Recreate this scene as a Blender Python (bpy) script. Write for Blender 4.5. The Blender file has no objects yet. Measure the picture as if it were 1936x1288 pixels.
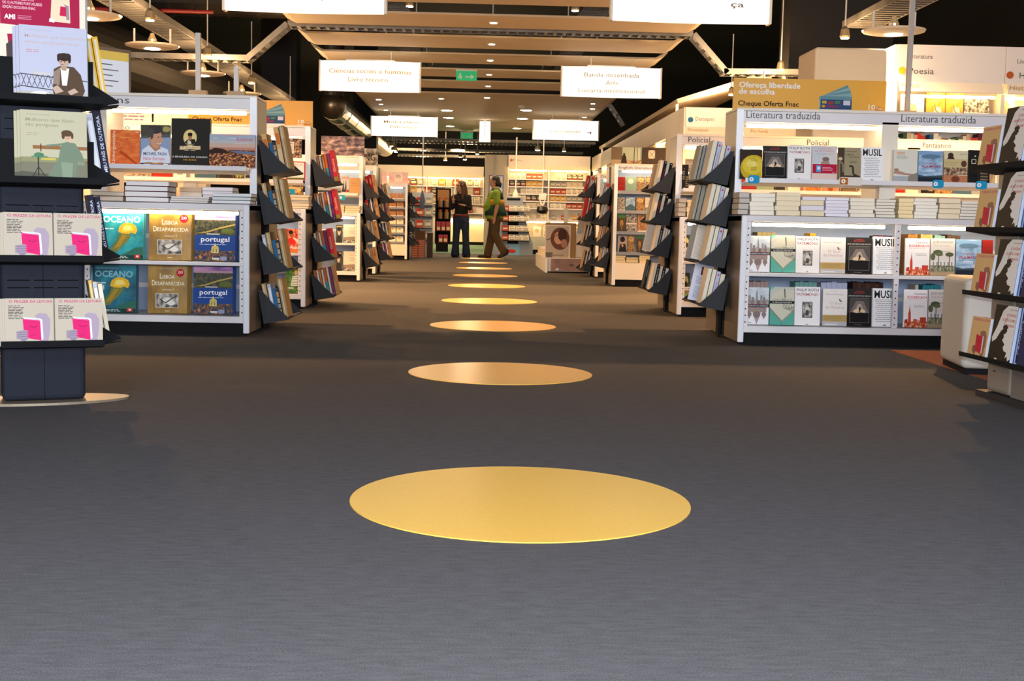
import bpy, bmesh, math, random
from mathutils import Vector, Matrix, Euler
random.seed(7)
SC = bpy.context.scene
COL = SC.collection
PI = math.pi
# ---------------------------------------------------------------- camera
FPX, CAMH, ROLL = 2370.0, 0.77, math.radians(1.2)
_x, _y = 900.0 - 968.0, 644.0 - 421.0
_x1 = _x * math.cos(ROLL) - _y * math.sin(ROLL)
_y1 = _x * math.sin(ROLL) + _y * math.cos(ROLL)
PIT = math.atan(_y1 / FPX)
YAW = math.atan(-_x1 / math.hypot(FPX, _y1))
_F = Vector((math.sin(YAW) * math.cos(PIT), math.cos(YAW) * math.cos(PIT), -math.sin(PIT)))
_R0 = Vector((math.cos(YAW), -math.sin(YAW), 0))
_U0 = _R0.cross(_F)
_R = _R0 * math.cos(ROLL) + _U0 * math.sin(ROLL)
_U = _U0 * math.cos(ROLL) - _R0 * math.sin(ROLL)
cd = bpy.data.cameras.new('camera')
cam = bpy.data.objects.new('camera', cd)
COL.objects.link(cam)
cd.sensor_fit = 'HORIZONTAL'
cd.sensor_width = 36.0
cd.lens = FPX * 36.0 / 1936.0
cd.clip_start = 0.05
cd.clip_end = 200
M = Matrix((( _R.x, _U.x, -_F.x, 0), (_R.y, _U.y, -_F.y, 0), (_R.z, _U.z, -_F.z, CAMH), (0, 0, 0, 1)))
cam.matrix_world = M
SC.camera = cam


def at(u, v, Y):
    """point of the photograph at real distance Y down the shop: (X, Z)"""
    d = _F + _R * ((u - 968.0) / FPX) + _U * ((644.0 - v) / FPX)
    t = Y / d.y
    return d.x * t, CAMH + d.z * t


# ---------------------------------------------------------------- materials
def s2l(c):
    return c / 12.92 if c <= 0.04045 else ((c + 0.055) / 1.055) ** 2.4


def hexc(h):
    h = h.lstrip('#')
    return tuple(s2l(int(h[i:i + 2], 16) / 255.0) for i in (0, 2, 4)) + (1.0,)


MATS = {}


def mat(name, col, rough=0.5, metal=0.0, spec=0.5, noise=None, emit=0.0, bump=None):
    """procedural material; noise=(scale, amount) mottles the colour, bump=(scale, strength)"""
    if name in MATS:
        return MATS[name]
    m = bpy.data.materials.new(name)
    m.use_nodes = True
    nt = m.node_tree
    b = nt.nodes['Principled BSDF']
    c = hexc(col) if isinstance(col, str) else tuple(col) + ((1.0,) if len(col) == 3 else ())
    b.inputs['Base Color'].default_value = c
    b.inputs['Roughness'].default_value = rough
    b.inputs['Metallic'].default_value = metal
    b.inputs['Specular IOR Level'].default_value = spec
    if emit:
        b.inputs['Emission Color'].default_value = c
        b.inputs['Emission Strength'].default_value = emit
    tc = None
    if noise or bump:
        tc = nt.nodes.new('ShaderNodeTexCoord')
    if noise:
        n = nt.nodes.new('ShaderNodeTexNoise')
        n.inputs['Scale'].default_value = noise[0]
        n.inputs['Detail'].default_value = 4
        nt.links.new(tc.outputs['Object'], n.inputs['Vector'])
        r = nt.nodes.new('ShaderNodeValToRGB')
        k = noise[1]
        r.color_ramp.elements[0].position = 0.3
        r.color_ramp.elements[1].position = 0.7
        r.color_ramp.elements[0].color = tuple(x * (1 - k) for x in c[:3]) + (1,)
        r.color_ramp.elements[1].color = tuple(min(1, x * (1 + k)) for x in c[:3]) + (1,)
        nt.links.new(n.outputs['Fac'], r.inputs['Fac'])
        nt.links.new(r.outputs['Color'], b.inputs['Base Color'])
    if bump:
        n2 = nt.nodes.new('ShaderNodeTexNoise')
        n2.inputs['Scale'].default_value = bump[0]
        nt.links.new(tc.outputs['Object'], n2.inputs['Vector'])
        bp = nt.nodes.new('ShaderNodeBump')
        bp.inputs['Strength'].default_value = bump[1]
        bp.inputs['Distance'].default_value = 0.01
        nt.links.new(n2.outputs['Fac'], bp.inputs['Height'])
        nt.links.new(bp.outputs['Normal'], b.inputs['Normal'])
    MATS[name] = m
    return m


def photo(name, cols, scale=6.0, stretch=(1, 1, 1), detail=5.0, rough=0.5):
    """a printed picture area: noise run through a list of inks"""
    if name in MATS:
        return MATS[name]
    m = bpy.data.materials.new(name)
    m.use_nodes = True
    nt = m.node_tree
    b = nt.nodes['Principled BSDF']
    b.inputs['Roughness'].default_value = rough
    b.inputs['Specular IOR Level'].default_value = .25
    tc = nt.nodes.new('ShaderNodeTexCoord')
    mp = nt.nodes.new('ShaderNodeMapping')
    mp.inputs['Scale'].default_value = stretch
    n = nt.nodes.new('ShaderNodeTexNoise')
    n.inputs['Scale'].default_value = scale
    n.inputs['Detail'].default_value = detail
    r = nt.nodes.new('ShaderNodeValToRGB')
    k = len(cols)
    el = r.color_ramp.elements
    for i, c in enumerate(cols):
        p = 0.30 + 0.40 * i / max(1, k - 1)
        e = el[i] if i < 2 else el.new(p)
        e.position = p
        e.color = hexc(c)
    nt.links.new(tc.outputs['Object'], mp.inputs['Vector'])
    nt.links.new(mp.outputs['Vector'], n.inputs['Vector'])
    nt.links.new(n.outputs['Fac'], r.inputs['Fac'])
    nt.links.new(r.outputs['Color'], b.inputs['Base Color'])
    MATS[name] = m
    return m


def ink(c):
    """print ink from a hex colour, or a named material"""
    if isinstance(c, str) and c.startswith('#'):
        return mat('ink_' + c[1:], c, 0.55, spec=.12)
    return MATS[c]


def glow(name, col, strength):
    if name in MATS:
        return MATS[name]
    m = bpy.data.materials.new(name)
    m.use_nodes = True
    nt = m.node_tree
    b = nt.nodes['Principled BSDF']
    b.inputs['Base Color'].default_value = hexc(col)
    b.inputs['Emission Color'].default_value = hexc(col)
    b.inputs['Emission Strength'].default_value = strength
    MATS[name] = m
    return m


# ---------------------------------------------------------------- mesh builder
class MB:
    def __init__(self):
        self.v, self.f, self.mi, self.ms = [], [], [], []

    def m(self, m):
        if m not in self.ms:
            self.ms.append(m)
        return self.ms.index(m)

    def add(self, vs, fs, m):
        b = len(self.v)
        self.v += [tuple(x) for x in vs]
        k = self.m(m)
        for f in fs:
            self.f.append([b + i for i in f])
            self.mi.append(k)

    def box(self, x0, x1, y0, y1, z0, z1, m, rz=0.0, rx=0.0, c=None):
        x0, x1 = min(x0, x1), max(x0, x1)
        vs = [Vector((x, y, z)) for x in (x0, x1) for y in (y0, y1) for z in (z0, z1)]
        if rz or rx:
            c = Vector(c) if c else Vector(((x0 + x1) / 2, (y0 + y1) / 2, (z0 + z1) / 2))
            R = Matrix.Rotation(rz, 3, 'Z') @ Matrix.Rotation(rx, 3, 'X')
            vs = [c + R @ (v - c) for v in vs]
        self.add(vs, [(0, 1, 3, 2), (4, 6, 7, 5), (0, 4, 5, 1), (2, 3, 7, 6), (0, 2, 6, 4), (1, 5, 7, 3)], m)
        return self

    def prism(self, poly, axis, a, b, m):
        """poly in the two other axes (order: axis x->(y,z), y->(x,z), z->(x,y)) swept from a to b"""
        def P(p, t):
            return {'x': (t, p[0], p[1]), 'y': (p[0], t, p[1]), 'z': (p[0], p[1], t)}[axis]
        n = len(poly)
        vs = [P(p, a) for p in poly] + [P(p, b) for p in poly]
        fs = [tuple(range(n))[::-1], tuple(range(n, 2 * n))] + [(i, (i + 1) % n, n + (i + 1) % n, n + i) for i in range(n)]
        self.add(vs, fs, m)
        return self

    def tube(self, p0, p1, r0, m, r1=None, n=12):
        p0, p1 = Vector(p0), Vector(p1)
        r1 = r0 if r1 is None else r1
        d = (p1 - p0).normalized()
        u = d.orthogonal().normalized()
        w = d.cross(u)
        vs = []
        for p, r in ((p0, r0), (p1, r1)):
            vs += [p + u * (r * math.cos(2 * PI * i / n)) + w * (r * math.sin(2 * PI * i / n)) for i in range(n)]
        fs = [tuple(range(n))[::-1], tuple(range(n, 2 * n))] + [(i, (i + 1) % n, n + (i + 1) % n, n + i) for i in range(n)]
        self.add(vs, fs, m)
        return self

    def lathe(self, prof, c, m, n=32):
        """prof: (r, z) bottom to top, turned about a vertical axis at c=(x,y,z)"""
        vs, fs = [], []
        for r, z in prof:
            vs += [(c[0] + r * math.cos(2 * PI * i / n), c[1] + r * math.sin(2 * PI * i / n), c[2] + z) for i in range(n)]
        for k in range(len(prof) - 1):
            fs += [(k * n + i, k * n + (i + 1) % n, (k + 1) * n + (i + 1) % n, (k + 1) * n + i) for i in range(n)]
        fs.append(tuple(range(n))[::-1])
        fs.append(tuple(range((len(prof) - 1) * n, len(prof) * n)))
        self.add(vs, fs, m)
        return self

    def loft(self, rings, m, n=16):
        """rings: (centre, rx, ry, yaw) horizontal ellipses, or (centre, rx, ry, yaw, direction)"""
        vs, fs = [], []
        for rg in rings:
            c, rx, ry, yaw = Vector(rg[0]), rg[1], rg[2], rg[3]
            if len(rg) > 4:
                d = Vector(rg[4]).normalized()
                a = Vector((math.cos(yaw), math.sin(yaw), 0))
                a = (a - d * a.dot(d)).normalized()
                bb = d.cross(a)
            else:
                a = Vector((math.cos(yaw), math.sin(yaw), 0))
                bb = Vector((-math.sin(yaw), math.cos(yaw), 0))
            vs += [c + a * (rx * math.cos(2 * PI * i / n)) + bb * (ry * math.sin(2 * PI * i / n)) for i in range(n)]
        for k in range(len(rings) - 1):
            fs += [(k * n + i, k * n + (i + 1) % n, (k + 1) * n + (i + 1) % n, (k + 1) * n + i) for i in range(n)]
        fs.append(tuple(range(n))[::-1])
        fs.append(tuple(range((len(rings) - 1) * n, len(rings) * n)))
        self.add(vs, fs, m)
        return self

    def ball(self, c, rx, ry, rz, m, n=12, rot=None):
        vs, fs = [], []
        k = n // 2 + 1
        for j in range(k):
            t = -PI / 2 + PI * (j + 0.001) / (k - 1 + 0.002)
            for i in range(n):
                p = Vector((rx * math.cos(t) * math.cos(2 * PI * i / n), ry * math.cos(t) * math.sin(2 * PI * i / n), rz * math.sin(t)))
                if rot:
                    p = rot @ p
                vs.append(p + Vector(c))
        for j in range(k - 1):
            fs += [(j * n + i, j * n + (i + 1) % n, (j + 1) * n + (i + 1) % n, (j + 1) * n + i) for i in range(n)]
        fs.append(tuple(range(n))[::-1])
        fs.append(tuple(range((k - 1) * n, k * n)))
        self.add(vs, fs, m)
        return self

    def mesh(self, name, off=(0, 0, 0), fix=True):
        me = bpy.data.meshes.new(name)
        me.from_pydata([(v[0] - off[0], v[1] - off[1], v[2] - off[2]) for v in self.v], [], self.f)
        for m in self.ms:
            me.materials.append(m)
        me.polygons.foreach_set('material_index', self.mi)
        if fix:
            bm = bmesh.new()
            bm.from_mesh(me)
            bmesh.ops.recalc_face_normals(bm, faces=bm.faces)
            bm.to_mesh(me)
            bm.free()
        me.update()
        return me

    def build(self, name, parent=None, local=False, off=None, smooth=False, label=None, fix=True):
        """links ONE mesh object; built in world coordinates unless local"""
        if off is None:
            off = (0, 0, 0)
            if parent is not None and not local:
                q, off = parent, Vector((0, 0, 0))
                while q is not None:
                    off = off + q.location
                    q = q.parent
        me = self.mesh(name, off, fix)
        o = bpy.data.objects.new(name, me)
        COL.objects.link(o)
        if parent is not None:
            o.parent = parent
        else:
            o.location = off
        if smooth:
            me.polygons.foreach_set('use_smooth', [True] * len(me.polygons))
        if label:
            o['label'] = label
        return o


def bev(o, w=0.004, seg=2):
    b = o.modifiers.new('bevel', 'BEVEL')
    b.width = w
    b.segments = seg
    b.limit_method = 'ANGLE'
    return o


def tag(o, label, cat, group=None):
    o['label'] = label
    o['category'] = cat
    if group:
        o['group'] = group
    return o


def thing(name, label, cat, loc=(0, 0, 0), rz=0.0, group=None):
    o = bpy.data.objects.new(name, None)
    o.empty_display_size = 0.05
    COL.objects.link(o)
    o.location = loc
    o.rotation_euler = (0, 0, rz)
    return tag(o, label, cat, group)


def struct(o):
    o['kind'] = 'structure'
    return o


def dup(o, loc, rot=None, scale=None, label=None, group=None):
    """copy of a thing with copies of its parts and sub-parts"""
    r = o.copy()
    COL.objects.link(r)
    r.location = loc
    if rot is not None:
        r.rotation_euler = rot
    if scale is not None:
        r.scale = scale
    if label:
        r['label'] = label
    if group:
        r['group'] = group
    for ch in list(o.children):
        c = ch.copy()
        COL.objects.link(c)
        c.parent = r
        for g in ch.children:
            d = g.copy()
            COL.objects.link(d)
            d.parent = c
    return r


# ---------------------------------------------------------------- lettering and printed covers
_TXT = {}


def glyphs(s, bold=0.0):
    k = (s, bold)
    if k not in _TXT:
        cu = bpy.data.curves.new('t', 'FONT')
        cu.body = s
        cu.offset = bold
        cu.resolution_u = 2
        cu.fill_mode = 'FRONT'
        ob = bpy.data.objects.new('t', cu)
        COL.objects.link(ob)
        dg = bpy.context.evaluated_depsgraph_get()
        me = bpy.data.meshes.new_from_object(ob.evaluated_get(dg))
        vs = [(v.co.x, v.co.y) for v in me.vertices]
        fs = [tuple(p.vertices) for p in me.polygons]
        bpy.data.objects.remove(ob)
        bpy.data.curves.remove(cu)
        bpy.data.meshes.remove(me)
        _TXT[k] = (vs, fs)
    return _TXT[k]


CAPH = 0.69


def lettering(mb, s, x0, x1, y, h, m, depth, bold=0.0, plane=None, shear=0.0, narrow=False):
    """text fitted between x0 and x1, baseline y, capital height h; put at layer depth (towards the viewer, -Y)"""
    vs, fs = glyphs(s, bold)
    if not vs:
        return
    a = min(v[0] for v in vs)
    b = max(v[0] for v in vs)
    kx = (x1 - x0) / max(1e-6, b - a)
    ky = h / CAPH
    out = []
    for vx, vy in vs:
        X = x0 + (vx - a) * kx
        Z = y + vy * ky
        X += shear * (Z - y)
        out.append((X, -depth, Z))
    mb.add(out, fs, m)


def run_ops(mb, ops, e, asp=1.0):
    """printed layers in a unit square (x -0.5..0.5, z 0..1) facing -Y; e = layer step"""
    d = e * 4
    for op in ops:
        k = op[0]
        d += e
        if k == 'r':
            _, x0, y0, x1, y1, c = op
            mb.add([(x0 - .5, -d, y0), (x1 - .5, -d, y0), (x1 - .5, -d, y1), (x0 - .5, -d, y1)], [(0, 1, 2, 3)], ink(c))
        elif k == 'e':
            _, cx, cy, rx, ry, c = op
            n = 18
            mb.add([(cx - .5 + rx * math.cos(2 * PI * i / n), -d, cy + ry * math.sin(2 * PI * i / n)) for i in range(n)], [tuple(range(n))], ink(c))
        elif k == 'p':
            mb.add([(x - .5, -d, y) for x, y in op[1]], [tuple(range(len(op[1])))], ink(op[2]))
        elif k == 'l':
            pts, w, c = op[1], op[2], op[3]
            for (ax, ay), (bx, by) in zip(pts, pts[1:]):
                L = math.hypot((bx - ax) * asp, by - ay) or 1e-6
                nx, ny = -(by - ay) / L * w / 2, (bx - ax) * asp / L * w / 2
                mb.add([(ax - .5 - nx / asp, -d, ay - ny), (bx - .5 - nx / asp, -d, by - ny), (bx - .5 + nx / asp, -d, by + ny), (ax - .5 + nx / asp, -d, ay + ny)], [(0, 1, 2, 3)], ink(c))
        elif k == 't':
            _, s, x0, x1, y, h, c = op[:7]
            lettering(mb, s, x0 - .5, x1 - .5, y, h, ink(c), d, op[7] if len(op) > 7 else 0.0)
        elif k == 'v':      # lettering running upwards
            _, s, x, y0, y1, h, c = op[:7]
            t = MB()
            lettering(t, s, y0, y1, 0, h, ink(c), d, 0.01)
            mb.add([(x - .5 - v[2], v[1], v[0]) for v in t.v], t.f, ink(c))
        elif k == 'g':      # lines of small print
            _, x0, x1, y0, y1, n, c = op[:7]
            rnd = random.Random(hash((x0, y0, n)) & 255)
            for i in range(n):
                yy = y1 - (y1 - y0) * (i + .8) / n
                hh = (y1 - y0) / n * .42
                xa = x0
                end = x0 + (x1 - x0) * rnd.uniform(.72, 1)
                while xa < end:
                    xb = min(end, xa + rnd.uniform(.05, .14))
                    mb.add([(xa - .5, -d, yy), (xb - .5, -d, yy), (xb - .5, -d, yy + hh), (xa - .5, -d, yy + hh)], [(0, 1, 2, 3)], ink(c))
                    xa = xb + .018


# ---------------------------------------------------------------- books
_BK = {}
PAGE = {}


def unit_cover(col):
    k = ('c', col)
    if k not in _BK:
        b = MB()
        b.prism([(-.5, 0), (.5, 0), (.5, .07), (-.482, .07), (-.482, .93), (.5, .93), (.5, 1), (-.5, 1)], 'z', 0, 1, ink(col))
        _BK[k] = b.mesh('book_cover')
    return _BK[k]


def unit_pages(col):
    k = ('p', col)
    if k not in _BK:
        b = MB()
        b.box(-.48, .485, .072, .928, .012, .988, mat('paper_' + col[1:], col, .8, noise=(40, .06)))
        _BK[k] = b.mesh('page_block')
    return _BK[k]


ART = {}       # name -> (base colour, spine colour ops, ops)


def unit_art(name, asp, t):
    k = ('a', name)
    if k not in _BK:
        b = MB()
        run_ops(b, ART[name][1], 0.00004 / t, asp)
        b.v = [(min(.5, max(-.5, x)), y, min(1, max(0, z))) for x, y, z in b.v]
        _BK[k] = b.mesh('cover_print', fix=False)
    return _BK[k]


def unit_spine(name, ops_key, h, t):
    """print on the spine (at x=-0.5): unit x of the ops runs along thickness, y along height"""
    k = ('s', ops_key)
    if k not in _BK:
        b = MB()
        t2 = MB()
        run_ops(t2, SPINE[ops_key], 0.0003, t / h)
        for vv, in [(t2,)]:
            for f, mi in zip(vv.f, vv.mi):
                b.add([(-.5 + vv.v[i][1] * 1.0, .5 - vv.v[i][0], vv.v[i][2]) for i in f], [tuple(range(len(f)))], vv.ms[mi])
        _BK[k] = b.mesh('spine_print', fix=False)
    return _BK[k]


SPINE = {}
NB = [0]


def book(kind, label, loc, rot, w, h, t, col, page='#e8dfc8', art=None, spine=None, group=None, cat='book', pages=True):
    """one book: the cover is the thing, its page block and its print are parts"""
    o = bpy.data.objects.new(kind, unit_cover(col))
    COL.objects.link(o)
    o.location = loc
    o.rotation_euler = rot
    o.scale = (w, t, h)
    tag(o, label, cat, group)
    kids = []
    if pages:
        kids.append(('page_block', unit_pages(page)))
    if art:
        kids.append(('cover_print', unit_art(art, w / h, t)))
    if spine:
        kids.append(('spine_print', unit_spine(spine, spine, h, t)))
    for n, me in kids:
        c = bpy.data.objects.new(n, me)
        COL.objects.link(c)
        c.parent = o
    NB[0] += 1
    return o


ORD = ['first', 'second', 'third', 'fourth', 'fifth', 'sixth', 'seventh', 'eighth', 'ninth', 'tenth', 'eleventh', 'twelfth', 'thirteenth', 'fourteenth', 'fifteenth', 'sixteenth', 'seventeenth', 'eighteenth', 'nineteenth', 'twentieth', 'twenty-first', 'twenty-second', 'twenty-third', 'twenty-fourth']
# ---------------------------------------------------------------- the inks of the printed pictures
photo('print_city_night', ['#1c0f0e', '#3a1a14', '#7a3a22', '#e08a3c', '#ffd48a'], 22)
photo('print_rock', ['#dc5a20', '#ea6c26', '#f08c40'], 3, (1, 1, 3), 2)
photo('print_sea', ['#0f6f80', '#1f98a0', '#45b7b4'], 3)
photo('print_sea_deep', ['#063f55', '#0d6478', '#1c8894'], 3)  # sea inks darkened: shade put into the print colour
photo('print_hills', ['#10160f', '#2a2f22', '#4a4a30', '#6b5a38'], 14)
photo('print_dusk', ['#5a3f7c', '#a070a8', '#e0a8b8'], 2, (1, 1, 4))
photo('print_town', ['#141d33', '#28344e', '#6a4a34', '#c9803a'], 16)
photo('print_grey_photo', ['#161616', '#55524c', '#a8a298', '#e2ddd0'], 9)
photo('print_brown_photo', ['#1f140e', '#55392a', '#a88866', '#e0cfae'], 8)
photo('print_street', ['#1f1a20', '#453a44', '#7a6a70', '#b8a8a4'], 10, (1, 1, 2.2))
photo('print_football', ['#5a0f10', '#a8261c', '#d87a50', '#e8c8a0'], 6)
photo('print_lawn', ['#1f4a1c', '#3d6b2a', '#7f9a4c'], 7)
photo('print_stone', ['#8a7d70', '#b0a494', '#dcd4c6'], 9)
photo('print_red_city', ['#6a1d10', '#b0401f', '#e08a62', '#f0c8a8'], 14)
photo('print_palm', ['#39402c', '#6a6e50', '#b8b09a'], 18)
photo('print_sky_blue', ['#5f86a8', '#8fb0cc', '#c4d6e4'], 3, (1, 1, 3))
photo('print_sky_pale', ['#a8b4bc', '#c4ccd0', '#e0e2e0'], 3, (1, 1, 2))
photo('print_marbled', ['#26231f', '#6b3f28', '#c09a58', '#3a5040'], 8)
photo('print_flowers', ['#f0e6d8', '#c83a2c', '#3f6a3a', '#f0d060'], 16)
photo('print_disc_covers', ['#241a16', '#8a6a48', '#e8dcc0', '#5f7a80', '#c04a2c'], 18)
photo('print_poster_blue', ['#4a74ac', '#86a4c8', '#c8c0c8', '#b07a84'], 6)
photo('print_gold_foil', ['#6b4c12', '#96701f', '#b58a34'], 2.5, (1, 1, .6), rough=.22)
photo('print_gold_field', ['#a87a26', '#c89a3c', '#8a6a2c'], 4)
photo('print_pink_poster', ['#f0a8b0', '#f8d8d4', '#e88a98'], 4)

# ---------------------------------------------------------------- printed covers (flat layers of ink, unit square)
DK = '#2a2320'
ART['writing_woman'] = ('#b6b9ca', [
    ('r', 0, 0, 1, 1, '#b6b9ca'), ('t', 'STEFAN BOLLMANN', .1, .47, .93, .018, '#b0a4a4'),
    ('t', 'Mulheres que escrevem', .08, .96, .835, .044, '#c0a59c', .004), ('t', 'vivem perigosamente', .08, .88, .755, .044, '#c0a59c', .004),
    ('g', .1, .32, .63, .68, 2, '#c08a8a'),
    ('r', 0, 0, 1, .1, '#b9b1a4'), ('l', [(0, .335), (.55, .3)], .012, '#3a342e'), ('l', [(0, .17), (.5, .13)], .012, '#3a342e')]
    + [('l', [(x, .16), (x + .07, .33)], .008, '#4a443c') for x in (.02, .1, .18, .26, .34, .42)]
    + [('l', [(x + .07, .16), (x, .33)], .008, '#4a443c') for x in (.02, .1, .18, .26, .34, .42)]
    + [('p', [(.2, .335), (.21, .45), (.235, .335)], '#c2b8b0'), ('r', .22, .335, .45, .36, '#c9c0b6'),
    ('l', [(.92, .28), (1, .27)], .012, '#3a342e'),
    ('p', [(.48, .12), (.5, .42), (.6, .47), (.8, .46), (.9, .36), (.96, .14), (.9, .02), (.5, .04)], '#54402f'),
    ('p', [(.5, .38), (.6, .45), (.58, .2), (.49, .22)], '#8d7b6a'), ('p', [(.6, .44), (.73, .44), (.69, .2), (.62, .2)], '#e6e2dc'),
    ('e', .655, .535, .085, .075, '#b89c86'), ('p', [(.6, .47), (.7, .46), (.68, .4), (.62, .41)], '#ab8f78'),
    ('e', .655, .592, .1, .055, '#2f211b'), ('e', .6, .6, .05, .04, '#38281f'), ('e', .71, .6, .05, .045, '#38281f'), ('e', .735, .56, .024, .05, '#2f211b'), ('e', .572, .565, .02, .04, '#2f211b'), ('e', .61, .525, .011, .008, '#3b2a22'), ('e', .665, .525, .011, .008, '#3b2a22'), ('l', [(.61, .49), (.65, .488)], .007, '#6d3a32'),
    ('p', [(.47, .16), (.55, .2), (.64, .12), (.52, .08)], '#bda38d'), ('p', [(.7, .12), (.8, .17), (.86, .12), (.74, .07)], '#bda38d'),
    ('e', .3, .05, .16, .06, '#dcd6cc'), ('r', .38, .035, .76, .075, '#38322d'), ('r', .4, 0, .74, .035, '#ecebea')])
ART['reading_woman'] = ('#c2bda0', [
    ('r', 0, 0, 1, 1, '#b9b496'), ('t', 'STEFAN BOLLMANN', .09, .44, .93, .018, '#8e8a70'),
    ('t', 'Mulheres que lêem', .08, .8, .845, .046, '#8f8a6c', .004), ('t', 'são perigosas', .08, .57, .775, .046, '#8f8a6c', .004),
    ('g', .09, .3, .64, .69, 2, '#a89a78'),
    ('r', 0, 0, 1, .3, '#77755f'), ('r', 0, .27, 1, .34, '#8b8a63'), ('p', [(0, 0), (0, .14), (.45, .1), (.6, 0)], '#565648'),
    ('r', .3, .3, .52, .33, '#c2b04e'),
    ('r', .18, .455, 1, .505, '#8e6238'), ('l', [(.3, .42), (.3, .53)], .014, '#4a3520'), ('r', .82, .27, 1, .3, '#8e6238'),
    ('e', .28, .345, .13, .02, '#6f8a6a'), ('e', .27, .37, .075, .035, '#4c7a58'),
    ('l', [(.26, .34), (.26, .08)], .018, '#35332a'), ('l', [(.26, .2), (.17, .06)], .012, '#35332a'), ('l', [(.26, .2), (.36, .07)], .012, '#35332a'),
    ('p', [(.56, .32), (.6, .5), (.68, .57), (.82, .55), (.92, .4), (.96, .28), (.85, .25), (.8, .02), (.4, .08), (.5, .24)], '#71806a'),
    ('p', [(.6, .28), (.78, .27), (.76, .04), (.62, .04)], '#84937a'), ('p', [(.86, .3), (.97, .28), (.95, .24), (.84, .24)], '#7f8c74'),
    ('l', [(.38, .5), (.55, .52), (.66, .54)], .03, '#71806a'), ('p', [(.64, .02), (.85, .06), (.86, .02), (.7, 0)], '#23231d'),
    ('e', .71, .645, .06, .055, '#caa78a'), ('e', .695, .69, .085, .045, '#57402a'), ('e', .64, .65, .025, .045, '#57402a'), ('e', .775, .655, .02, .045, '#57402a'),
    ('e', .69, .648, .008, .007, '#3a2c22'), ('e', .73, .648, .008, .007, '#3a2c22'), ('l', [(.7, .618), (.725, .618)], .008, '#a4463c'), ('e', .75, .585, .03, .03, '#d2ad90'),
    ('r', .5, .02, .61, .035, '#dad6c6')])
_pr = [('r', 0, 0, 1, 1, '#bdb29e'), ('e', .12, .935, .035, .03, '#c2306a'), ('e', .12, .935, .024, .02, '#bdb29e'),
    ('t', 'PRAZER DA LEITURA', .2, .98, .905, .055, '#c2306a', .012), ('g', .07, .4, .56, .86, 9, '#3c3838'),
    ('p', [(.62, .64), (.7, .685), (.85, .67), (.93, .54), (.92, .3), (.86, 0), (.72, 0), (.66, .3)], '#a796a6'),
    ('p', [(.4, 0), (.36, .08), (.27, .15), (.28, .28), (.45, .3), (.52, .2), (.42, .1), (.46, 0)], '#8f8092'),
    ('p', [(.36, .6), (.4, .555), (.76, .545), (.7, .575)], '#d5dfe6'), ('p', [(.7, .57), (.76, .545), (.78, .14), (.73, .1)], '#e8edf4'),
    ('p', [(.36, .57), (.72, .53), (.74, .1), (.39, .17)], '#d81b6a'), ('p', [(.36, .57), (.72, .53), (.72, .51), (.36, .55)], '#e84a88'),
    ('l', [(.5, .42), (.55, .385), (.62, .39), (.66, .42)], .012, '#7a1040'), ('l', [(.46, .5), (.55, .53), (.66, .48)], .006, '#7a1040'), ('l', [(.5, .2), (.58, .2), (.62, .24)], .006, '#7a1040')]
_pr += [('p', [(.22, .3 - i * .045), (.42, .33 - i * .045), (.48, .3 - i * .04), (.42, .285 - i * .045), (.24, .27 - i * .045)], '#9a8b9c') for i in range(4)]
_pr += [('l', [(.23, .27 - i * .045), (.43, .285 - i * .045)], .006, '#5a4c5c') for i in range(3)]
_pr += [('r', .06, .04, .1, .09, '#3c3838'), ('r', .84, .03, .9, .07, '#3c3838'), ('r', .9, .03, .97, .055, '#e08a6a')]
ART['prazer'] = ('#b9ae9b', _pr)
_prr = [(o[:-1] + ('#d9a864',)) if (o[0] == 'r' and o[-1] == '#bdb29e') else o for o in _pr]
ART['prazer_tan'] = ('#d8a866', [(o if o[-1] != '#bdb29e' else o[:-1] + ('#dfb377',)) for o in _pr if not (o[0] == 'p' and o[-1] == '#a796a6')] [:4] + [('p', [(.55, .64), (.7, .685), (.85, .67), (.93, .54), (.92, .3), (.86, 0), (.72, 0), (.66, .3)], '#9a6a52'), ('p', [(.4, 0), (.36, .08), (.24, .15), (.25, .28), (.45, .3), (.52, .2), (.42, .1), (.46, 0)], '#8a5f4a'), ('p', [(.36, .57), (.72, .53), (.74, .1), (.39, .17)], '#cc1f3a'), ('p', [(.72, .55), (.78, .54), (.8, .14), (.74, .1)], '#e8dcd4'), ('l', [(.5, .42), (.55, .385), (.62, .39), (.66, .42)], .012, '#6a1020')])
ART['orange_rock'] = ('#e4601e', [('r', 0, 0, 1, 1, 'print_rock'), ('p', [(.3, .35), (.9, 0), (1, 0), (.35, .42)], '#c44a14'), ('l', [(.25, .62), (.55, .3), (.9, .05)], .01, '#b8431a'), ('l', [(.3, .7), (.7, .6), (1, .65)], .008, '#c24d1c'),
    ('v', 'Unforgettable', .16, .03, .97, .1, '#ffe2c2'), ('t', 'Wanderlust', .3, .72, .77, .035, '#f6d34a', .006), ('t', 'journeys', .62, .92, .71, .03, '#f6d34a'), ('r', .86, .93, .97, .955, '#ffe8d0')])
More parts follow.
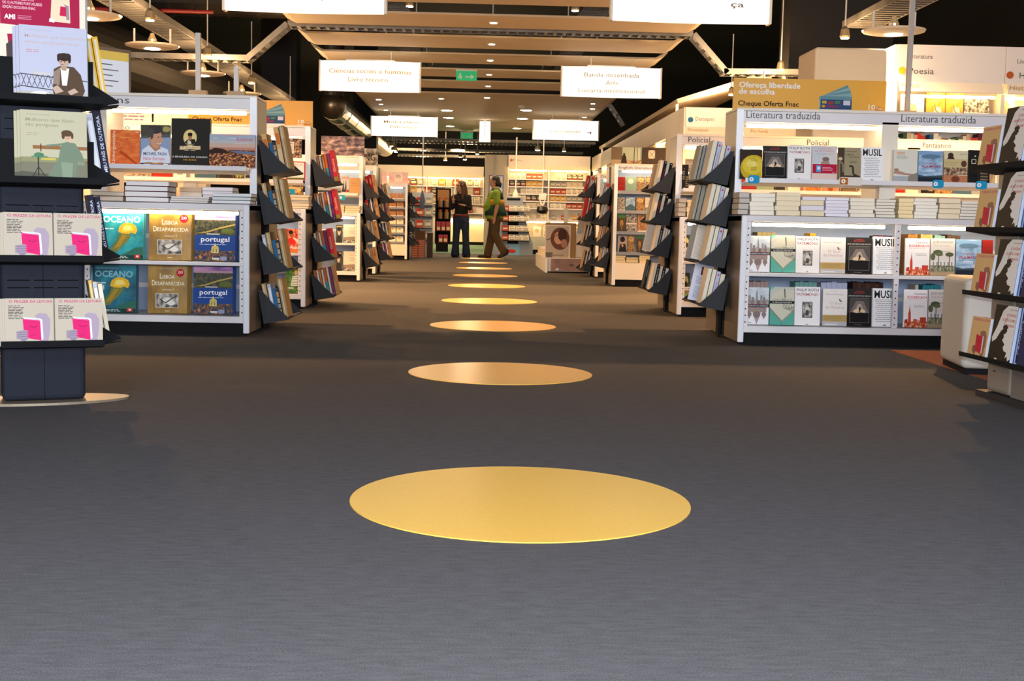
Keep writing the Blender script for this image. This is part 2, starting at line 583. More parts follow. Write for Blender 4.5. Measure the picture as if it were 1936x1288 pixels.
ART['traveller'] = ('#8fa4c0', [('r', 0, 0, 1, 1, '#8ea3c2'), ('r', 0, .72, 1, 1, '#4b4a3e'), ('e', .86, .9, .14, .07, '#b0a060'), ('p', [(0, .72), (1, .78), (1, .7), (0, .66)], '#5b5a55'),
    ('p', [(0, .1), (.06, .38), (.28, .5), (.7, .46), (.92, .4), (1, .2), (1, 0), (0, 0)], '#dfe4ee'), ('p', [(.28, .5), (.38, .62), (.62, .58), (.68, .42), (.5, .34)], '#b98568'),
    ('e', .53, .66, .2, .24, '#cf9a7a'), ('p', [(.7, .72), (.78, .62), (.7, .56)], '#cf9a7a'), ('e', .5, .9, .25, .12, '#3f3a3a'), ('e', .34, .78, .1, .15, '#4d4848'), ('e', .31, .64, .045, .06, '#c08a6c'),
    ('e', .6, .7, .022, .014, '#2d2523'), ('e', .7, .71, .02, .012, '#2d2523'), ('l', [(.56, .54), (.64, .525), (.7, .55)], .02, '#f0e0d8'), ('l', [(.55, .52), (.64, .5), (.7, .53)], .01, '#9a4c40'),
    ('t', 'MICHAEL PALIN', .1, .88, .25, .075, '#23376a', .012), ('t', 'New Europe', .1, .82, .13, .085, '#d04a58'), ('r', 0, 0, 1, .055, '#2d3f6e'), ('p', [(.1, .06), (.3, .085), (.5, .06), (.7, .08), (.9, .05), (.5, .03)], '#c48a4a'), ('r', .12, 0, .34, .035, '#e8e4dc'), ('r', .78, .01, .94, .045, '#e8e4dc')])
ART['cafe'] = ('#24221f', [('r', 0, 0, 1, 1, '#2a2824'), ('e', .48, .6, .175, .17, '#e2c47c'), ('e', .48, .6, .158, .155, '#efd58f'), ('p', [(.34, .5), (.42, .56), (.6, .57), (.63, .5), (.55, .45), (.42, .45)], '#2c2622'), ('e', .48, .615, .05, .065, '#b87f55'), ('e', .48, .665, .062, .04, '#26180f'), ('e', .45, .5, .04, .045, '#d9d0a0'), ('p', [(.41, .47), (.5, .53), (.52, .46)], '#e8e0c8'),
    ('p', [(.22, .42), (.3, .415), (.48, .44), (.66, .42), (.75, .43), (.76, .35), (.66, .34), (.48, .355), (.3, .335), (.21, .34)], '#d8a55e'), ('p', [(.24, .405), (.48, .43), (.73, .415), (.73, .36), (.48, .365), (.24, .35)], '#f0dcb4'), ('t', 'A Brasileira', .27, .71, .375, .035, '#a8763a', .006), ('r', .34, .325, .46, .335, '#c9c0ae'), ('r', .5, .325, .62, .335, '#c9c0ae'),
    ('t', 'A BRASILEIRA DO CHIADO', .03, .93, .175, .035, '#e8e4da', .012), ('t', '100 ANOS', .32, .65, .115, .033, '#d8a020', .012)])
ART['lisboa_dusk'] = ('#b98a80', [('r', 0, .82, 1, 1, '#aebccb'), ('r', 0, .72, 1, .82, '#c5c3c3'), ('r', 0, .6, 1, .72, '#d8b8a4'), ('r', 0, .5, 1, .6, '#cf9078'), ('r', 0, 0, 1, .52, 'print_city_night'), ('p', [(.42, .5), (.6, .42), (1, .38), (1, .46), (.7, .5)], '#6f7c98'), ('p', [(0, .5), (.12, .58), (.3, .55), (.45, .44), (.3, .4), (0, .42)], '#3a2520'), ('p', [(0, 1), (.5, .96), (1, 1)], '#d49aa0'),
    ('t', 'Lisboa', .6, .94, .8, .11, '#e2686c', .004), ('g', .08, .24, .85, .9, 1, '#e6e4e4'), ('g', .4, .58, .85, .9, 1, '#e6e4e4'), ('t', 'fotografias', .55, .86, .71, .05, '#ecdad0')])


def ocean(bg, cap):
    return [('r', 0, 0, 1, 1, bg), ('t', 'OCEANO', .05, .93, .755, .125, cap, .03), ('r', .06, .93, .6, .945, cap), ('g', .04, .36, .6, .66, 1, '#cfe6e2'),
        ('p', [(.4, .56), (.44, .68), (.55, .745), (.7, .745), (.82, .69), (.86, .6), (.82, .52), (.72, .55), (.6, .5), (.5, .53)], '#e9b42c'), ('p', [(.47, .57), (.55, .69), (.7, .7), (.78, .6), (.62, .56)], '#f4d24e'), ('e', .62, .64, .1, .05, '#f8e07a'),
        ('p', [(.44, .53), (.74, .52), (.62, .36), (.38, .16), (.14, .1), (.2, .18), (.36, .36)], '#6d7a3c'), ('p', [(.5, .5), (.62, .5), (.44, .26), (.3, .2)], '#a88a34'),
        ('l', [(.42, .5), (.38, .38), (.22, .24), (.08, .14)], .012, '#54602e'), ('l', [(.78, .52), (.84, .42), (.82, .34)], .008, '#6a5a2a'), ('l', [(.66, .5), (.58, .36), (.46, .28), (.4, .16)], .014, '#b07a28'), ('l', [(.42, .58), (.34, .5)], .006, '#6a5a2a'),
        ('p', [(.5, .1), (.66, .16), (.8, .24), (1, .26), (1, .08), (.6, .08)], '#2f6a58'), ('r', 0, 0, 1, .085, '#123c38'), ('g', .14, .76, .02, .08, 2, '#d8e4dc'), ('r', .8, .025, .93, .1, '#c8382c'), ('e', .865, .065, .03, .022, '#f0d8cc')]


ART['ocean'] = ('#2a8f94', ocean('print_sea', '#bfe6dc'))
ART['ocean_shaded'] = ('#134f60', ocean('print_sea_deep', '#7fb4bc') + [('r', .1, .48, .27, .58, '#c8d0d4'), ('g', .12, .26, .49, .57, 3, '#7a8a94')])  # the ocean cover again, shade painted in by darker inks
ART['gold_lisboa'] = ('#8f6a20', [('r', 0, 0, 1, 1, 'print_gold_foil'), ('t', 'Marina Tavares Dias', .3, .7, .93, .018, '#d8c890'), ('t', 'L', .3, .36, .73, .11, '#efe6cc', .01), ('t', 'ISBOA', .37, .68, .73, .075, '#efe6cc', .008), ('t', 'D', .1, .18, .585, .11, '#efe6cc', .01), ('t', 'ESAPARECIDA', .19, .93, .59, .075, '#efe6cc', .008), ('t', 'volume 9', .36, .66, .475, .05, '#e0d4ac'),
    ('e', .82, .855, .105, .085, '#b4202c'), ('t', '20', .755, .885, .84, .055, '#f0dcd8', .01), ('r', .2, .12, .78, .42, '#d8d4cc'), ('r', .215, .128, .765, .412, 'print_grey_photo'), ('e', .5, .27, .13, .07, '#dcd6cc'), ('e', .42, .36, .05, .04, '#a89c8e'), ('e', .6, .22, .1, .05, '#e4e0d8'), ('l', [(.3, .3), (.45, .22), (.66, .34)], .02, '#2a2624'), ('r', .44, .045, .56, .058, '#e0d4ac')])
ART['portugal'] = ('#22407c', [('r', 0, .9, 1, 1, 'print_dusk'), ('r', 0, .84, 1, .92, '#b48a9a'), ('r', 0, .55, 1, .87, 'print_hills'), ('p', [(0, .58), (.3, .63), (.62, .72), (1, .8), (1, .77), (.6, .68), (.3, .6)], '#b09a52'), ('e', .82, .64, .16, .06, '#5f6a34'), ('r', 0, .22, 1, .55, '#24478c'), ('r', .3, .565, .62, .585, '#d8d4e0'),
    ('t', 'portugal', .16, .86, .415, .1, '#f2f0f4', .014), ('g', .12, .88, .34, .37, 1, '#b8c0dc'), ('r', 0, 0, 1, .22, 'print_town'), ('r', .42, .17, .6, .28, '#d8c67a'), ('e', .51, .28, .09, .055, '#c9b86c'), ('e', .51, .345, .02, .03, '#e0d49a'), ('r', .45, .19, .48, .25, '#8a7a3a'), ('r', .53, .19, .56, .25, '#8a7a3a'), ('r', .64, .02, .8, .1, '#8c98b4'), ('r', .44, .03, .62, .07, '#d4d0c8')])
ART['football'] = ('#a8382a', [('r', 0, 0, 1, 1, 'print_football'), ('e', .32, .78, .14, .14, '#8a5a3c'), ('e', .3, .86, .14, .08, '#24140e'), ('p', [(.1, .4), (.22, .62), (.5, .6), (.62, .38), (.5, .3)], '#c8281e'), ('p', [(.4, .62), (.8, .34), (1, .3), (1, .42), (.6, .6)], '#f0d8c8'), ('t', 'A PAIXÃO', .1, .95, .14, .12, '#f4e8e0', .02), ('r', 0, 0, 1, .1, '#e0702c')])
ART['stripes'] = ('#2f6038', [('r', 0, 0, 1, 1, 'print_lawn'), ('p', [(.3, .3), (.4, .7), (.75, .75), (.95, .5), (.9, .3)], '#d8dcd0')] + [('l', [(.36, .36 + i * .07), (.92, .36 + i * .07)], .02, '#3f6a4a') for i in range(5)] + [('e', .62, .85, .1, .1, '#d0a078'), ('e', .62, .93, .11, .06, '#d8b048'), ('t', 'SPORTING', .06, .5, .16, .09, '#f2f2ec', .02), ('e', .8, .2, .1, .07, '#c8b050')])
ART['limao'] = ('#2d2218', [('r', 0, 0, 1, 1, '#33261c'), ('e', .62, .36, .62, .45, '#c9ab1e'), ('e', .58, .45, .48, .3, '#dcc23a'), ('e', .5, .52, .25, .14, '#e6d25c'), ('t', 'JULIAN', .38, .68, .66, .055, '#6e6420'), ('t', 'BARNES', .5, .82, .6, .055, '#6e6420'), ('t', 'A MESA', .38, .7, .5, .05, '#f2ecc0'), ('t', 'LIMÃO', .52, .84, .44, .05, '#f2ecc0'), ('g', .5, .8, .26, .4, 4, '#8a7c28')])
ART['dark_fathers'] = ('#221e1d', [('r', 0, 0, 1, 1, '#2b2827'), ('t', 'CORMAC', .34, .66, .925, .03, '#c03c34'), ('t', 'McCARTHY', .28, .72, .88, .035, '#c03c34', .008), ('t', 'ESTE PAÍS NÃO É PARA VELHOS', .04, .96, .8, .032, '#e8e2dc'), ('p', [(.08, .36), (.92, .36), (.86, .76), (.14, .76)], '#4f4946'), ('p', [(.1, .36), (.9, .36), (.66, .68), (.36, .68)], '#7d736c'), ('p', [(.26, .36), (.74, .36), (.56, .6), (.45, .6)], '#b6a494'), ('e', .5, .4, .26, .07, '#e6c9a4'),
    ('p', [(0, .36), (.2, .38), (.4, .36), (.6, .375), (.8, .36), (1, .37), (1, 0), (0, 0)], '#171414'), ('l', [(.1, .1), (.1, .76), (.9, .76), (.9, .1), (.1, .1)], .008, '#8d8784'), ('p', [(.47, .36), (.49, .5), (.52, .54), (.55, .5), (.6, .44), (.54, .46), (.56, .36), (.53, .42), (.5, .36)], '#1d1716'), ('g', .3, .7, .03, .06, 1, '#7a7472')])
ART['roth'] = ('#efe9e6', [('r', 0, 0, 1, 1, '#f2ede9'), ('t', 'PHILIP ROTH', .07, .93, .885, .072, '#3c3434', .006), ('t', 'PATRIMÓNIO', .07, .93, .77, .072, '#a4424a', .006), ('r', .3, .2, .7, .6, '#3a3634'), ('r', .325, .22, .675, .58, 'print_grey_photo'), ('e', .5, .42, .1, .08, '#cfc9c2'), ('r', .44, .26, .56, .4, '#4a4644'), ('g', .3, .7, .61, .64, 1, '#9a948e'), ('r', .44, .02, .56, .03, '#4a4644'), ('p', [(.48, .03), (.5, .06), (.52, .03)], '#4a4644')])
ART['vigarista'] = ('#ddd2c8', [('r', 0, 0, 1, 1, '#d5cfca'), ('r', 0, .5, .5, 1, '#c9ccd0'), ('t', 'A EDUCAÇÃO', .22, .8, .9, .045, '#c86a7a'), ('t', 'DE UM VIGARISTA', .12, .88, .83, .045, '#c86a7a'), ('t', 'WILL FERGUSON', .16, .84, .74, .05, '#a8b4a0'), ('p', [(.3, .05), (.36, .5), (.5, .66), (.66, .6), (.74, .4), (.6, .05), (.54, .3), (.44, .05)], '#a88a7c'), ('e', .55, .62, .14, .06, '#80685c'), ('r', 0, 0, 1, .2, '#e4c9bd'), ('r', .03, .2, 1, .47, '#b3123c'), ('r', .18, .24, .36, .43, '#4aa0d8'), ('e', .27, .35, .06, .05, '#d8ecf8'), ('g', .42, .86, .27, .4, 3, '#e8a8b4'), ('t', 'fnac', .82, .93, .215, .03, '#f0c8d0')])
ART['trem_noturno'] = ('#8f8360', [('r', 0, 0, 1, 1, '#9d9070'), ('r', 0, 0, .28, 1, '#4a3a2a'), ('e', .1, .66, .1, .05, '#c8b898'), ('l', [(.06, .05), (.06, .6), (.22, .5), (.24, .26)], .05, '#8a7a62'), ('g', .3, .9, .86, .92, 1, '#6e6448'), ('t', 'COMBOIO', .3, .7, .76, .055, '#5a5038', .006), ('t', 'NOCTURNO', .48, .96, .69, .055, '#5a5038', .006), ('t', 'LISBOA', .5, .84, .54, .06, '#5a5038', .006), ('l', [(.5, .44), (.66, .44), (.7, .2), (.96, .12)], .06, '#3c3226'), ('r', .2, .12, 1, .16, '#3a2e20'), ('r', .2, 0, 1, .12, '#6a5c44')])
ART['musil'] = ('#f0eeec', [('r', 0, 0, 1, 1, '#f3f1ef'), ('t', 'MUSIL', .07, .92, .755, .19, '#2a2a2c', .02), ('g', .1, .7, .7, .725, 1, '#b49a9a')] + [('g', .12 + (i % 3) * .04, .9, .655 - i * .053, .69 - i * .053, 1, '#8f8f98') for i in range(11)] + [('r', .42, .03, .58, .04, '#4a4a4c'), ('p', [(.47, .04), (.5, .075), (.53, .04)], '#4a4a4c')])
ART['america'] = ('#dcdce0', [('r', 0, 0, 1, 1, '#e9e8ea'), ('r', 0, .54, 1, 1, 'print_sky_pale'), ('r', 0, .54, 1, .66, '#8f837e'), ('p', [(.46, .54), (.47, .82), (.5, .97), (.53, .82), (.56, .54)], '#7f878f')] + [('r', .04 + i * .12, .54, .13 + i * .12, .64 + .05 * ((i * 7) % 4), ['#6f6460', '#9a8c84', '#857a76', '#a79a92'][i % 4]) for i in range(8)] + [('r', 0, .47, 1, .54, '#24343c'), ('t', 'GEOGRAFIA DA AMÉRICA', .06, .96, .49, .032, '#e8f0f0'), ('r', 0, .465, 1, .472, '#a8343a'), ('r', 0, .54, 1, .547, '#a8343a'), ('r', .1, .34, .9, .465, '#9a8880'), ('p', [(.32, .34), (.68, .34), (.62, .2), (.5, 0), (.4, .2)], '#a8948e'), ('e', .5, .27, .15, .09, '#82706a'), ('e', .2, .28, .1, .07, '#8a7a74'), ('p', [(.13, .25), (.27, .25), (.2, .15)], '#8a7a74'), ('e', .8, .28, .1, .07, '#8a7a74'), ('p', [(.73, .25), (.87, .25), (.8, .14)], '#8a7a74'), ('g', .03, .38, .03, .07, 1, '#6a5aa0')])
ART['circulo'] = ('#57a392', [('r', 0, 0, 1, 1, '#5aa897'), ('r', 0, .57, 1, 1, '#c6c6ba'), ('p', [(0, 1), (.2, 1), (0, .9)], '#6fc0ae'), ('p', [(0, .52), (0, .46), (.5, .12), (1, .42), (1, .9), (.5, .96), (.1, .8)], '#d2cdb8'), ('p', [(0, .46), (.5, .12), (.5, .08), (0, .42)], '#8a8468'), ('p', [(.5, .12), (1, .42), (1, .38), (.5, .08)], '#a09a80')] + [('l', [(.52 + i * .06, .72 - i * .02), (.56 + i * .07, .45), (1, .34 + i * .035)], .012, '#6d6a62') for i in range(6)] + [('p', [(.56, .95), (.6, .7), (.64, .72), (.62, .95)], '#6d6a62'), ('t', 'JONATHAN COE', .12, .92, .64, .05, '#8a8578'), ('r', 0, .56, 1, .635, '#1e2422'), ('t', 'O CÍRCULO FECHADO', .1, .9, .578, .036, '#e4e4dc'), ('g', .44, .56, .03, .055, 1, '#2d5a50')])
ART['eco'] = ('#e6dfd6', [('r', 0, 0, 1, 1, '#ece5dd'), ('g', .3, .7, .94, .96, 1, '#b4a89c'), ('t', 'Richard Powers', .12, .84, .835, .05, '#b09a92'), ('t', 'O Eco', .3, .78, .58, .075, '#c8a49c'), ('t', 'da Memória', .12, .88, .47, .075, '#c8a49c'), ('p', [(.66, .72), (.7, .66), (.84, .67), (.74, .69), (.7, .74)], '#5a4a46'), ('l', [(.5, .34), (.5, .35)], .01, '#a89c92'), ('r', 0, .12, 1, .3, '#b89a5e'), ('g', .08, .92, .15, .27, 4, '#9a7f48'), ('r', 0, 0, 1, .12, '#b8b4b4'), ('r', .1, .03, .6, .06, '#dcdcdc')])
ART['kockroach'] = ('#f0eae6', [('r', 0, 0, 1, 1, '#f3eeea'), ('t', 'TYLER KNOX', .42, .95, .86, .045, '#4a4244', .008), ('t', 'KOCKROACH', .16, .96, .765, .065, '#c8202c', .02), ('g', .16, .9, .72, .745, 1, '#d8a8a8'), ('g', .45, .9, .52, .6, 3, '#b4aaa6'), ('r', .04, 0, 1, .16, 'print_red_city'), ('p', [(.2, .1), (.21, .38), (.24, .45), (.26, .6), (.29, .45), (.31, .38), (.32, .1)], '#c2452c'), ('p', [(.06, .1), (.06, .2), (.18, .22), (.18, .1)], '#b03a24'), ('r', .42, .1, .58, .22, '#d0573a'), ('r', .7, .12, .96, .27, '#b8402a'), ('r', .6, .1, .68, .2, '#e08a68')])
ART['palms'] = ('#cfc8bf', [('r', 0, 0, 1, 1, '#d6d0c8'), ('t', 'JOSÉ DONOSO', .1, .92, .87, .06, '#5f5a52', .004), ('t', 'Casa de campo', .1, .8, .785, .055, '#a8a098'), ('r', .16, .64, .8, .66, '#b4aca4'), ('r', .04, .26, 1, .4, '#dedad6')] + [('r', .1 + i * .15, .27, .16 + i * .15, .37, '#8a8a84') for i in range(6)] + [('r', 0, .1, 1, .27, 'print_palm'), ('l', [(.33, .24), (.33, .58)], .022, '#4e4a38'), ('l', [(.78, .24), (.78, .54)], .022, '#4e4a38'), ('e', .3, .62, .2, .07, '#515a3e'), ('e', .36, .57, .16, .05, '#626a4a'), ('e', .78, .57, .17, .06, '#515a3e'), ('e', .1, .5, .1, .1, '#5a6246'), ('r', 0, 0, 1, .1, '#a08a6a')])
ART['vilamatas'] = ('#7b9cc0', [('r', 0, 0, 1, 1, 'print_sky_blue'), ('r', 0, .86, 1, .97, '#7fa4c8'), ('e', .5, .82, .4, .07, '#5f7c96'), ('p', [(0, .24), (.3, .2), (1, .24), (1, .16), (0, .14)], '#3a4a58'), ('r', 0, 0, 1, .16, '#1c2530'), ('t', 'ENRIQUE', .32, .72, .585, .045, '#b8283c', .006), ('t', 'VILA-MATAS', .1, .92, .47, .075, '#a8203a', .02), ('g', .3, .75, .34, .42, 2, '#e4ecf4')])
ART['pampa'] = ('#d3d0c0', [('r', 0, 0, 1, 1, '#dcd9ca'), ('r', .12, .88, .46, .93, '#e0b084'), ('t', 'MENDOZA', .12, .46, .84, .035, '#c07a48'), ('g', .12, .68, .72, .82, 3, '#9a9a8e'), ('p', [(.02, .32), (.1, .38), (.24, .34), (.5, .28), (1, .24), (1, .2), (.4, .22), (0, .26)], '#b08a7a'), ('e', .12, .38, .1, .035, '#a8765a'), ('r', 0, 0, 1, .18, '#a8b0b2'), ('p', [(.6, 0), (.64, .2), (1, .3), (1, 0)], '#8d8478')])
ART['garcia'] = ('#b08a68', [('r', 0, .74, 1, 1, '#d8cfa8'), ('r', 0, .48, 1, .74, '#c9b684'), ('r', 0, .24, 1, .48, 'print_brown_photo'), ('r', 0, 0, 1, .24, '#c07a54'), ('e', .28, .85, .12, .09, '#4a2c20'), ('p', [(.12, .74), (.2, .82), (.4, .8), (.46, .74)], '#3a241c'), ('e', .84, .6, .12, .1, '#5a3a2a'), ('e', .5, .12, .18, .1, '#7a4028'), ('r', .6, .24, 1, .26, '#e8d8b0'), ('t', 'Gabriel', .66, .96, .88, .035, '#8a5a48'), ('t', 'Amor nos tempos', .08, .6, .62, .04, '#8a6a40'), ('t', 'do cólera', .08, .5, .55, .04, '#8a6a40')])
ART['black_frames'] = ('#191715', [('r', 0, 0, 1, 1, '#1c1a18'), ('l', [(.14, .6), (.34, .6), (.34, .72), (.14, .72), (.14, .6)], .02, '#c8c0b0'), ('l', [(.14, .4), (.34, .4), (.34, .52), (.14, .52), (.14, .4)], .02, '#c8c0b0'), ('e', .3, .82, .03, .02, '#e8e0d0'), ('r', .44, 0, .5, 1, '#2e2a26')] + [('r', .56, .1 + i * .09, .92, .15 + i * .09, '#8a7a60') for i in range(5)])
ART['dawkins'] = ('#2b3326', [('r', 0, 0, 1, 1, '#49543a'), ('r', 0, .6, 1, 1, '#39402e'), ('e', .5, .72, .32, .17, '#c9b86a'), ('e', .55, .6, .2, .1, '#26241c'), ('r', 0, .38, 1, .5, '#e8e4d8'), ('t', 'A ORIGEM', .08, .94, .41, .06, '#2a2a24', .014), ('t', 'DARWIN', .1, .92, .3, .06, '#d07a3c', .012), ('r', 0, .14, 1, .3, '#6f8a4c'), ('e', .3, .14, .07, .08, '#c9a458'), ('e', .66, .14, .07, .08, '#c9a458'), ('r', 0, 0, 1, .07, '#201e18')])
ART['cream_letter'] = ('#d8cdbd', [('r', 0, 0, 1, 1, '#dcd2c2'), ('t', 'Diários', .4, .9, .78, .06, '#8a7f70'), ('g', .4, .9, .5, .7, 4, '#a89c8a'), ('p', [(0, .3), (1, .36), (1, 0), (0, 0)], '#8f8070'), ('r', 0, 0, 1, .16, 'print_grey_photo')])
ART['portrait_dark'] = ('#3a3a38', [('r', 0, 0, 1, 1, '#444440'), ('e', .5, .62, .24, .2, '#b8ae9c'), ('e', .5, .76, .26, .12, '#201e1c'), ('p', [(.1, 0), (.2, .38), (.8, .38), (.95, 0)], '#2c2c2a'), ('e', .42, .62, .03, .02, '#2c2420'), ('e', .58, .62, .03, .02, '#2c2420'), ('r', .1, .88, .9, .93, '#c8b84a')])
ART['red_card'] = ('#f0ebe4', [('r', 0, 0, 1, 1, '#b8242c'), ('r', .06, .05, .94, .95, '#f2ede6'), ('t', 'ERA UMA VEZ', .16, .84, .8, .05, '#d0404a', .008), ('t', 'UM NATAL', .22, .7, .72, .04, '#d0404a'), ('e', .5, .45, .13, .08, '#a8382a'), ('e', .5, .45, .07, .04, '#f2ede6'), ('r', .06, .05, .94, .14, '#5a6a3a')])
ART['ship'] = ('#9aa0a4', [('r', 0, 0, 1, 1, '#a8aeb2'), ('t', 'LORD JIM', .1, .9, .84, .09, '#b8242c', .01), ('p', [(.1, .2), (.3, .7), (.4, .2)], '#3a3c40'), ('p', [(.4, .2), (.6, .78), (.7, .2)], '#4a4c50'), ('r', .05, .08, .95, .2, '#2c2e32'), ('e', .7, .14, .12, .08, '#c8443a')])
ART['kraft'] = ('#a8835a', [('r', 0, 0, 1, 1, '#ae8a60'), ('r', .08, .48, .92, .5, '#8f6c46'), ('g', .2, .8, .6, .7, 2, '#8f6c46')])
ART['old_print'] = ('#6a4a34', [('r', 0, 0, 1, 1, 'print_brown_photo'), ('r', .12, .2, .55, .82, '#dcd4c4'), ('t', 'A GUERRA', .16, .5, .7, .06, '#3a3430', .008), ('g', .16, .5, .3, .62, 5, '#7a7268')])
ART['marbled'] = ('#3a2a20', [('r', 0, 0, 1, 1, 'print_marbled'), ('e', .5, .8, .4, .14, '#d8b878'), ('g', .25, .75, .74, .86, 2, '#7a5a34')])
ART['plain_green'] = ('#7f9a84', [('r', 0, 0, 1, 1, '#8aa48c'), ('e', .5, .7, .32, .18, '#b8c8b0'), ('e', .5, .7, .27, .14, '#dce2d0')])
ART['plain_red'] = ('#8a2018', [('r', 0, 0, 1, 1, '#94241c'), ('t', 'Collected', .2, .8, .4, .05, '#c85a48'), ('r', .1, .1, .9, .11, '#c85a48')])
ART['plain_blue'] = ('#5f7f9a', [('r', 0, 0, 1, 1, 'print_sky_blue'), ('p', [(0, 0), (0, .3), (.5, .55), (1, .35), (1, 0)], '#3f5f74'), ('t', 'Novels', .1, .6, .8, .08, '#f0f0ec')])
ART['forest'] = ('#4a3a24', [('r', 0, .82, 1, 1, '#4f8a4c'), ('r', 0, 0, 1, .82, '#54422c'), ('e', .5, .5, .22, .2, '#b08a4a'), ('e', .5, .3, .1, .2, '#8a6a3a')])
ART['blackwhite'] = ('#e6e4e0', [('r', 0, .14, 1, 1, 'print_grey_photo'), ('r', 0, 0, 1, .14, '#e8e6e2')])
ART['flowers'] = ('#e8e0d4', [('r', 0, .12, 1, 1, 'print_flowers'), ('r', 0, 0, 1, .12, '#f0eae0')])
ART['sitter'] = ('#a8988a', [('r', 0, 0, 1, 1, '#b4a698'), ('e', .55, .7, .18, .16, '#c8a890'), ('e', .5, .78, .26, .16, '#2c2220'), ('p', [(.1, 0), (.25, .5), (.8, .52), (1, 0)], '#2e2826'), ('e', .5, .42, .1, .08, '#c8a890')])
ART['red_tall'] = ('#b01c18', [('r', 0, 0, 1, 1, '#b8221c'), ('t', 'Gato Preto', .08, .92, .45, .16, '#f0d8d0', .01)])
ART['furioso'] = ('#a8823c', [('r', 0, 0, 1, 1, 'print_gold_field'), ('r', 0, 0, 1, .32, '#8d8068'), ('t', 'ORLANDO', .18, .82, .84, .07, '#f0e4c0', .006), ('t', 'FURIOSO', .12, .88, .74, .09, '#f0e4c0', .006), ('g', .25, .75, .66, .7, 1, '#e8d8a8'), ('e', .62, .4, .2, .14, '#c9c4ba'), ('l', [(.45, .6), (.5, .44), (.7, .36)], .03, '#7a6a48')])
ART['bw_broad'] = ('#8a8478', [('r', 0, 0, 1, 1, 'print_grey_photo'), ('r', 0, .46, 1, .52, '#e8e0d0')])
ART['cream_sketch'] = ('#ece0c8', [('r', 0, 0, 1, 1, '#f0e6d2'), ('e', .45, .6, .25, .2, '#d8b88c'), ('l', [(.3, .8), (.5, .5), (.7, .3)], .03, '#c89a64')])
# face of a cloaked man, black on white, with red titles (right-hand stand)
ART['cloak'] = ('#201b19', [('r', 0, 0, 1, 1, '#1f1a18'),
    ('p', [(.04, .42), (.2, .62), (.36, .9), (.56, 1), (1, 1), (1, .1), (.9, .06), (.84, .14), (.76, .1), (.8, .2), (.66, .22), (.6, .28), (.66, .33), (.52, .4), (.58, .45), (.5, .6), (.4, .55), (.24, .4), (.08, .34)], '#ece4d8'),
    ('p', [(.46, .64), (.6, .68), (.72, .62), (.6, .58), (.64, .52), (.54, .5)], '#1f1a18'), ('e', .63, .57, .05, .03, '#1f1a18'), ('l', [(.5, .66), (.56, .76), (.62, .8)], .02, '#8a7a70'),
    ('t', 'Prémio Nobel', .66, .98, .925, .022, '#3a3230', .006), ('t', 'AS TRAGÉDIAS', .55, .97, .82, .042, '#c8383c', .012), ('t', 'CRÓNICA DO MEU', .38, .97, .73, .042, '#c8383c', .012), ('t', 'TRABALHO', .6, .95, .64, .042, '#c8383c', .012), ('r', .3, .05, .42, .075, '#d8d0c4')])
for nm, cc in (('disc_red', '#a8341f'), ('disc_white', '#e2dccc'), ('disc_cream', '#e8dfc4'), ('disc_dark', '#3a302a'), ('disc_gold', '#c89a3c'), ('disc_grey', '#8a8c88')):
    ART[nm] = (cc, [('r', 0, 0, 1, 1, cc), ('r', .12, .3, .88, .62, 'print_disc_covers'), ('r', .12, .8, .7, .9, '#5a4a40' if nm != 'disc_dark' else '#c8bca8'), ('r', .12, .08, .88, .2, '#6a5a4a' if nm != 'disc_dark' else '#8a2f24')])
ART['disc_pic'] = ('#6a5a4a', [('r', 0, 0, 1, 1, 'print_disc_covers')])

ART['back_cover'] = ('#cfd2e2', [('r', 0, 0, 1, 1, '#d8dae8'), ('r', .38, .7, .72, .92, '#5a2a20'), ('e', .55, .84, .1, .06, '#c89a80'), ('e', .55, .88, .12, .04, '#2a1a16'), ('g', .2, .85, .45, .66, 6, '#9aa0b4'), ('g', .2, .85, .08, .4, 9, '#8fa4b8')])
ART['open_page'] = ('#d8ccb8', [('r', 0, 0, 1, 1, '#e2d6c4'), ('g', .08, .92, .06, .94, 22, '#bcae9a')])
# spine print (x across the thickness, y along the height)
SPINE['red_dot'] = [('r', .03, .02, .97, .98, '#bcc2d6'), ('e', .5, .9, .24, .028, '#cc2a3c'), ('v', 'LITERATURA', .68, .25, .72, .3, '#c85a6a')]
SPINE['black_red'] = [('r', .03, .01, .97, .99, '#1d1b20'), ('e', .5, .95, .2, .02, '#f0ecec'), ('v', 'ROMANCE', .72, .3, .74, .42, '#a82c4a')]
SPINE['black_dots'] = [('r', .03, .01, .97, .99, '#1d1b24'), ('e', .5, .93, .24, .022, '#d04048'), ('v', 'POIROT', .7, .3, .84, .4, '#e8e4e4')]
SPINE['orange_lab'] = [('r', .03, .01, .97, .99, '#e0b070'), ('r', .1, .6, .9, .86, '#dc7a34'), ('r', .14, .1, .86, .5, '#e8c8a0')]
SPINE['foil'] = [('r', .03, .01, .97, .99, '#b4905a'), ('r', .1, .7, .9, .95, '#c9a878'), ('r', .34, .02, .5, .98, '#d8d2c4')]
SPINE['blue_box'] = [('r', .02, .01, .98, .99, '#2c6690'), ('r', .55, .3, .98, .99, '#3a3630'), ('r', .6, .72, .94, .9, '#c98a5a'), ('r', .6, .52, .94, .68, '#b8a88a'), ('r', .6, .34, .94, .48, '#a89470'), ('r', .02, .2, .98, .28, '#d8a03c')]
SPINE['rust'] = [('r', .03, .01, .97, .99, '#b4622c'), ('r', .1, .4, .9, .42, '#e8d0a0'), ('v', 'HISTÓRIA', .7, .46, .9, .4, '#e8d0a0')]
SPINE['teal_half'] = [('r', .03, .5, .97, .99, '#c2672e'), ('r', .03, .01, .97, .5, '#2a9aa4')]
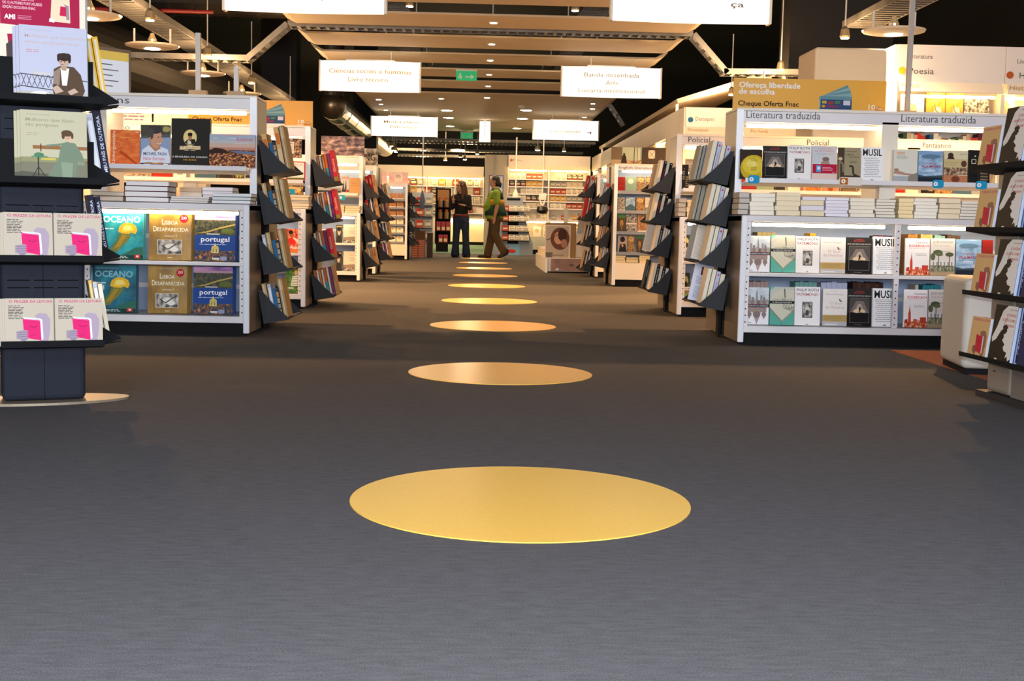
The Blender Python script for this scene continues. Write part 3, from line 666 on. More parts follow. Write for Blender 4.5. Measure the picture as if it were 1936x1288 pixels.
SPINE['red_script'] = [('r', .02, .01, .98, .99, '#cc2f38'), ('v', 'Gosto', .8, .3, .72, .55, '#f0c8a8'), ('r', .02, .01, .98, .14, '#8a8a3a')]
SPINE['purple'] = [('r', .03, .01, .97, .99, '#7a3a6a'), ('e', .5, .06, .16, .014, '#f0e8ec')]
SPINE['dark_red'] = [('r', .03, .01, .97, .99, '#8a1e1c'), ('r', .2, .55, .8, .85, '#a8443c'), ('v', 'Atlas', .66, .6, .82, .3, '#e0b8a8')]
SPINE['wood'] = [('r', .03, .01, .97, .99, '#b48a5c'), ('e', .5, .6, .25, .12, '#8a5f3a'), ('v', 'Arte', .7, .72, .9, .3, '#6a4428')]
SPINE['silver'] = [('r', .03, .01, .97, .99, '#b8bcc4'), ('r', .2, .1, .8, .9, '#e6e8ee')]
SPINE['black_white'] = [('r', .03, .01, .97, .99, '#22242a'), ('v', 'DESIGN', .68, .4, .8, .36, '#d8d8d8')]
SPINE['red_tab'] = [('r', .03, .01, .97, .99, '#d8d0c8'), ('r', .03, .82, .97, .99, '#e8442c')]
SPINE['yellow_map'] = [('r', .03, .01, .97, .99, '#e0b03c'), ('r', .3, .04, .7, .96, '#d8d0bc')]
SPINE['navy_text'] = [('r', .03, .01, .97, .99, '#1a1c30'), ('v', 'O MEU PAÍS DE OUTRORA', .72, .08, .92, .42, '#c8ccd8')]
SPINE['lilac_text'] = [('r', .03, .01, .97, .99, '#b4bad2'), ('v', 'O PRAZER DA LEITURA', .7, .12, .92, .42, '#b0406a')]
SPINE['navy_band'] = [('r', .03, .01, .97, .99, '#a8b4d4'), ('r', .2, .06, .8, .94, '#24284e'), ('v', 'CRÓNICA', .66, .2, .8, .32, '#d8dcec')]
# ---------------------------------------------------------------- shop materials
M_WHITE = mat('shelf_white', '#dcd8d8', .35, noise=(3, .03))
M_EDGE = mat('shelf_edge', '#e4e6ea', .25)
M_PANEL = mat('panel_taupe', '#75695a', .38, noise=(8, .05))
M_BLUE = mat('back_blue', '#94a4bd', .5)
M_BLACK = mat('plinth_black', '#08080a', .7, spec=.2)
M_DGREY = mat('metal_dark', '#292a2d', .6, spec=.25, noise=(30, .06))
M_LEDGE = mat('ledge_black', '#0e0f12', .75, spec=.15)
M_RAIL = mat('rail_dark', '#121316', .8, spec=.15)
M_SLOT = mat('slot_dark', '#0c0d10', .9, spec=.1)
M_TUBE = glow('tube_light', '#ffe6be', 26.0)
M_CREAM = mat('cream_board', '#e6dccb', .5, noise=(2, .03))
M_INK = mat('sign_ink', '#46433f', .5)
M_CONC = mat('plaster', '#c9bca6', .8, noise=(1.5, .04))
M_GALV = mat('galvanised', '#6e6b66', .5, .6, noise=(9, .15))
M_VOID = mat('void_paint', '#0b0a0a', .9)
M_YEL = mat('sign_yellow', '#dfa015', .45)

# ---------------------------------------------------------------- setting
def carpet():
    m = bpy.data.materials.new('carpet')
    m.use_nodes = True
    nt = m.node_tree
    b = nt.nodes['Principled BSDF']
    b.inputs['Roughness'].default_value = .95
    b.inputs['Specular IOR Level'].default_value = .12
    tc = nt.nodes.new('ShaderNodeTexCoord')
    n = nt.nodes.new('ShaderNodeTexNoise')
    n.inputs['Scale'].default_value = 320
    n.inputs['Detail'].default_value = 3
    mp = nt.nodes.new('ShaderNodeMapping')
    mp.inputs['Scale'].default_value = (.25, 1, 1)
    n2 = nt.nodes.new('ShaderNodeTexNoise')
    n2.inputs['Scale'].default_value = 70
    n2.inputs['Detail'].default_value = 6
    mx = nt.nodes.new('ShaderNodeMix')
    mx.data_type = 'FLOAT'
    mx.inputs[0].default_value = .3
    r = nt.nodes.new('ShaderNodeValToRGB')
    r.color_ramp.elements[0].position = .34
    r.color_ramp.elements[1].position = .66
    r.color_ramp.elements[0].color = hexc('#42403f')
    r.color_ramp.elements[1].color = hexc('#656161')
    nt.links.new(tc.outputs['Object'], n.inputs['Vector'])
    nt.links.new(tc.outputs['Object'], mp.inputs['Vector'])
    nt.links.new(mp.outputs['Vector'], n2.inputs['Vector'])
    nt.links.new(n.outputs['Fac'], mx.inputs[2])
    nt.links.new(n2.outputs['Fac'], mx.inputs[3])
    nt.links.new(mx.outputs[0], r.inputs['Fac'])
    nt.links.new(r.outputs['Color'], b.inputs['Base Color'])
    bp = nt.nodes.new('ShaderNodeBump')
    bp.inputs['Strength'].default_value = .5
    bp.inputs['Distance'].default_value = .004
    nt.links.new(n.outputs['Fac'], bp.inputs['Height'])
    nt.links.new(bp.outputs['Normal'], b.inputs['Normal'])
    return m


M_CARPET = carpet()
struct(MB().box(-12, 10, -12, 31.2, -.1, 0, M_CARPET).build('floor'))
struct(MB().box(-12, 10, 31.2, 46, -.1, 0, mat('carpet_green', '#6f9a7e', .9, noise=(60, .12))).build('floor_green'))
struct(MB().box(2.70, 10, 2.5, 8.02, 0, .003, mat('carpet_orange', '#a5562c', .95, noise=(90, .15))).build('floor_orange'))
struct(MB().box(-12, 10, -12, 46, 6.0, 6.2, M_VOID).build('ceiling'))
struct(MB().box(-12.2, -12, -12, 46, -.1, 6.2, M_VOID).build('wall_left'))
struct(MB().box(10, 10.2, -12, 46, -.1, 6.2, M_VOID).build('wall_right'))
struct(MB().box(-12, 10, 45.6, 45.8, -.1, 6.2, M_VOID).build('wall_back'))
struct(MB().box(-12, 10, -12.2, -12, -.1, 6.2, mat('front_wall', '#6a6a70', .8)).build('wall_front'))

# yellow floor discs, 2.97 m apart down the aisle
M_DISC = mat('floor_vinyl', '#fcc252', .32, spec=.5, noise=(160, .06))
dsc = ['big yellow floor disc alone on the open carpet in front of all shelves', 'yellow floor disc second in line, level with the white upholstered cube',
       'yellow floor disc between the two first shelving gondolas', 'yellow floor disc just past the crime-fiction gondola rack', 'yellow floor disc level with the street-photo gondola front',
       'yellow floor disc beside the decoration gondola rack, sixth in line', 'yellow floor disc beside the white poster counter, seventh in line',
       'thin yellow floor disc eighth in line, a step before the two people', 'thin yellow floor disc last in line at the feet of the people']
for i in range(9):
    y = 3.44 + 2.97 * i if i < 8 else 27.1
    o = MB().lathe([(.4725, 0), (.4725, .003)], (0, 0, 0), M_DISC, 64).build('floor_disc')
    o.location = (.137 + .002 * i, y, .0005)
    tag(o, dsc[i], 'floor disc', 'yellow discs along the aisle floor')


# ---------------------------------------------------------------- ceiling rafts
def raft(name, y0, y1, label, x0=-2.44, x1=2.76, z=3.2):
    """plaster raft: flat soffit, ends curled up, thin"""
    t = .025
    prof = [(x0, z + .15), (x0 + .01, z + .09), (x0 + .05, z + .05), (x0 + .16, z), (x1 - .16, z), (x1 - .05, z + .05), (x1 - .01, z + .09), (x1, z + .15)]
    inn = [(p[0] + (t if i < 4 else -t), p[1] + t * (1 if 1 < i < 6 else .3)) for i, p in enumerate(prof)]
    r = thing(name, label, 'ceiling raft', ((x0 + x1) / 2, (y0 + y1) / 2, z), group='plaster rafts under the ceiling')
    MB().prism(prof + inn[::-1], 'y', y0, y1, mat('raft_plaster', '#c2b198', .7, noise=(1.2, .03))).build('soffit', r)
    return r


RAFTS = [(11.55, 12.5), (13.32, 14.28), (15.07, 16.0), (16.82, 17.9), (18.55, 19.6), (20.37, 21.4), (22.05, 23.2), (24.1, 34.0)]
rl = ['plaster ceiling raft above the two front lightbox signs', 'plaster ceiling raft second from the front, cut by the frame top', 'plaster ceiling raft with cable tray crossing behind it',
      'plaster ceiling raft with free curled ends above the second pair of signs', 'plaster ceiling raft carrying the second pair of lightbox signs', 'plaster ceiling raft from which the front green exit sign hangs',
      'last narrow plaster ceiling raft before the long panel', 'long plaster ceiling panel with rows of downlights over the back of the shop']
M_LAMP = glow('lamp_face', '#fff0d0', 40.0)
M_RIM = mat('lamp_rim', '#d8d4cc', .3)
M_TUBEW = glow('tube_light_warm', '#ffcf8a', 40.0)
LIGHTS = []


def lamp(kind, loc, energy, col=(1, .68, .38), size=.05, spot=None, rot=(0, 0, 0)):
    l = bpy.data.lights.new('lamp_or_fill_light', kind)
    l.energy = energy
    l.color = col
    if kind in ('POINT', 'SPOT'):
        l.shadow_soft_size = size
    if kind == 'SPOT':
        l.spot_size = math.radians(spot or 120)
        l.spot_blend = .6
    o = bpy.data.objects.new('lamp_or_fill_light', l)
    COL.objects.link(o)
    o.location = loc
    o.rotation_euler = rot
    LIGHTS.append(o)
    return o


for i, (a, b) in enumerate(RAFTS):
    r = raft('ceiling_raft', a, b, rl[i])
    if i < 7:
        MB().lathe([(.055, 0), (.06, .006), (.06, .012)], (.17, (a + b) / 2, 3.188), M_RIM, 16).build('downlight_rim', r)
        MB().lathe([(.04, 0), (.04, .002)], (.17, (a + b) / 2, 3.1855), M_LAMP, 16).build('downlight_lens', r)
        lamp('SPOT', (.17, (a + b) / 2, 3.17), 55, spot=140)
    else:
        for x, y, rr in [(-2.0, 25.6, .05), (-2.03, 26.6, .04), (-.73, 25.1, .05), (.17, 24.7, .05), (2.3, 25.4, .04), (2.39, 26.5, .05), (-.68, 27.7, .12), (-.685, 29.6, .12), (1.03, 27.2, .12), (1.036, 29.4, .12), (-2.03, 28.0, .04), (2.4, 28.6, .05), (-2.0, 30.4, .05), (.18, 31, .05), (-.7, 32.2, .1), (1.0, 32.4, .1)]:
            MB().lathe([(rr + .015, 0), (rr + .02, .006), (rr + .02, .012)], (x, y, 3.188), M_RIM, 16).build('downlight_rim', r)
            MB().lathe([(rr, 0), (rr, .002)], (x, y, 3.1855), M_LAMP, 16).build('downlight_lens', r)
            if rr >= .1:
                lamp('SPOT', (x, y, 3.17), 110, spot=150)

# smoke detector on the long panel
sd = thing('smoke_detector', 'small round smoke detector under the long plaster panel', 'smoke detector', (.9, 26.2, 3.13))
MB().lathe([(.03, 0), (.06, .015), (.07, .05), (.075, .068)], (0, 0, 0), M_WHITE, 20).build('detector_body', sd, True)
MB().lathe([(.006, 0), (.006, .005)], (.0, 0, -.005), mat('red_led', '#a02020', .3), 8).build('indicator', sd, True)


# ---------------------------------------------------------------- lightbox signs
def lightbox(xc, Y, lines, label, zc=2.845, W=1.42, H=.42):
    g = glow('lightbox_face', '#fff6e6', 1.25)
    t = thing('hanging_sign', label, 'sign', (xc, Y, zc - H / 2), group='lit department signs under the rafts')
    n = 12
    fr = [(-W / 2 + W * i / n, -.05 - .06 * math.cos(PI * (i / n - .5))) for i in range(n + 1)]
    MB().prism(fr + [(-p[0], -p[1]) for p in fr], 'z', 0, H, g).build('light_panel', t, True)
    cap = MB()
    cap.box(-W / 2 - .025, -W / 2 - .002, -.065, .065, -.012, H + .008, mat('sign_cap', '#e8e2d4', .3))
    cap.build('end_cap', t, True)
    cap = MB()
    cap.box(W / 2 + .002, W / 2 + .025, -.065, .065, -.012, H + .008, mat('sign_cap', '#e8e2d4', .3))
    cap.build('end_cap', t, True)
    MB().box(-.35, .35, -.02, .02, H, H + .03, M_RIM).build('hanger_bar', t, True)
    for s in (-.3, .3):
        MB().tube((s, 0, H + .03), (s, 0, H + .145), .006, M_RIM, n=8).build('hanger_rod', t, True)
    tx = MB()
    for s, x0, x1, z, h, c in lines:
        vs, fs = glyphs(s, .012)
        a, b = min(v[0] for v in vs), max(v[0] for v in vs)
        kx, ky = (x1 - x0) / (b - a), h / CAPH
        pts = []
        for vx, vy in vs:
            X = x0 + (vx - a) * kx
            fy = -.05 - .06 * math.cos(PI * ((X + W / 2) / W - .5))
            pts.append((X, fy - .004, z + vy * ky))
        tx.add(pts, fs, mat('sign_text_' + c[1:], c, .6))
    if lines:
        tx.build('sign_lettering', t, True)
    return t


lightbox(-1.575, 11.6, [('Turismo', -.17, .19, .085, .065, '#8c8478')], 'large lit department sign at the frame top, lettering ending in grey')
lightbox(1.915, 11.6, [('ça', .35, .475, .125, .05, '#6c655c')], 'large lit department sign at the frame top, nearer the tall poetry shelves')
MB  # (signs further down the aisle)
lightbox(-1.57, 18.5, [('Ciências sociais e humanas', -.59, .6, .245, .062, '#d6a94a'), ('Livro técnico', -.31, .265, .125, .062, '#cdbf9c')], 'lit sign for social sciences hung on the fifth raft')
lightbox(1.93, 18.5, [('Banda desenhada', -.4, .4, .275, .06, '#a8a294'), ('Arte', -.09, .1, .165, .06, '#a8a294'), ('Livraria internacional', -.48, .48, .05, .06, '#b4ac9c')], 'lit sign of three text lines for comics and art')
lightbox(-1.62, 28.0, [('Música clássica', -.44, .42, .275, .055, '#dccfae'), ('DVD musical', -.3, .3, .165, .055, '#d8ccb0')], 'small-looking lit sign under the long panel, behind the social-sciences sign')
s3 = lightbox(1.945, 28.0, [('Livro infantil', -.34, .3, .15, .055, '#d0c4a4')], 'small-looking lit sign with an arrow under the long panel')
ar = MB()
ar.prism([(.46, .165), (.53, .165), (.53, .195), (.57, .158), (.53, .12), (.53, .15), (.46, .15)], 'y', -.100, -.088, M_INK)
ar.build('arrow_mark', s3, True)


def exit_sign(x, Y, z, label):
    t = thing('exit_sign', label, 'exit sign', (x, Y, z), group='green emergency exit signs')
    MB().box(-.165, .165, -.02, .02, 0, .15, glow('exit_green', '#0c8a55', .9)).build('exit_panel', t, True)
    MB().box(-.17, .17, -.03, .03, .15, .175, M_RIM).build('housing', t, True)
    b = MB()
    w = mat('exit_white', '#bfe8d4', .5)
    b.ball((-.1, -.022, .105), .014, .003, .014, w, 10)
    b.prism([(-.115, .09), (-.085, .092), (-.07, .06), (-.08, .02), (-.1, .02), (-.095, .05), (-.125, .03), (-.135, .04)], 'y', -.024, -.021, w)
    b.prism([(-.02, .07), (.07, .07), (.07, .1), (.125, .06), (.07, .02), (.07, .05), (-.02, .05)], 'y', -.024, -.021, w)
    b.build('exit_print', t, True)


exit_sign(-.195, 20.3, 3.02, 'front green emergency exit sign hung below a plaster raft')
exit_sign(-.29, 33.9, 3.0, 'far green emergency exit sign at the end of the long panel')


# ---------------------------------------------------------------- cable trays, ducts, pipes, spots
def tray(path, label, w=.3, group='cable trays'):
    """ladder tray along a polyline of 3-D points"""
    t = thing('cable_tray', label, 'cable tray', path[0], group=group)
    for s, nm in ((-1, 'side_rail'), (1, 'side_rail')):
        b = MB()
        for p, q in zip(path, path[1:]):
            p, q = Vector(p), Vector(q)
            d = (q - p).normalized()
            n = d.cross(Vector((0, 0, 1)))
            n = n.normalized() * (w / 2 * s)
            u = n.cross(d).normalized()
            if u.z < 0:
                u = -u
            k = n.normalized() * .008
            vs = [p + n + k - d * .01, p + n - k - d * .01, p + n - k + u * .07 - d * .01, p + n + k + u * .07 - d * .01]
            vs += [v + (q - p) + d * .02 for v in vs]
            b.add(vs, [(0, 1, 2, 3), (4, 7, 6, 5), (0, 4, 5, 1), (1, 5, 6, 2), (2, 6, 7, 3), (3, 7, 4, 0)], M_GALV)
        b.build(nm, t)
    b = MB()
    for p, q in zip(path, path[1:]):
        p, q = Vector(p), Vector(q)
        d = (q - p).normalized()
        n = d.cross(Vector((0, 0, 1))).normalized() * (w / 2)
        L = (q - p).length
        k = 0
        while k * .12 < L:
            c = p + d * (k * .12)
            b.add([c - n - d * .02, c + n - d * .02, c + n + d * .02, c - n + d * .02] + [v + Vector((0, 0, .012)) for v in (c - n - d * .02, c + n - d * .02, c + n + d * .02, c - n + d * .02)],
                  [(0, 1, 2, 3), (7, 6, 5, 4), (0, 4, 5, 1), (1, 5, 6, 2), (2, 6, 7, 3), (3, 7, 4, 0)], M_GALV)
            k += 1
    b.build('tray_rungs_frame', t)
    return t


tray([(-3.62, 6.0, 2.86), (-3.62, 24.0, 2.94)], 'long cable tray carrying the disc lamps over the travel shelves', .36)
tray([(4.02, 4.5, 2.86), (4.02, 13.4, 2.9)], 'long cable tray carrying a disc lamp beside the poetry shelves', .36)
tray([(-5.2, 16.1, 2.72), (-2.9, 16.25, 2.74), (-2.4, 16.25, 3.18), (2.7, 16.25, 3.18), (3.13, 16.25, 2.72), (4.6, 16.25, 2.74)], 'cable tray crossing the aisle, bent down at both ends behind a raft', .26)
tray([(-1.15, 12.9, 3.62), (-1.15, 24.0, 3.62)], 'lengthwise cable tray above the rafts on the exit-sign side', .36)
tray([(1.55, 12.9, 3.62), (1.55, 24.0, 3.62)], 'lengthwise cable tray above the rafts on the comics-sign side', .36)
tray([(2.5, 26.0, 3.42), (2.82, 26.0, 3.0), (2.95, 26.0, 2.8)], 'short bent cable tray running down towards the white wall unit', .22)
for y, z, nm in ((30.5, 2.95, 'first past the long panel edge'), (36.0, 2.98, 'just beyond the far exit sign'), (38.5, 2.9, 'third across the back bay'), (41, 2.86, 'last one before the back shelves')):
    tray([(-2.55, y + (4 if y < 31 else 0), z), (3.2, y + (4 if y < 31 else 0), z)], 'cross cable tray over the back bay, ' + nm, .34)
M_DUCT = mat('duct_metal', '#5c564e', .32, .8, noise=(5, .12))
M_DUCTK = mat('duct_dark', '#2c2a28', .5, .3, noise=(4, .1))
d = thing('air_duct', 'round silver air duct with an elbow beside the long ceiling panel', 'duct', (-2.95, 25.6, 3.0))
MB().tube((-2.95, 25.9, 3.05), (-2.9, 40, 3.05), .27, M_DUCT, n=20).build('straight_pipe', d)
MB().tube((-2.95, 25.75, 3.25), (-2.95, 25.75, 5.9), .24, M_DUCTK, n=20).build('riser', d)
MB().ball((-2.95, 25.75, 3.08), .29, .27, .29, M_DUCT, 20).build('elbow', d, smooth=True)
for k in range(8):
    MB().tube((-2.95, 27 + k * 1.6, 3.05), (-2.95, 27.06 + k * 1.6, 3.05), .285, M_DUCT, n=20).build('joint_ring', d)
d = thing('air_duct', 'wide dark air duct under the void behind the disc lamps', 'duct', (-5.6, 15, 3.0))
MB().tube((-6.6, 15.0, 3.35), (-4.9, 25.0, 3.1), .5, M_DUCTK, n=24).build('straight_pipe', d)
MB().tube((-6.6, 15.0, 3.35), (-10.5, 15.6, 3.5), .5, M_DUCTK, n=24).build('side_branch', d)
d = thing('hanging_air_duct', 'horizontal ribbed air duct high beside the hanging columns', 'duct', (-4.5, 22, 4.5))
MB().tube((-7, 22, 4.5), (-2.7, 22, 4.5), .32, M_DUCT, n=20).build('straight_pipe', d)
for k in range(9):
    MB().tube((-6.8 + k * .5, 22, 4.5), (-6.74 + k * .5, 22, 4.5), .34, M_DUCT, n=20).build('joint_ring', d)
for x, y, w, lab in ((-6.9, 20.5, 1.2, 'broad black column among the ducts behind the disc lamps'), (-4.25, 27.5, .75, 'narrow black column near the silver duct elbow'), (5.2, 18.5, 1.5, 'broad black column behind the white display block'), (-2.9, 33, .6, 'black column beyond the street-photo gondola')):
    b = MB().box(x - w / 2, x + w / 2, y - .3, y + .3, 0 if y > 30 else 2.4, 6.0, mat('column_black', '#100f11', .75)).build('pillar')
    struct(b)
    b.name = 'trim_1'
for z, y, lab in ((3.28, 13.5, 'upper red sprinkler pipe crossing the black void'), (2.99, 13.9, 'lower red sprinkler pipe crossing the black void')):
    d = thing('hanging_sprinkler_pipe', lab, 'pipe', (-4.5, y, z), group='red sprinkler pipes')
    MB().tube((-8.5, y, z), (-2.9, y + .1, z), .022, mat('pipe_red', '#5a0c0e', .4), n=10).build('pipe_run', d)
    for x in (-5.6, -4.6, -3.1):
        MB().tube((x, y + .05, z), (x, y + .1, 5.98), .005, M_RAIL, n=6).build('drop_rod', d)


def spot(x, y, z, label, face=.045):
    t = thing('spotlight', label, 'spotlight', (x, y, z), group='small round spotlights on the trays')
    MB().lathe([(face, 0), (face * 1.15, .02), (face * .9, .09), (.012, .12)], (0, 0, 0), mat('spot_can', '#b8a888', .3, .6), 16).build('lamp_can', t, True)
    MB().lathe([(face * .9, 0), (face * .9, .004)], (0, 0, -.006), glow('spot_glow', '#fff2cc', 45), 16).build('lamp_face', t, True)
    MB().tube((0, 0, .12), (0, 0, max(.18, 3.6 - z)), .008, M_RIM, n=6).build('drop_rod', t, True)


spl = [(-.83, 15.15), (1.13, 15.15), (-1.34, 17.0), (-.815, 16.9 - .55 + .15), (1.14, 16.45), (.17, 16.5), (-1.33, 18.25), (-.94, 18.25), (1.17, 18.2), (1.68, 18.2), (-.82, 20.0), (1.13, 20.0), (1.09, 21.7), (-.79, 21.7)]
rows = {}
for x, y in spl:
    g = max(i for i, rf in enumerate(RAFTS[:-1]) if rf[0] < y)
    side = 'exit-sign side' if x < .1 else ('aisle middle' if x < .5 else 'comics-sign side')
    q = rows.setdefault((g, side), [])
    q.append(1)
    spot(x, y, 3.3, f'small glowing spotlight in the gap after raft {["one","two","three","four","five","six","seven"][g]}, {side}' + (', outer of two' if len(q) == 2 else (', third' if len(q) == 3 else '')))
for i, (x, y, z) in enumerate([(-2.3, 34.3, 2.78), (-2.35, 36.6, 2.75), (-1.5, 36, 2.78), (-2.2, 33.5, 2.62), (-.5, 37.6, 2.7), (-.35, 36.1, 2.55), (.0, 36.2, 2.72), (1.6, 33.6, 2.72), (2.3, 33.5, 2.7), (-1.0, 40, 2.7)]):
    spot(x, y, z, f'small round spotlight {ORD[i]} along the back bay cross trays', .07 if i in (0, 3, 7) else .05)


def disc_lamp(x, y, z, label, R=.3):
    t = thing('pendant_lamp', label, 'lamp', (x, y, z), group='flat disc pendant lamps under the trays')
    MB().lathe([(.09, .0), (R * .75, .008), (R - .01, .022), (R, .04), (R - .02, .045), (.1, .03)], (0, 0, 0), mat('disc_white', '#c9c0b2', .5), 40).build('reflector_disc', t, True, smooth=False)
    MB().lathe([(.085, 0), (.085, .006)], (0, 0, -.006), glow('disc_glow', '#fff4dc', 22), 24).build('diffuser', t, True)
    MB().lathe([(.045, .0), (.05, .06), (.03, .1), (.02, .13)], (0, 0, .04), mat('lamp_glass', '#e8d2a4', .15, .3), 16).build('lamp_housing', t, True)
    for s in (-.2, .2):
        MB().tube((s, 0, .035), (s, 0, .22), .012, M_RIM, n=8).build('bracket_arm', t, True)
    lamp('SPOT', (x, y, z - .03), 70, spot=150)


for x, y, z, l in ((-3.72, 12.3, 2.63, 'flat disc lamp partly behind the dark metal stand'), (-3.66, 14.4, 2.635, 'flat disc lamp over the travel gondola, second along the tray'), (-3.67, 17.05, 2.64, 'flat disc lamp third along the tray by the thin pole'),
                   (-3.7, 20, 2.67, 'flat disc lamp peeping over the travel gondola top'), (3.99, 12.2, 2.66, 'flat disc lamp beside the tall poetry shelving'), (3.2, 13.3, 2.2, 'flat disc lamp half behind the yellow voucher board by the highlights shelf')):
    disc_lamp(x, y, z, l)

# white pendant lantern far down the aisle
t = thing('pendant_lantern', 'white box lantern hanging in mid-aisle near the far exit sign', 'lantern', (.17, 30, 2.68))
MB().prism([(-.13, -.1), (0, -.16), (.13, -.1), (.13, .1), (0, .16), (-.13, .1)], 'z', 0, .47, glow('lantern_white', '#fff4e0', 1.6)).build('lantern_body', t, True)
for x in (-.13, 0, .13):
    MB().box(x - .008, x + .008, -.168 if x == 0 else -.11, -.16 if x == 0 else -.1, 0, .47, M_RIM).build('corner_rib', t, True)
MB().tube((0, 0, .47), (0, 0, .515), .02, M_RIM, n=8).build('hanger_rod', t, True)
# ---------------------------------------------------------------- gondolas
def sgn_text(mb, s, x0, x1, z, h, y, m=None, bold=0.0):
    t = MB()
    lettering(t, s, x0, x1, z, h, m or M_INK, 0, bold)
    mb.add([(v[0], y, v[2]) for v in t.v], t.f, m or M_INK)


def gondola(name, label, side, Yf, Xe, nb, headers, lower=True, depth=1.16, tubes=(True, True)):
    """double-sided shelving island; its aisle end stands at Xe and it runs away from the aisle (side -1 / +1)"""
    D = side
    Yb = Yf + depth
    g = thing('shelving_gondola', label, 'shelving unit', (Xe, Yf + depth / 2, 0), group='double-sided shelving gondolas')
    W = 1.04 * nb
    xa, xb = Xe, Xe + D * W

    def bx(mb, o0, o1, y0, y1, z0, z1, m):
        return mb.box(Xe + D * o0, Xe + D * o1, y0, y1, z0, z1, m)
    bx(MB(), .03, W, Yf + .05, Yb - .05, 0, .084, M_BLACK).build('plinth', g)
    bev(bx(MB(), .03, W, Yf, Yf + .44, .085, .130, M_WHITE).build('base_shelf', g))
    bx(MB(), .03, W, Yf + .72, Yb, .085, .130, M_WHITE).build('base_shelf', g)
    for (a, b, fr) in ((Yf, Yf + .46, True), (Yf + .72, Yb, False)):
        p = bx(MB(), 0, .028, a + .02, b, .02, .85, M_PANEL).build('end_panel', g)
        if fr:
            e = bx(MB(), -.003, .036, a - .008, a + .02, .02, .852, M_EDGE).build('edge_strip', p)
            bev(e, .006)
    bx(MB(), 0, .03, Yf + .46, Yf + .72, .02, 1.27, M_RAIL).build('rack_rail', g)
    bev(bx(MB(), .0, W, Yf - .004, Yb, .815, .856, M_WHITE).build('counter_top', g))
    bev(bx(MB(), .03, W, Yf + .004, Yf + .44, .456, .480, M_WHITE).build('shelf', g))
    bx(MB(), .03, W, Yf + .46, Yf + .49, .13, .815, M_BLUE).build('back_panel', g)
    bx(MB(), .03, W, Yf + .455, Yf + .459, .285, .315, M_WHITE).build('price_rail', g)
    bx(MB(), .03, W, Yf + .455, Yf + .459, .62, .65, M_WHITE).build('price_rail', g)
    for k in range(nb + 1):
        o = .046 if k == 0 else 1.04 * k
        b = MB()
        bx(b, o - .016, o + .016, Yf + .012, Yf + .04, .085, .815, M_WHITE)
        for j in range(15):
            z = .15 + j * .044
            bx(b, o - .004, o + .004, Yf + .0108, Yf + .013, z, z + .008, M_SLOT)
        b.build('slotted_upright', g)
    ya, yb = Yf + .28, Yf + .68
    for k in range(nb + 1):
        o = 0 if k == 0 else 1.04 * k
        p = bx(MB(), o - (.0 if k == 0 else .055), o + (.028 if k == 0 else .055), ya, yb, .857, 1.5 if k else 1.56, M_PANEL if k == 0 else M_CREAM).build('upper_post', g)
        if k == 0:
            bx(MB(), -.004, .042, ya - .012, ya, .857, 1.562, M_EDGE).build('edge_strip', p)
    bev(bx(MB(), .042, W, ya + .0, ya + .035, 1.482, 1.556, M_WHITE).build('header_board', g))
    h = [c for c in g.children if c.name.startswith('header_board')][-1]
    for s, x0, x1, z, hh in headers:
        b = MB()
        sgn_text(b, s, x0, x1, z, hh, ya - .002)
        b.build('sign_lettering', h)
    bx(MB(), .03, W, yb - .035, yb, 1.482, 1.556, M_WHITE).build('header_board', g)
    bx(MB(), 0, W + .03, ya, yb, 1.557, 1.575, M_CREAM).build('roof_panel', g)
    # display ledge, tipped back
    b = MB()
    P = [(Yf + .16, 1.075), (Yf + .16, 1.105), (Yf + .168, 1.105), (Yf + .172, 1.086), (Yf + .36, 1.066), (Yf + .36, 1.056)]
    b.prism(P, 'x', Xe + D * .045, Xe + D * (W - .02), M_WHITE)
    b.build('display_ledge', g)
    for k in range(nb):
        o0, o1 = 1.04 * k + .08, 1.04 * (k + 1) - .08
        if tubes[0]:
            MB().tube((Xe + D * o0, ya + .06, 1.462), (Xe + D * o1, ya + .06, 1.462), .012, M_TUBE, n=8).build('light_tube', g)
        if tubes[1]:
            MB().tube((Xe + D * o0, Yf + .06, .796), (Xe + D * o1, Yf + .06, .796), .011, M_TUBE, n=8).build('light_tube', g)
    return g


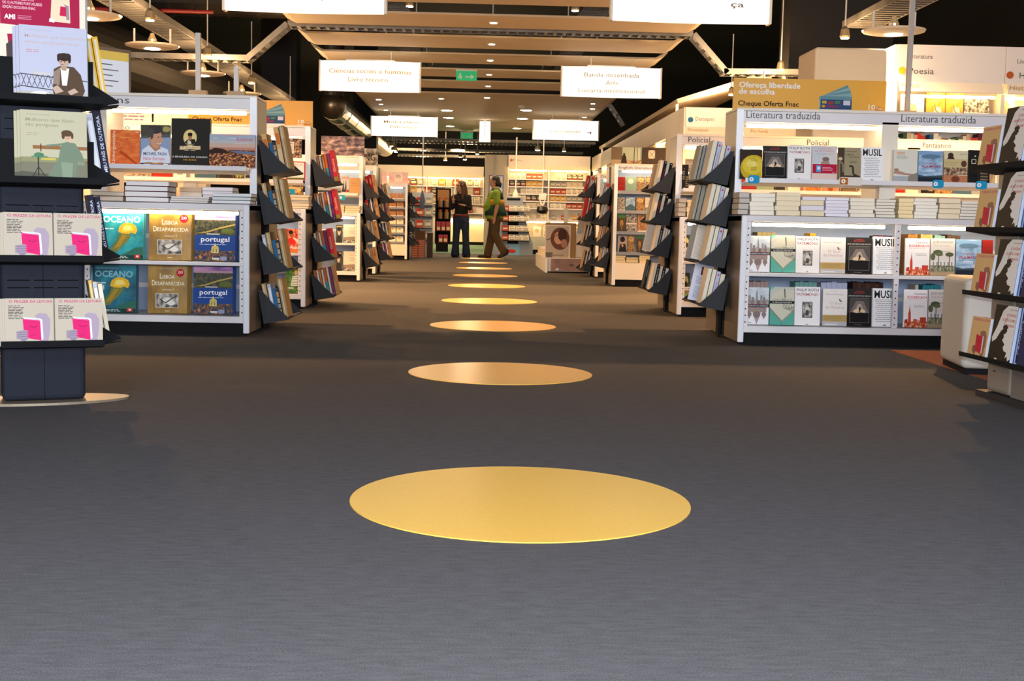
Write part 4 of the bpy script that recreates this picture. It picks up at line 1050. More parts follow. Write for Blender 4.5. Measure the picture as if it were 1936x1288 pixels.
def magazine_gondola(label, side, Yf, Xe, W, shelves, header, ztop=1.525, base=(.09, .30), depth=1.05):
    """gondola with face-out ledges from top to bottom"""
    D = side
    g = thing('shelving_gondola', label, 'shelving unit', (Xe, Yf + depth / 2, 0), group='double-sided shelving gondolas')

    def bx(mb, o0, o1, y0, y1, z0, z1, m):
        return mb.box(Xe + D * o0, Xe + D * o1, y0, y1, z0, z1, m)
    bx(MB(), .03, W, Yf + .04, Yf + depth - .04, 0, base[0] - .001, M_BLACK).build('plinth', g)
    bx(MB(), .03, W, Yf, Yf + depth, base[0], base[1], M_CREAM).build('base_box', g)
    p = bx(MB(), 0, .028, Yf + .01, Yf + .42, .02, ztop, M_PANEL).build('end_panel', g)
    bx(MB(), -.003, .04, Yf - .012, Yf + .01, .02, ztop, M_EDGE).build('edge_strip', p)
    bx(MB(), 0, .03, Yf + .42, Yf + .66, .02, 1.27, M_RAIL).build('rack_rail', g)
    bx(MB(), 0, .028, Yf + .66, Yf + depth, .02, ztop, M_PANEL).build('end_panel', g)
    bx(MB(), W - .03, W, Yf, Yf + depth, .02, ztop, M_PANEL).build('end_panel', g)
    bx(MB(), .03, W - .03, Yf + .3, Yf + .33, base[1], ztop, M_BLUE).build('back_panel', g)
    for z in shelves:
        b = MB()
        b.prism([(Yf + .02, z - .02), (Yf + .02, z + .02), (Yf + .03, z + .02), (Yf + .035, z), (Yf + .29, z), (Yf + .29, z - .02)], 'x', Xe + D * .042, Xe + D * (W - .032), mat('shelf_grey', '#7c828c', .4))
        b.build('display_ledge', g)
    h = bx(MB(), .042, W - .03, Yf, Yf + .03, ztop - .06, ztop, M_WHITE).build('header_board', g)
    bx(MB(), 0, W, Yf, Yf + depth, ztop + .001, ztop + .018, M_CREAM).build('roof_panel', g)
    for s, x0, x1, z, hh in header:
        b = MB()
        sgn_text(b, s, x0, x1, z, hh, Yf - .002)
        b.build('sign_lettering', h)
    MB().tube((Xe + D * .1, Yf + .07, ztop - .075), (Xe + D * (W - .1), Yf + .07, ztop - .075), .012, M_TUBE, n=8).build('light_tube', g)
    return g


L1 = gondola('a', 'long white gondola of travel books with jellyfish covers', -1, 8.17, -1.465, 2, [('Álbuns', -2.58, -2.3, 1.505, .045)])
L2 = gondola('b', 'second gondola on the travel side, voucher board on its roof', -1, 10.75, -1.45, 2, [('Desporto', -3.35, -3.0, 1.505, .045)])
L3 = gondola('c', 'third gondola on the travel side, below the dark street picture', -1, 15.7, -1.44, 1, [])
R1 = gondola('d', 'long white gondola of translated literature with two lit bays', 1, 8.19, 1.74, 2, [('Literatura traduzida', 1.80, 2.30, 1.508, .048), ('Literatura traduzida', 2.85, 3.36, 1.506, .048)])
R2 = gondola('e', 'crime-fiction gondola behind the translated literature one', 1, 10.68, 1.735, 3, [('Policial', 1.83, 2.02, 1.504, .048), ('Policial', 2.87, 3.06, 1.504, .048), ('Fantástico', 3.89, 4.14, 1.506, .042)])
L4 = magazine_gondola('fourth gondola on the travel side, mostly behind its own rack', -1, 17.86, -1.42, .95, (.45, .7, .95, 1.2), [])
L5 = magazine_gondola('low far gondola topped with a pink poster, postcard shelves below', -1, 24.9, -1.36, .44, (.34, .52, .69, .85, 1.02, 1.18), [], 1.50, (.09, .31))
R3 = magazine_gondola('gondola of English literature with four picture ledges', 1, 15.82, 1.73, 1.08, (.42, .68, .943, 1.19), [('English literature', 1.78, 2.22, 1.482, .032)])
R4 = magazine_gondola('decoration gondola peeping out behind the English literature one', 1, 18.34, 1.755, 1.0, (.35, .6, .85, 1.1), [('Decoração', 1.80, 2.14, 1.46, .035)], 1.5)


# ---------------------------------------------------------------- side racks
def rack(label, D, Xe, Yc, zs, group='dark metal pocket racks on the gondola ends'):
    """dark rail with four tilted pockets that jut into the aisle (D=+1 towards +X)"""
    t = thing('pocket_rack', label, 'book rack', (Xe, Yc, 0), group=group)
    MB().box(D * .004, D * .022, -.05, .05, .002, max(zs) + .21, M_RAIL).build('upright', t, True)
    for z in zs:
        k = thing('pocket', '', '', (0, 0, z))
        del k['label'], k['category']
        k.parent = t
        b = MB()
        b.prism([(D * .05, 0), (D * .222, .0327), (D * .222, .0397), (D * .05, .007)], 'y', -.318, .318, M_DGREY)
        b.build('tray', k, True)
        MB().prism([(D * .057, .008), (D * .061, .008), (D * .024, .2), (D * .02, .2)], 'y', -.31, .31, M_DGREY).build('back_plate', k, True)
        for y in (-.322, .318):
            MB().prism([(D * .048, -.005), (D * .22, .027), (D * .22, .036), (D * .125, .118), (D * .03, .225), (D * .01, .225)], 'y', y, y + .004, M_DGREY).build('side_plate', k, True)
    return t


SL, TH = .19, math.atan(.19)


def pocket_books(D, Xe, Yc, z0, rows, where, n0=0):
    """rows: near and far column; each book (t, h, w, cover, page, spine or None, colour word)"""
    for (yo, o, lst, word) in rows:
        for i, (t, h, w, col, page, sp, cw) in enumerate(lst):
            t *= .88
            of = o + t + .002
            out = (D == 1) == bool(sp)
            oo = of if out else of - t
            zz = z0 + .0085 + SL * (oo - .05) + .0045
            rz = PI / 2 if sp else -PI / 2
            book('paperback_book', f'{cw}, {ORD[i]} from panel, {word} row, {where}', (Xe + D * oo, Yc + yo, zz), (-TH if out else TH, 0, rz), w, h, t, col, page or '#e8dfc8', None, sp if sp else None, group='books standing in the end racks')
            o = of + (.001 if i % 2 else .003)


def mk(pat, D, Xe, Yc, zs, name):
    gaps = [9] + [a - b for a, b in zip(zs, zs[1:])]
    pk = ['top pocket', 'second pocket', 'third pocket', 'lowest pocket']
    for k, z in enumerate(zs):
        near, far = [[(q[0], min(q[1], .98 * gaps[k] - .018)) + tuple(q[2:]) for q in lst] for lst in pat[k]]
        pocket_books(D, Xe, Yc, z, [(-.17, .066, near, 'front'), (.17, .118, far, 'rear')], f'{pk[k]} of {name}')


def B_(t, h, w, col, sp=None, page=None, cw=None):
    return (t, h, w, col, page, sp, cw)


ol = lambda h=.27: B_(.036, h, .2, '#d8a868', 'orange_lab', None, 'tan orange-label book')
fo = lambda h=.27: B_(.034, h, .2, '#9a7a48', 'foil', None, 'shiny wrapped tan book')
bb = lambda h=.19: B_(.05, h, .2, '#2c6690', 'blue_box', None, 'blue boxed book')
wt = lambda h=.25: B_(.026, h, .18, '#c4c8d4', 'silver', None, 'pale silver book')
cr = lambda h=.24, t=.026: B_(t, h, .17, '#e2d6be', None, '#eadfc6', 'cream page-edge book')
gr = lambda h=.25, t=.02: B_(t, h, .18, '#9a9486', None, '#b8b2a0', 'grey page-edge book')
tn = lambda h=.25, t=.022: B_(t, h, .18, '#a8825c', None, '#c8ac88', 'tan page-edge book')
bl = lambda h=.25, t=.02: B_(t, h, .18, '#7f9ab8', None, '#a8b4bc', 'bluish page-edge book')
rd = lambda h=.255: B_(.03, h, .17, '#b8bed2', 'red_dot', None, 'lilac spine with red dot')
br = lambda h=.25: B_(.024, h, .17, '#1d1b20', 'black_red', None, 'black spine with red title')
bd = lambda h=.24: B_(.024, h, .17, '#1d1b24', 'black_dots', None, 'black spine with red spot')
ru = lambda h=.25, t=.02: B_(t, h, .18, '#b4622c', 'rust', None, 'rust spine')
te = lambda h=.25: B_(.024, h, .18, '#c2672e', 'teal_half', None, 'orange and teal spine')
pu = lambda h=.25: B_(.026, h, .18, '#7a3a6a', 'purple', None, 'purple spine')
rs = lambda h=.26: B_(.04, h, .2, '#cc2f38', 'red_script', None, 'red script spine')
kr = lambda h=.25: B_(.02, h, .2, '#a8835a', 'wood', None, 'kraft brown spine')
crs = lambda h=.24, t=.018: B_(t, h, .17, '#e2d6c2', None, '#e6dcc8', 'cream strip book')
dr = lambda h=.27: B_(.045, h, .2, '#8a1e1c', 'dark_red', None, 'dark red spine')
wo = lambda h=.25, t=.04: B_(t, h, .19, '#b48a5c', 'wood', None, 'wood-brown spine')
sv = lambda h=.24: B_(.02, h, .18, '#b8bcc4', 'silver', None, 'glossy silver spine')
bw = lambda h=.24, t=.02: B_(t, h, .18, '#22242a', 'black_white', None, 'black white-titled spine')
rt = lambda h=.25: B_(.022, h, .18, '#d8d0c8', 'red_tab', None, 'pale spine with red tab')

ZL = (1.06, .73, .395, .065)
ZR = (1.06, .78, .50, .21)
rack('four-pocket rack on the end of the jellyfish travel gondola', 1, -1.465, 8.78, ZL)
mk([([ol(.255), bb(), ol(.285), fo(.29)], []), ([fo(.26), bb(.2), fo(.29), fo(.27)], [tn()]), ([wt(), fo(.26), bb(.2), fo(.27)], [tn()]), ([fo(.25), wt(.24), bb(.2), fo(.265)], [])], 1, -1.465, 8.78, ZL, 'jellyfish gondola rack')
rack('four-pocket rack with rust and red spines on the voucher-board gondola', 1, -1.45, 11.36, ZL)
P2 = lambda q: [crs(), ru(), crs(), ru(.25, .022), te(), pu(), rs(.27 if q else .26)]
mk([(P2(1), [kr()]), ([ru(), crs(), ru(), crs(), te(), crs(.25), pu(), rs()], []), ([crs(), ru(), crs(), te(.25), pu(), rs()], [kr()]), ([te(.24), crs(), ru(), crs(), te(), crs(.25), pu(), kr(.26)], [])], 1, -1.45, 11.36, ZL, 'red-script book rack')
ZL3 = (1.04, .77, .49, .17)
rack('four-pocket rack with dark red and wood-brown spines, third travel gondola', 1, -1.44, 16.28, ZL3)
mk([([dr(), dr(.28), wo(.27)], [wo()]), ([dr(.24), bw(), sv(.25), bw(.26), wo(.26)], []), ([wo(.22, .03), crs(.23, .02), wo(.23, .025), crs(.23), wo(.24, .05)], []), ([crs(.21), wo(.22, .024), crs(.22, .02), wo(.22, .03), wo(.23, .045)], [])], 1, -1.44, 16.28, ZL3, 'dark-red book rack')
ZL4 = (1.02, .755, .476, .2)
rack('four-pocket rack with glossy silver spines, fourth travel gondola', 1, -1.42, 18.4, ZL4)
mk([([crs(), ru(), crs(), wo(.25, .03), crs(.24, .03)], []), ([crs(), ru(.23), crs(), pu(.23), wo(.24)], []), ([sv(), bw(), sv(), bw(), sv(), wo(.24)], []), ([dr(.22), sv(), pu(.22), sv(), wo(.23)], [])], 1, -1.42, 18.4, ZL4, 'silver-spine rack')
rack('four-pocket rack of cream books on the translated-literature gondola', -1, 1.74, 8.80, ZR)
mk([([rd(.25), cr(.25, .03), rd(.265), cr(.265, .034)], [tn(.26), bl(.26, .03), gr(.25), gr(.25)]), ([cr(.25), rd(.25), cr(.26, .03), cr(.265, .03)], [tn(.25), gr(.25), gr(.26, .03), gr(.25)]),
    ([cr(.25), rd(.25), cr(.26, .028), cr(.265, .03)], [gr(.26), tn(.26), bl(.26, .03), bl(.25, .03)]), ([cr(.23, .034), rd(.24), cr(.25, .03), cr(.25, .03)], [gr(.25), tn(.24), bl(.25, .03)])], -1, 1.74, 8.80, ZR, 'translated-literature rack')
ZR2 = (1.06, .78, .50, .17)
rack('four-pocket rack with black spines on the crime-fiction gondola', -1, 1.735, 11.28, ZR2)
mk([([br(), cr(.25), br(.255), cr(.26, .03)], [cr(.25), tn(.24)]), ([cr(.22), br(.24), cr(.24), br(.25), cr(.25, .03)], [tn(.24), gr(.25), gr(.25)]), ([cr(.23, .018), cr(.235, .018), cr(.24, .018), bd(.25), cr(.25)], [gr(.25), cr(.25, .05)]), ([cr(.22), bd(.23), cr(.23), bd(.24), cr(.24)], [tn(.24), tn(.24), gr(.25), bw(.26)])], -1, 1.735, 11.28, ZR2, 'crime-fiction rack')
ZR3 = (1.04, .76, .49, .22)
rack('four-pocket rack with pale red-tab spines on the English gondola', -1, 1.73, 16.36, ZR3)
mk([([rt(), rt(), gr(.25), sv(.25)], []), ([rt(.24), gr(.24), sv(.24), gr(.25)], []), ([wo(.24), kr(.24), gr(.24), tn(.24)], []), ([sv(.24), gr(.24), sv(.24), tn(.23)], [])], -1, 1.73, 16.36, ZR3, 'English-literature rack')
ZR4 = (1.17, .82, .44, .08)
rack('four-pocket rack at the decoration gondola, red panel in its second pocket', -1, 1.755, 18.86, ZR4)
mk([([rt(.3), rt(.3), gr(.3), dr(.3)], []), ([crs(.3), dr(.28), crs(.3), B_(.05, .32, .2, '#b01c18', None, '#a8201c', 'big red slipcase book')], []), ([bw(.3), crs(.3), bw(.3), crs(.3), bw(.3), tn(.3)], []), ([bw(.28), crs(.28), bw(.28), crs(.28), bw(.28), tn(.3)], [])], -1, 1.755, 18.86, ZR4, 'decoration rack')


for a, x, y, z, w, h, l in (('back_cover', 1.565, 8.775, .252, .135, .265, 'lilac back cover with a small portrait turned to the viewer, lowest pocket, translated-literature rack'), ('open_page', 1.57, 8.775, .542, .12, .24, 'opened printed page turned outwards, third pocket of translated-literature rack'), ('open_page', 1.56, 11.28, .542, .125, .235, 'opened printed page turned outwards, third pocket of crime-fiction rack')):
    book('paperback_book', l, (x, y, z), (0, TH, 0), w, h, .016, ART[a][0], art=a, group='books standing in the end racks')


# ---------------------------------------------------------------- face-out books and stacks
def face(art, u0, u1, v0, v1, Y, label, zb=None, t=.022, n=1, kind='book', lean=.07, group=None, spine=None, cat='book', rz=0.0):
    """a face-out book that fills the measured span at real distance Y; n copies one behind the other"""
    vm = (v0 + v1) / 2
    xa, xb = at(u0, vm, Y)[0], at(u1, vm, Y)[0]
    z1 = at((u0 + u1) / 2, v0, Y)[1]
    z0 = at((u0 + u1) / 2, v1, Y)[1] if zb is None else zb
    out = []
    h = (z1 - z0) / math.cos(lean)
    for k in range(n):
        lb = label if k == 0 else f'{ORD[k]} copy behind the {label}'
        out.append(book(kind, lb, ((xa + xb) / 2 + (.004 * k if k else 0), Y + k * (t + .003) / math.cos(lean), z0 + k * 0 + .0012 + t * math.sin(lean) + .001), (-lean, 0, rz), xb - xa, h, t, ART[art][0], art=art if k == 0 else None, spine=spine, group=group, cat=cat))
    return out


def stack(u0, u1, Y, z0, ths, cols, pages, label, side_pages=True, dep=.21, group=None, jit=.006, kind='hardback_book'):
    """books lying flat one on another, long edge towards the viewer"""
    rnd = random.Random(int(u0))
    xa, xb = at(u0, 380, Y)[0], at(u1, 380, Y)[0]
    w = xb - xa
    z = z0 + .001
    n = len(ths)
    for i, t in enumerate(ths):
        z += t
        c = cols[i % len(cols)]
        p = pages[i % len(pages)]
        pos = 'bottom' if i == 0 else ('topmost' if i == n - 1 else ORD[i])
        lb = f'{label}, {pos} book' + (' up' if pos not in ('bottom', 'topmost') else '') + ' of pile'
        jx, jy, jr = rnd.uniform(-jit, jit), rnd.uniform(-jit, jit), rnd.uniform(-.02, .02)
        o = book(kind, lb, (0, 0, 0), (0, 0, 0), dep, w, t - .001, c, p, group=group)
        # lying face up, fore edge (side_pages) or spine towards the viewer
        if side_pages:
            o.rotation_euler = (-PI / 2, 0, -PI / 2 + jr)
            o.location = (xa + jx, Y + dep / 2 + jy, z)
        else:
            o.rotation_euler = (-PI / 2, 0, PI / 2 + jr)
            o.location = (xb + jx, Y + dep / 2 + jy, z)
    return z


G1 = 'face-out travel books'
# travel gondola: ledge
YL = 8.40
face('orange_rock', 208, 263, 246.5, 315, YL, 'bright orange travel book on the upper ledge', 1.098, group=G1)
face('traveller', 265, 321, 237, 315, YL, 'blue book with a smiling man in white shirt on the ledge', 1.098, group=G1)
face('cafe', 323, 397, 225, 315, YL, 'tall black book with an oval cafe emblem on the ledge', 1.098, t=.03, group=G1)
face('lisboa_dusk', 395.5, 482, 255, 318, YL - .03, 'wide book with a city at dusk on the ledge', 1.098, group=G1)
Y1 = 8.24
face('ocean', 190, 270, 399, 494, Y1, 'turquoise jellyfish book on the middle shelf, travel gondola', .4805, .026, 2, group=G1)
face('gold_lisboa', 281, 361, 401, 496, Y1, 'gold Lisbon book with red spot on the middle shelf', .4805, .03, 2, group=G1)
face('portugal', 367, 444, 406, 497, Y1, 'blue Portugal book with dusk sky on the middle shelf', .4805, .026, 3, group=G1)
face('ocean_shaded', 174, 256, 503, 596, Y1 + .02, 'shaded jellyfish book with small sticker on the bottom shelf', .1305, .026, 2, group=G1)
face('gold_lisboa', 279, 353, 504, 597, Y1 + .02, 'gold Lisbon book with red spot on the bottom shelf', .1305, .03, 3, group=G1)
face('portugal', 365, 439, 506, 598, Y1 + .02, 'blue Portugal book with dusk sky on the bottom shelf', .1305, .026, 3, group=G1)
GS1 = 'piled books on the travel counter'
dred, dgrn, dblk = '#5a1c1c', '#26302c', '#2a2624'
z = stack(236, 318, 8.20, .857, (.032, .036, .034, .033), [dred], ['#f0ece8'], 'dark red hardbacks on the travel counter', group=GS1, dep=.24)
stack(172, 233, 8.22, .857, (.034, .028), [dblk, '#6a4a34'], ['#dcc8b0', '#e4d4bc'], 'brown books at the stand end of the travel counter', group=GS1, dep=.21)
stack(321, 394, 8.20, .857, (.013, .014, .015), ['#8a8078', '#b0a8a4'], ['#ece2da'], 'thin grey books on the travel counter', group=GS1, dep=.2)
stack(400, 474, 8.20, .857, (.022, .022, .024), [dgrn], ['#f0f0f0', '#e0e4e0'], 'dark green hardbacks at the aisle end of the travel counter', group=GS1, dep=.22)
stack(338, 380, 8.60, .857, (.03, .05, .03), ['#c8c0bc', '#b89c7c'], ['#c8ae8c', '#dcd0c0'], 'squat cream books behind the thin grey ones', group=GS1, dep=.2)
stack(382, 440, 8.60, .857, (.03, .03, .028, .026), ['#9a989c'], ['#ece8ec'], 'grey hardbacks behind the dark green ones', group=GS1, dep=.22)

# second travel-side gondola (seen past and through the first)
G2 = 'face-out books on the voucher-board gondola'
YB = 10.98
face('old_print', 538, 570, 262, 299, YB + .03, 'brown war-photograph book high on the voucher-board gondola', None, group=G2)
for i, (a, u0, u1, l) in enumerate((('red_card', 541, 577, 'red-framed Christmas card book beside the first rack'), ('ship', 462, 500, 'grey ship book glimpsed through the travel gondola'), ('plain_blue', 368, 408, 'blue book glimpsed under the travel ledge'), ('portrait_dark', 410, 442, 'dark portrait book glimpsed under the travel ledge'), ('dawkins', 444, 460, 'olive and cream book glimpsed under the travel ledge'), ('plain_red', 288, 326, 'deep red book glimpsed under the travel ledge'), ('roth', 328, 352, 'white emblem book glimpsed under the travel ledge'), ('cream_letter', 219, 286, 'pale wide book glimpsed under the travel ledge'))):
    face(a, u0, u1, 306, 342, YB, l, 1.098, group=G2)
YB2 = 10.82
face('marbled', 534, 573, 351, 374, YB2 + .1, 'dark marbled book lying low by the voucher-board counter', .857, group=G2)
face('football', 540, 572, 434, 478, YB2, 'red football book on the middle shelf behind the first rack', .4805, group=G2)
face('stripes', 540, 571, 510, 556, YB2, 'green football book with striped shirt on a bottom shelf', .1305, group=G2)
face('football', 505, 537, 436, 478, YB2, 'second red football book further in on the middle shelf', .4805, group=G2)
stack(546, 584, 10.80, .857, (.022, .024, .026, .024, .022), ['#d8ccb4', '#c8bca8'], ['#ead8b8'], 'cream books on the voucher-board counter by the end panel', group='piled books on the voucher-board counter', dep=.2)
stack(530, 545, 10.84, .857, (.022, .024, .026, .024, .022, .02), ['#a8a0b0'], ['#d8cccc'], 'lilac books on the voucher-board counter', group='piled books on the voucher-board counter', dep=.18)

# street-photo gondola
G3 = 'face-out books on the street-photo gondola'
face('ship', 645, 660, 333, 371, 15.92, 'grey adventure book with red title on the street-photo gondola ledge', 1.098, group=G3)
face('kraft', 661, 681, 337, 372, 15.92, 'plain kraft book on the street-photo gondola ledge', 1.098, group=G3)
face('portrait_dark', 635, 647, 426, 461, 15.78, 'dark portrait book on the street-photo middle shelf', .4805, group=G3)
face('cream_letter', 649, 676, 425, 461, 15.78, 'cream letter book on the street-photo middle shelf', .4805, group=G3)
face('portrait_dark', 634, 646, 476, 514, 15.78, 'dark portrait book on the street-photo bottom shelf', .1305, group=G3)
face('cream_letter', 649, 676, 476, 514, 15.78, 'cream letter book on the street-photo bottom shelf', .1305, group=G3)
stack(652, 680, 15.75, .857, (.028, .03, .03), ['#c8bca4'], ['#e0d0b0'], 'cream books at the panel end of the street-photo counter', group='piled books on the street-photo counter', dep=.2)
stack(632, 651, 15.76, .857, (.03, .03, .034), ['#b4a890'], ['#dccfb4'], 'ivory books further in on the street-photo counter', group='piled books on the street-photo counter', dep=.2)

# translated literature gondola
G4 = 'face-out translated novels'
YR = 8.41
up = [('limao', 1400, 1441, 283, 345, 'dark book with a big yellow lemon on the upper ledge'), ('dark_fathers', 1443, 1488, 277, 345, 'black book with a lone rider on the upper ledge'), ('roth', 1489.5, 1534, 276, 345, 'white book with red title and small photo on the ledge'),
      ('vigarista', 1535.5, 1583, 277, 345, 'pale book with a magenta band on the upper ledge'), ('trem_noturno', 1585, 1627, 280, 346, 'brown and olive railway book on the upper ledge'), ('musil', 1628.5, 1671, 279.5, 348, 'white handwritten-style cover with big black title on the ledge'),
      ('pampa', 1690, 1735, 284, 350, 'pale prairie book on the second bay ledge'), ('vilamatas', 1737, 1783, 286, 351, 'sky-blue book with crimson title on the second bay ledge'), ('garcia', 1785, 1830, 286, 352, 'tan striped-picture book on the second bay ledge'), ('black_frames', 1832, 1872, 285, 353, 'black book with little frames on the second bay ledge')]
for a, u0, u1, v0, v1, l in up:
    face(a, u0, u1, v0, v1, YR, l, 1.098, group=G4)
YM = 8.26
mid = [('america', 1411, 1456, 447, 'white skyline book'), ('circulo', 1458, 1504, 446, 'sea-green folded-paper book'), ('roth', 1505, 1550, 448, 'white small-photo book'), ('eco', 1551.5, 1599, 450, 'cream book with a tan band'), ('dark_fathers', 1601, 1649, 450, 'black lone-rider book'), ('musil', 1651.5, 1699, 449, 'white big-black-title book'),
       ('kockroach', 1712, 1758, 452, 'white book with red city'), ('palms', 1760, 1806, 452, 'grey palm-trees book'), ('vilamatas', 1808, 1856, 454, 'sky-blue crimson-title book'), ('plain_red', 1858, 1878, 455, 'red book')]
for a, u0, u1, v0, l in mid:
    face(a, u0, u1, v0, 520, YM, l + ' on the middle shelf, translated-literature gondola', .4805, .018, 2 if u0 < 1700 else 1, group=G4)
low = [('america', 1408, 1454, 545, 'white skyline book'), ('circulo', 1456, 1502, 544, 'sea-green folded-paper book'), ('roth', 1503, 1551, 544, 'white small-photo book'), ('eco', 1556, 1602, 548, 'cream book with a tan band'), ('dark_fathers', 1603, 1648, 548, 'black lone-rider book'), ('musil', 1650, 1698, 547, 'white big-black-title book'),
       ('kockroach', 1709, 1754, 549, 'white book with red city'), ('palms', 1756, 1800, 549, 'grey palm-trees book')]
for a, u0, u1, v0, l in low:
    face(a, u0, u1, v0, 618, YM, l + ' on the bottom shelf, translated-literature gondola', .1305, .018, 2 if u0 < 1700 else 1, group=G4)
# rows of spines behind the face-out books
def spines(x0, x1, Y, z0, h, t, cols, label, group):
    x, i = x0, 0
    while x + t < x1:
        hh = h * random.uniform(.97, 1.0)
        o = book('upright_book', f'{label}, {ORD[i % 24]} from aisle', (x + .0, Y + .075, z0 + .001), (0, 0, -PI / 2), .15, hh, t - .0015, cols[i % len(cols)], group=group, pages=True)
        o.rotation_euler = (0, 0, PI / 2)
        o.location = (x + t, Y + .075, z0 + .001)
        x += t
        i += 1


GSP = 'spines standing behind the translated novels'
X = lambda u, Y: at(u, 540, Y)[0]
YS = 8.46
for (u0, u1, h, t, cols, l) in ((1408, 1455, .285, .0265, ['#a88f88'], 'rosy grey book on the bottom shelf behind the skyline book'), (1503, 1550, .29, .03, ['#6fa09a'], 'teal book on the bottom shelf behind the small-photo book'),
                                (1552, 1606, .29, .036, ['#b4bcd4'], 'pale lilac book on the bottom shelf behind the tan-band book'), (1612, 1672, .29, .03, ['#3a2620', '#4a3024'], 'dark brown book on the bottom shelf behind the rider book'),
                                (1730, 1742, .285, .024, ['#c0b4a4'], 'beige book on the bottom shelf behind the red-city book'), (1744, 1786, .285, .026, ['#2a7a86'], 'petrol book on the bottom shelf behind the palms book')):
    spines(X(u0, YS), X(u1, YS), YS, .1305, h, t, cols, l, GSP)
for (u0, u1, h, t, cols, l) in ((1428, 1472, .268, .032, ['#9a8a5a'], 'olive book on the middle shelf behind the skyline book'), (1527, 1542, .272, .02, ['#e0a030'], 'amber book on the middle shelf behind the small-photo book'), (1652, 1684, .262, .022, ['#2a2022', '#8a2020'], 'black and red book on the middle shelf behind the big-title book'),
                                (1712, 1734, .275, .022, ['#b07a3c'], 'tan book on the middle shelf behind the red-city book'), (1736, 1760, .275, .02, ['#d8b060'], 'ochre book on the middle shelf behind the palms book'), (1762, 1784, .27, .024, ['#8ab0a0'], 'mint book on the middle shelf behind the palms book'), (1786, 1812, .274, .03, ['#5a4432'], 'brown book on the middle shelf behind the sky-blue book')):
    spines(X(u0, YS), X(u1, YS), YS, .4805, h, t, cols, l, GSP)
# piles on its counter
GS4 = 'piled novels on the translated-literature counter'
ivory, cream, lilac = '#ece6da', '#efe0bc', '#d8d4e4'
st = [(1397, 1416, 8.22, (.036, .038, .036, .038), ['#2e3038', '#a8a49c'], ['#c8beb0'], 'black-edged books at the aisle corner'), (1419, 1465, 8.21, (.029,) * 4 + (.026,), [ivory], ['#fbf1dc'], 'ivory novels in the pile next to the aisle corner'),
      (1467, 1513, 8.21, (.032,) * 4 + (.024,), [cream], ['#fbe8c4'], 'warm cream novels behind the ivory pile'), (1515, 1559, 8.21, (.036, .034, .034, .022), ['#dccfb4', lilac], ['#f6e4be', '#eee6ea'], 'cream novels under one lilac book'),
      (1561, 1605, 8.21, (.021,) * 6, [lilac], ['#f4eef2'], 'lilac white novels mid-counter'), (1607, 1654, 8.21, (.025,) * 5, [ivory, '#d8d0c0'], ['#fbf0d8'], 'ivory novels under the big-title book'), (1656, 1693, 8.21, (.02,) * 6, ['#b4b0a8', '#8a8884'], ['#efe6d0'], 'grey-edged novels by the bay post'),
      (1700, 1728, 8.22, (.026,) * 5, ['#e8c890'], ['#fbe4b0'], 'yellowish novels at the second bay start'), (1730, 1773, 8.21, (.022,) * 6, [ivory], ['#fbf2e0'], 'white novels in the second bay'), (1775, 1816, 8.21, (.034,) * 4, ['#d4c4a8'], ['#f8e6c2'], 'thick cream novels in the second bay'), (1818, 1850, 8.21, (.02,) * 6, ['#3a3840', '#d8d0c4'], ['#f4ead8'], 'black-striped novels next to the metal stand')]
for u0, u1, Y, th, c, p, l in st:
    stack(u0, u1, Y, .857, th, c, p, l, group=GS4, dep=.2)

# crime fiction gondola seen past and through it
G5 = 'face-out crime novels'
YC = 10.93
for a, u0, u1, v0, l in (('black_frames', 1290, 1302, 312, 'black and white crime novel beside the cream rack'), ('blackwhite', 1303, 1318, 313, 'white crime novel half behind the cream rack')):
    face(a, u0, u1, v0, 360, YC, l, 1.098, group=G5)
for a, u0, u1, l in (('plain_red', 1398, 1430, 'red crime novel glimpsed under the upper ledge'), ('plain_green', 1432, 1463, 'green crime novel glimpsed under the upper ledge'), ('portrait_dark', 1465, 1485, 'dark crime novel glimpsed under the upper ledge'), ('orange_rock', 1518, 1553, 'orange fantasy book glimpsed under the upper ledge'), ('garcia', 1557, 1585, 'tan fantasy book glimpsed under the upper ledge'), ('trem_noturno', 1588, 1620, 'olive fantasy book glimpsed under the upper ledge'), ('cream_letter', 1622, 1648, 'pale fantasy book glimpsed under the upper ledge'),
                     ('plain_red', 1688, 1712, 'red cat book glimpsed in the second bay'), ('black_frames', 1744, 1767, 'dark fantasy book glimpsed in the second bay'), ('marbled', 1768, 1802, 'brown marbled book glimpsed in the second bay'), ('plain_blue', 1804, 1838, 'blue fantasy book glimpsed in the second bay')):
    face(a, u0, u1, 316, 358, YC, l, 1.098, group=G5)
face('dawkins', 1290, 1305, 445, 493, 10.76, 'olive nature book on the crime gondola middle shelf', .4805, group=G5)
face('dawkins', 1289, 1304, 517, 571, 10.76, 'olive nature book on the crime gondola bottom shelf', .1305, group=G5)
face('dawkins', 1307, 1324, 445, 493, 10.76, 'second olive nature book on the crime gondola middle shelf', .4805, group=G5)
stack(1283, 1297, 10.72, .857, (.04, .038, .04, .038), ['#34323a', '#c8b8a0'], ['#b8b4b0'], 'dark-edged books at the crime counter corner', group='piled books on the crime counter', dep=.18)
stack(1300, 1322, 10.72, .857, (.042, .042, .04, .022), ['#dccfb0'], ['#ead8b0'], 'cream books on the crime counter', group='piled books on the crime counter', dep=.2)

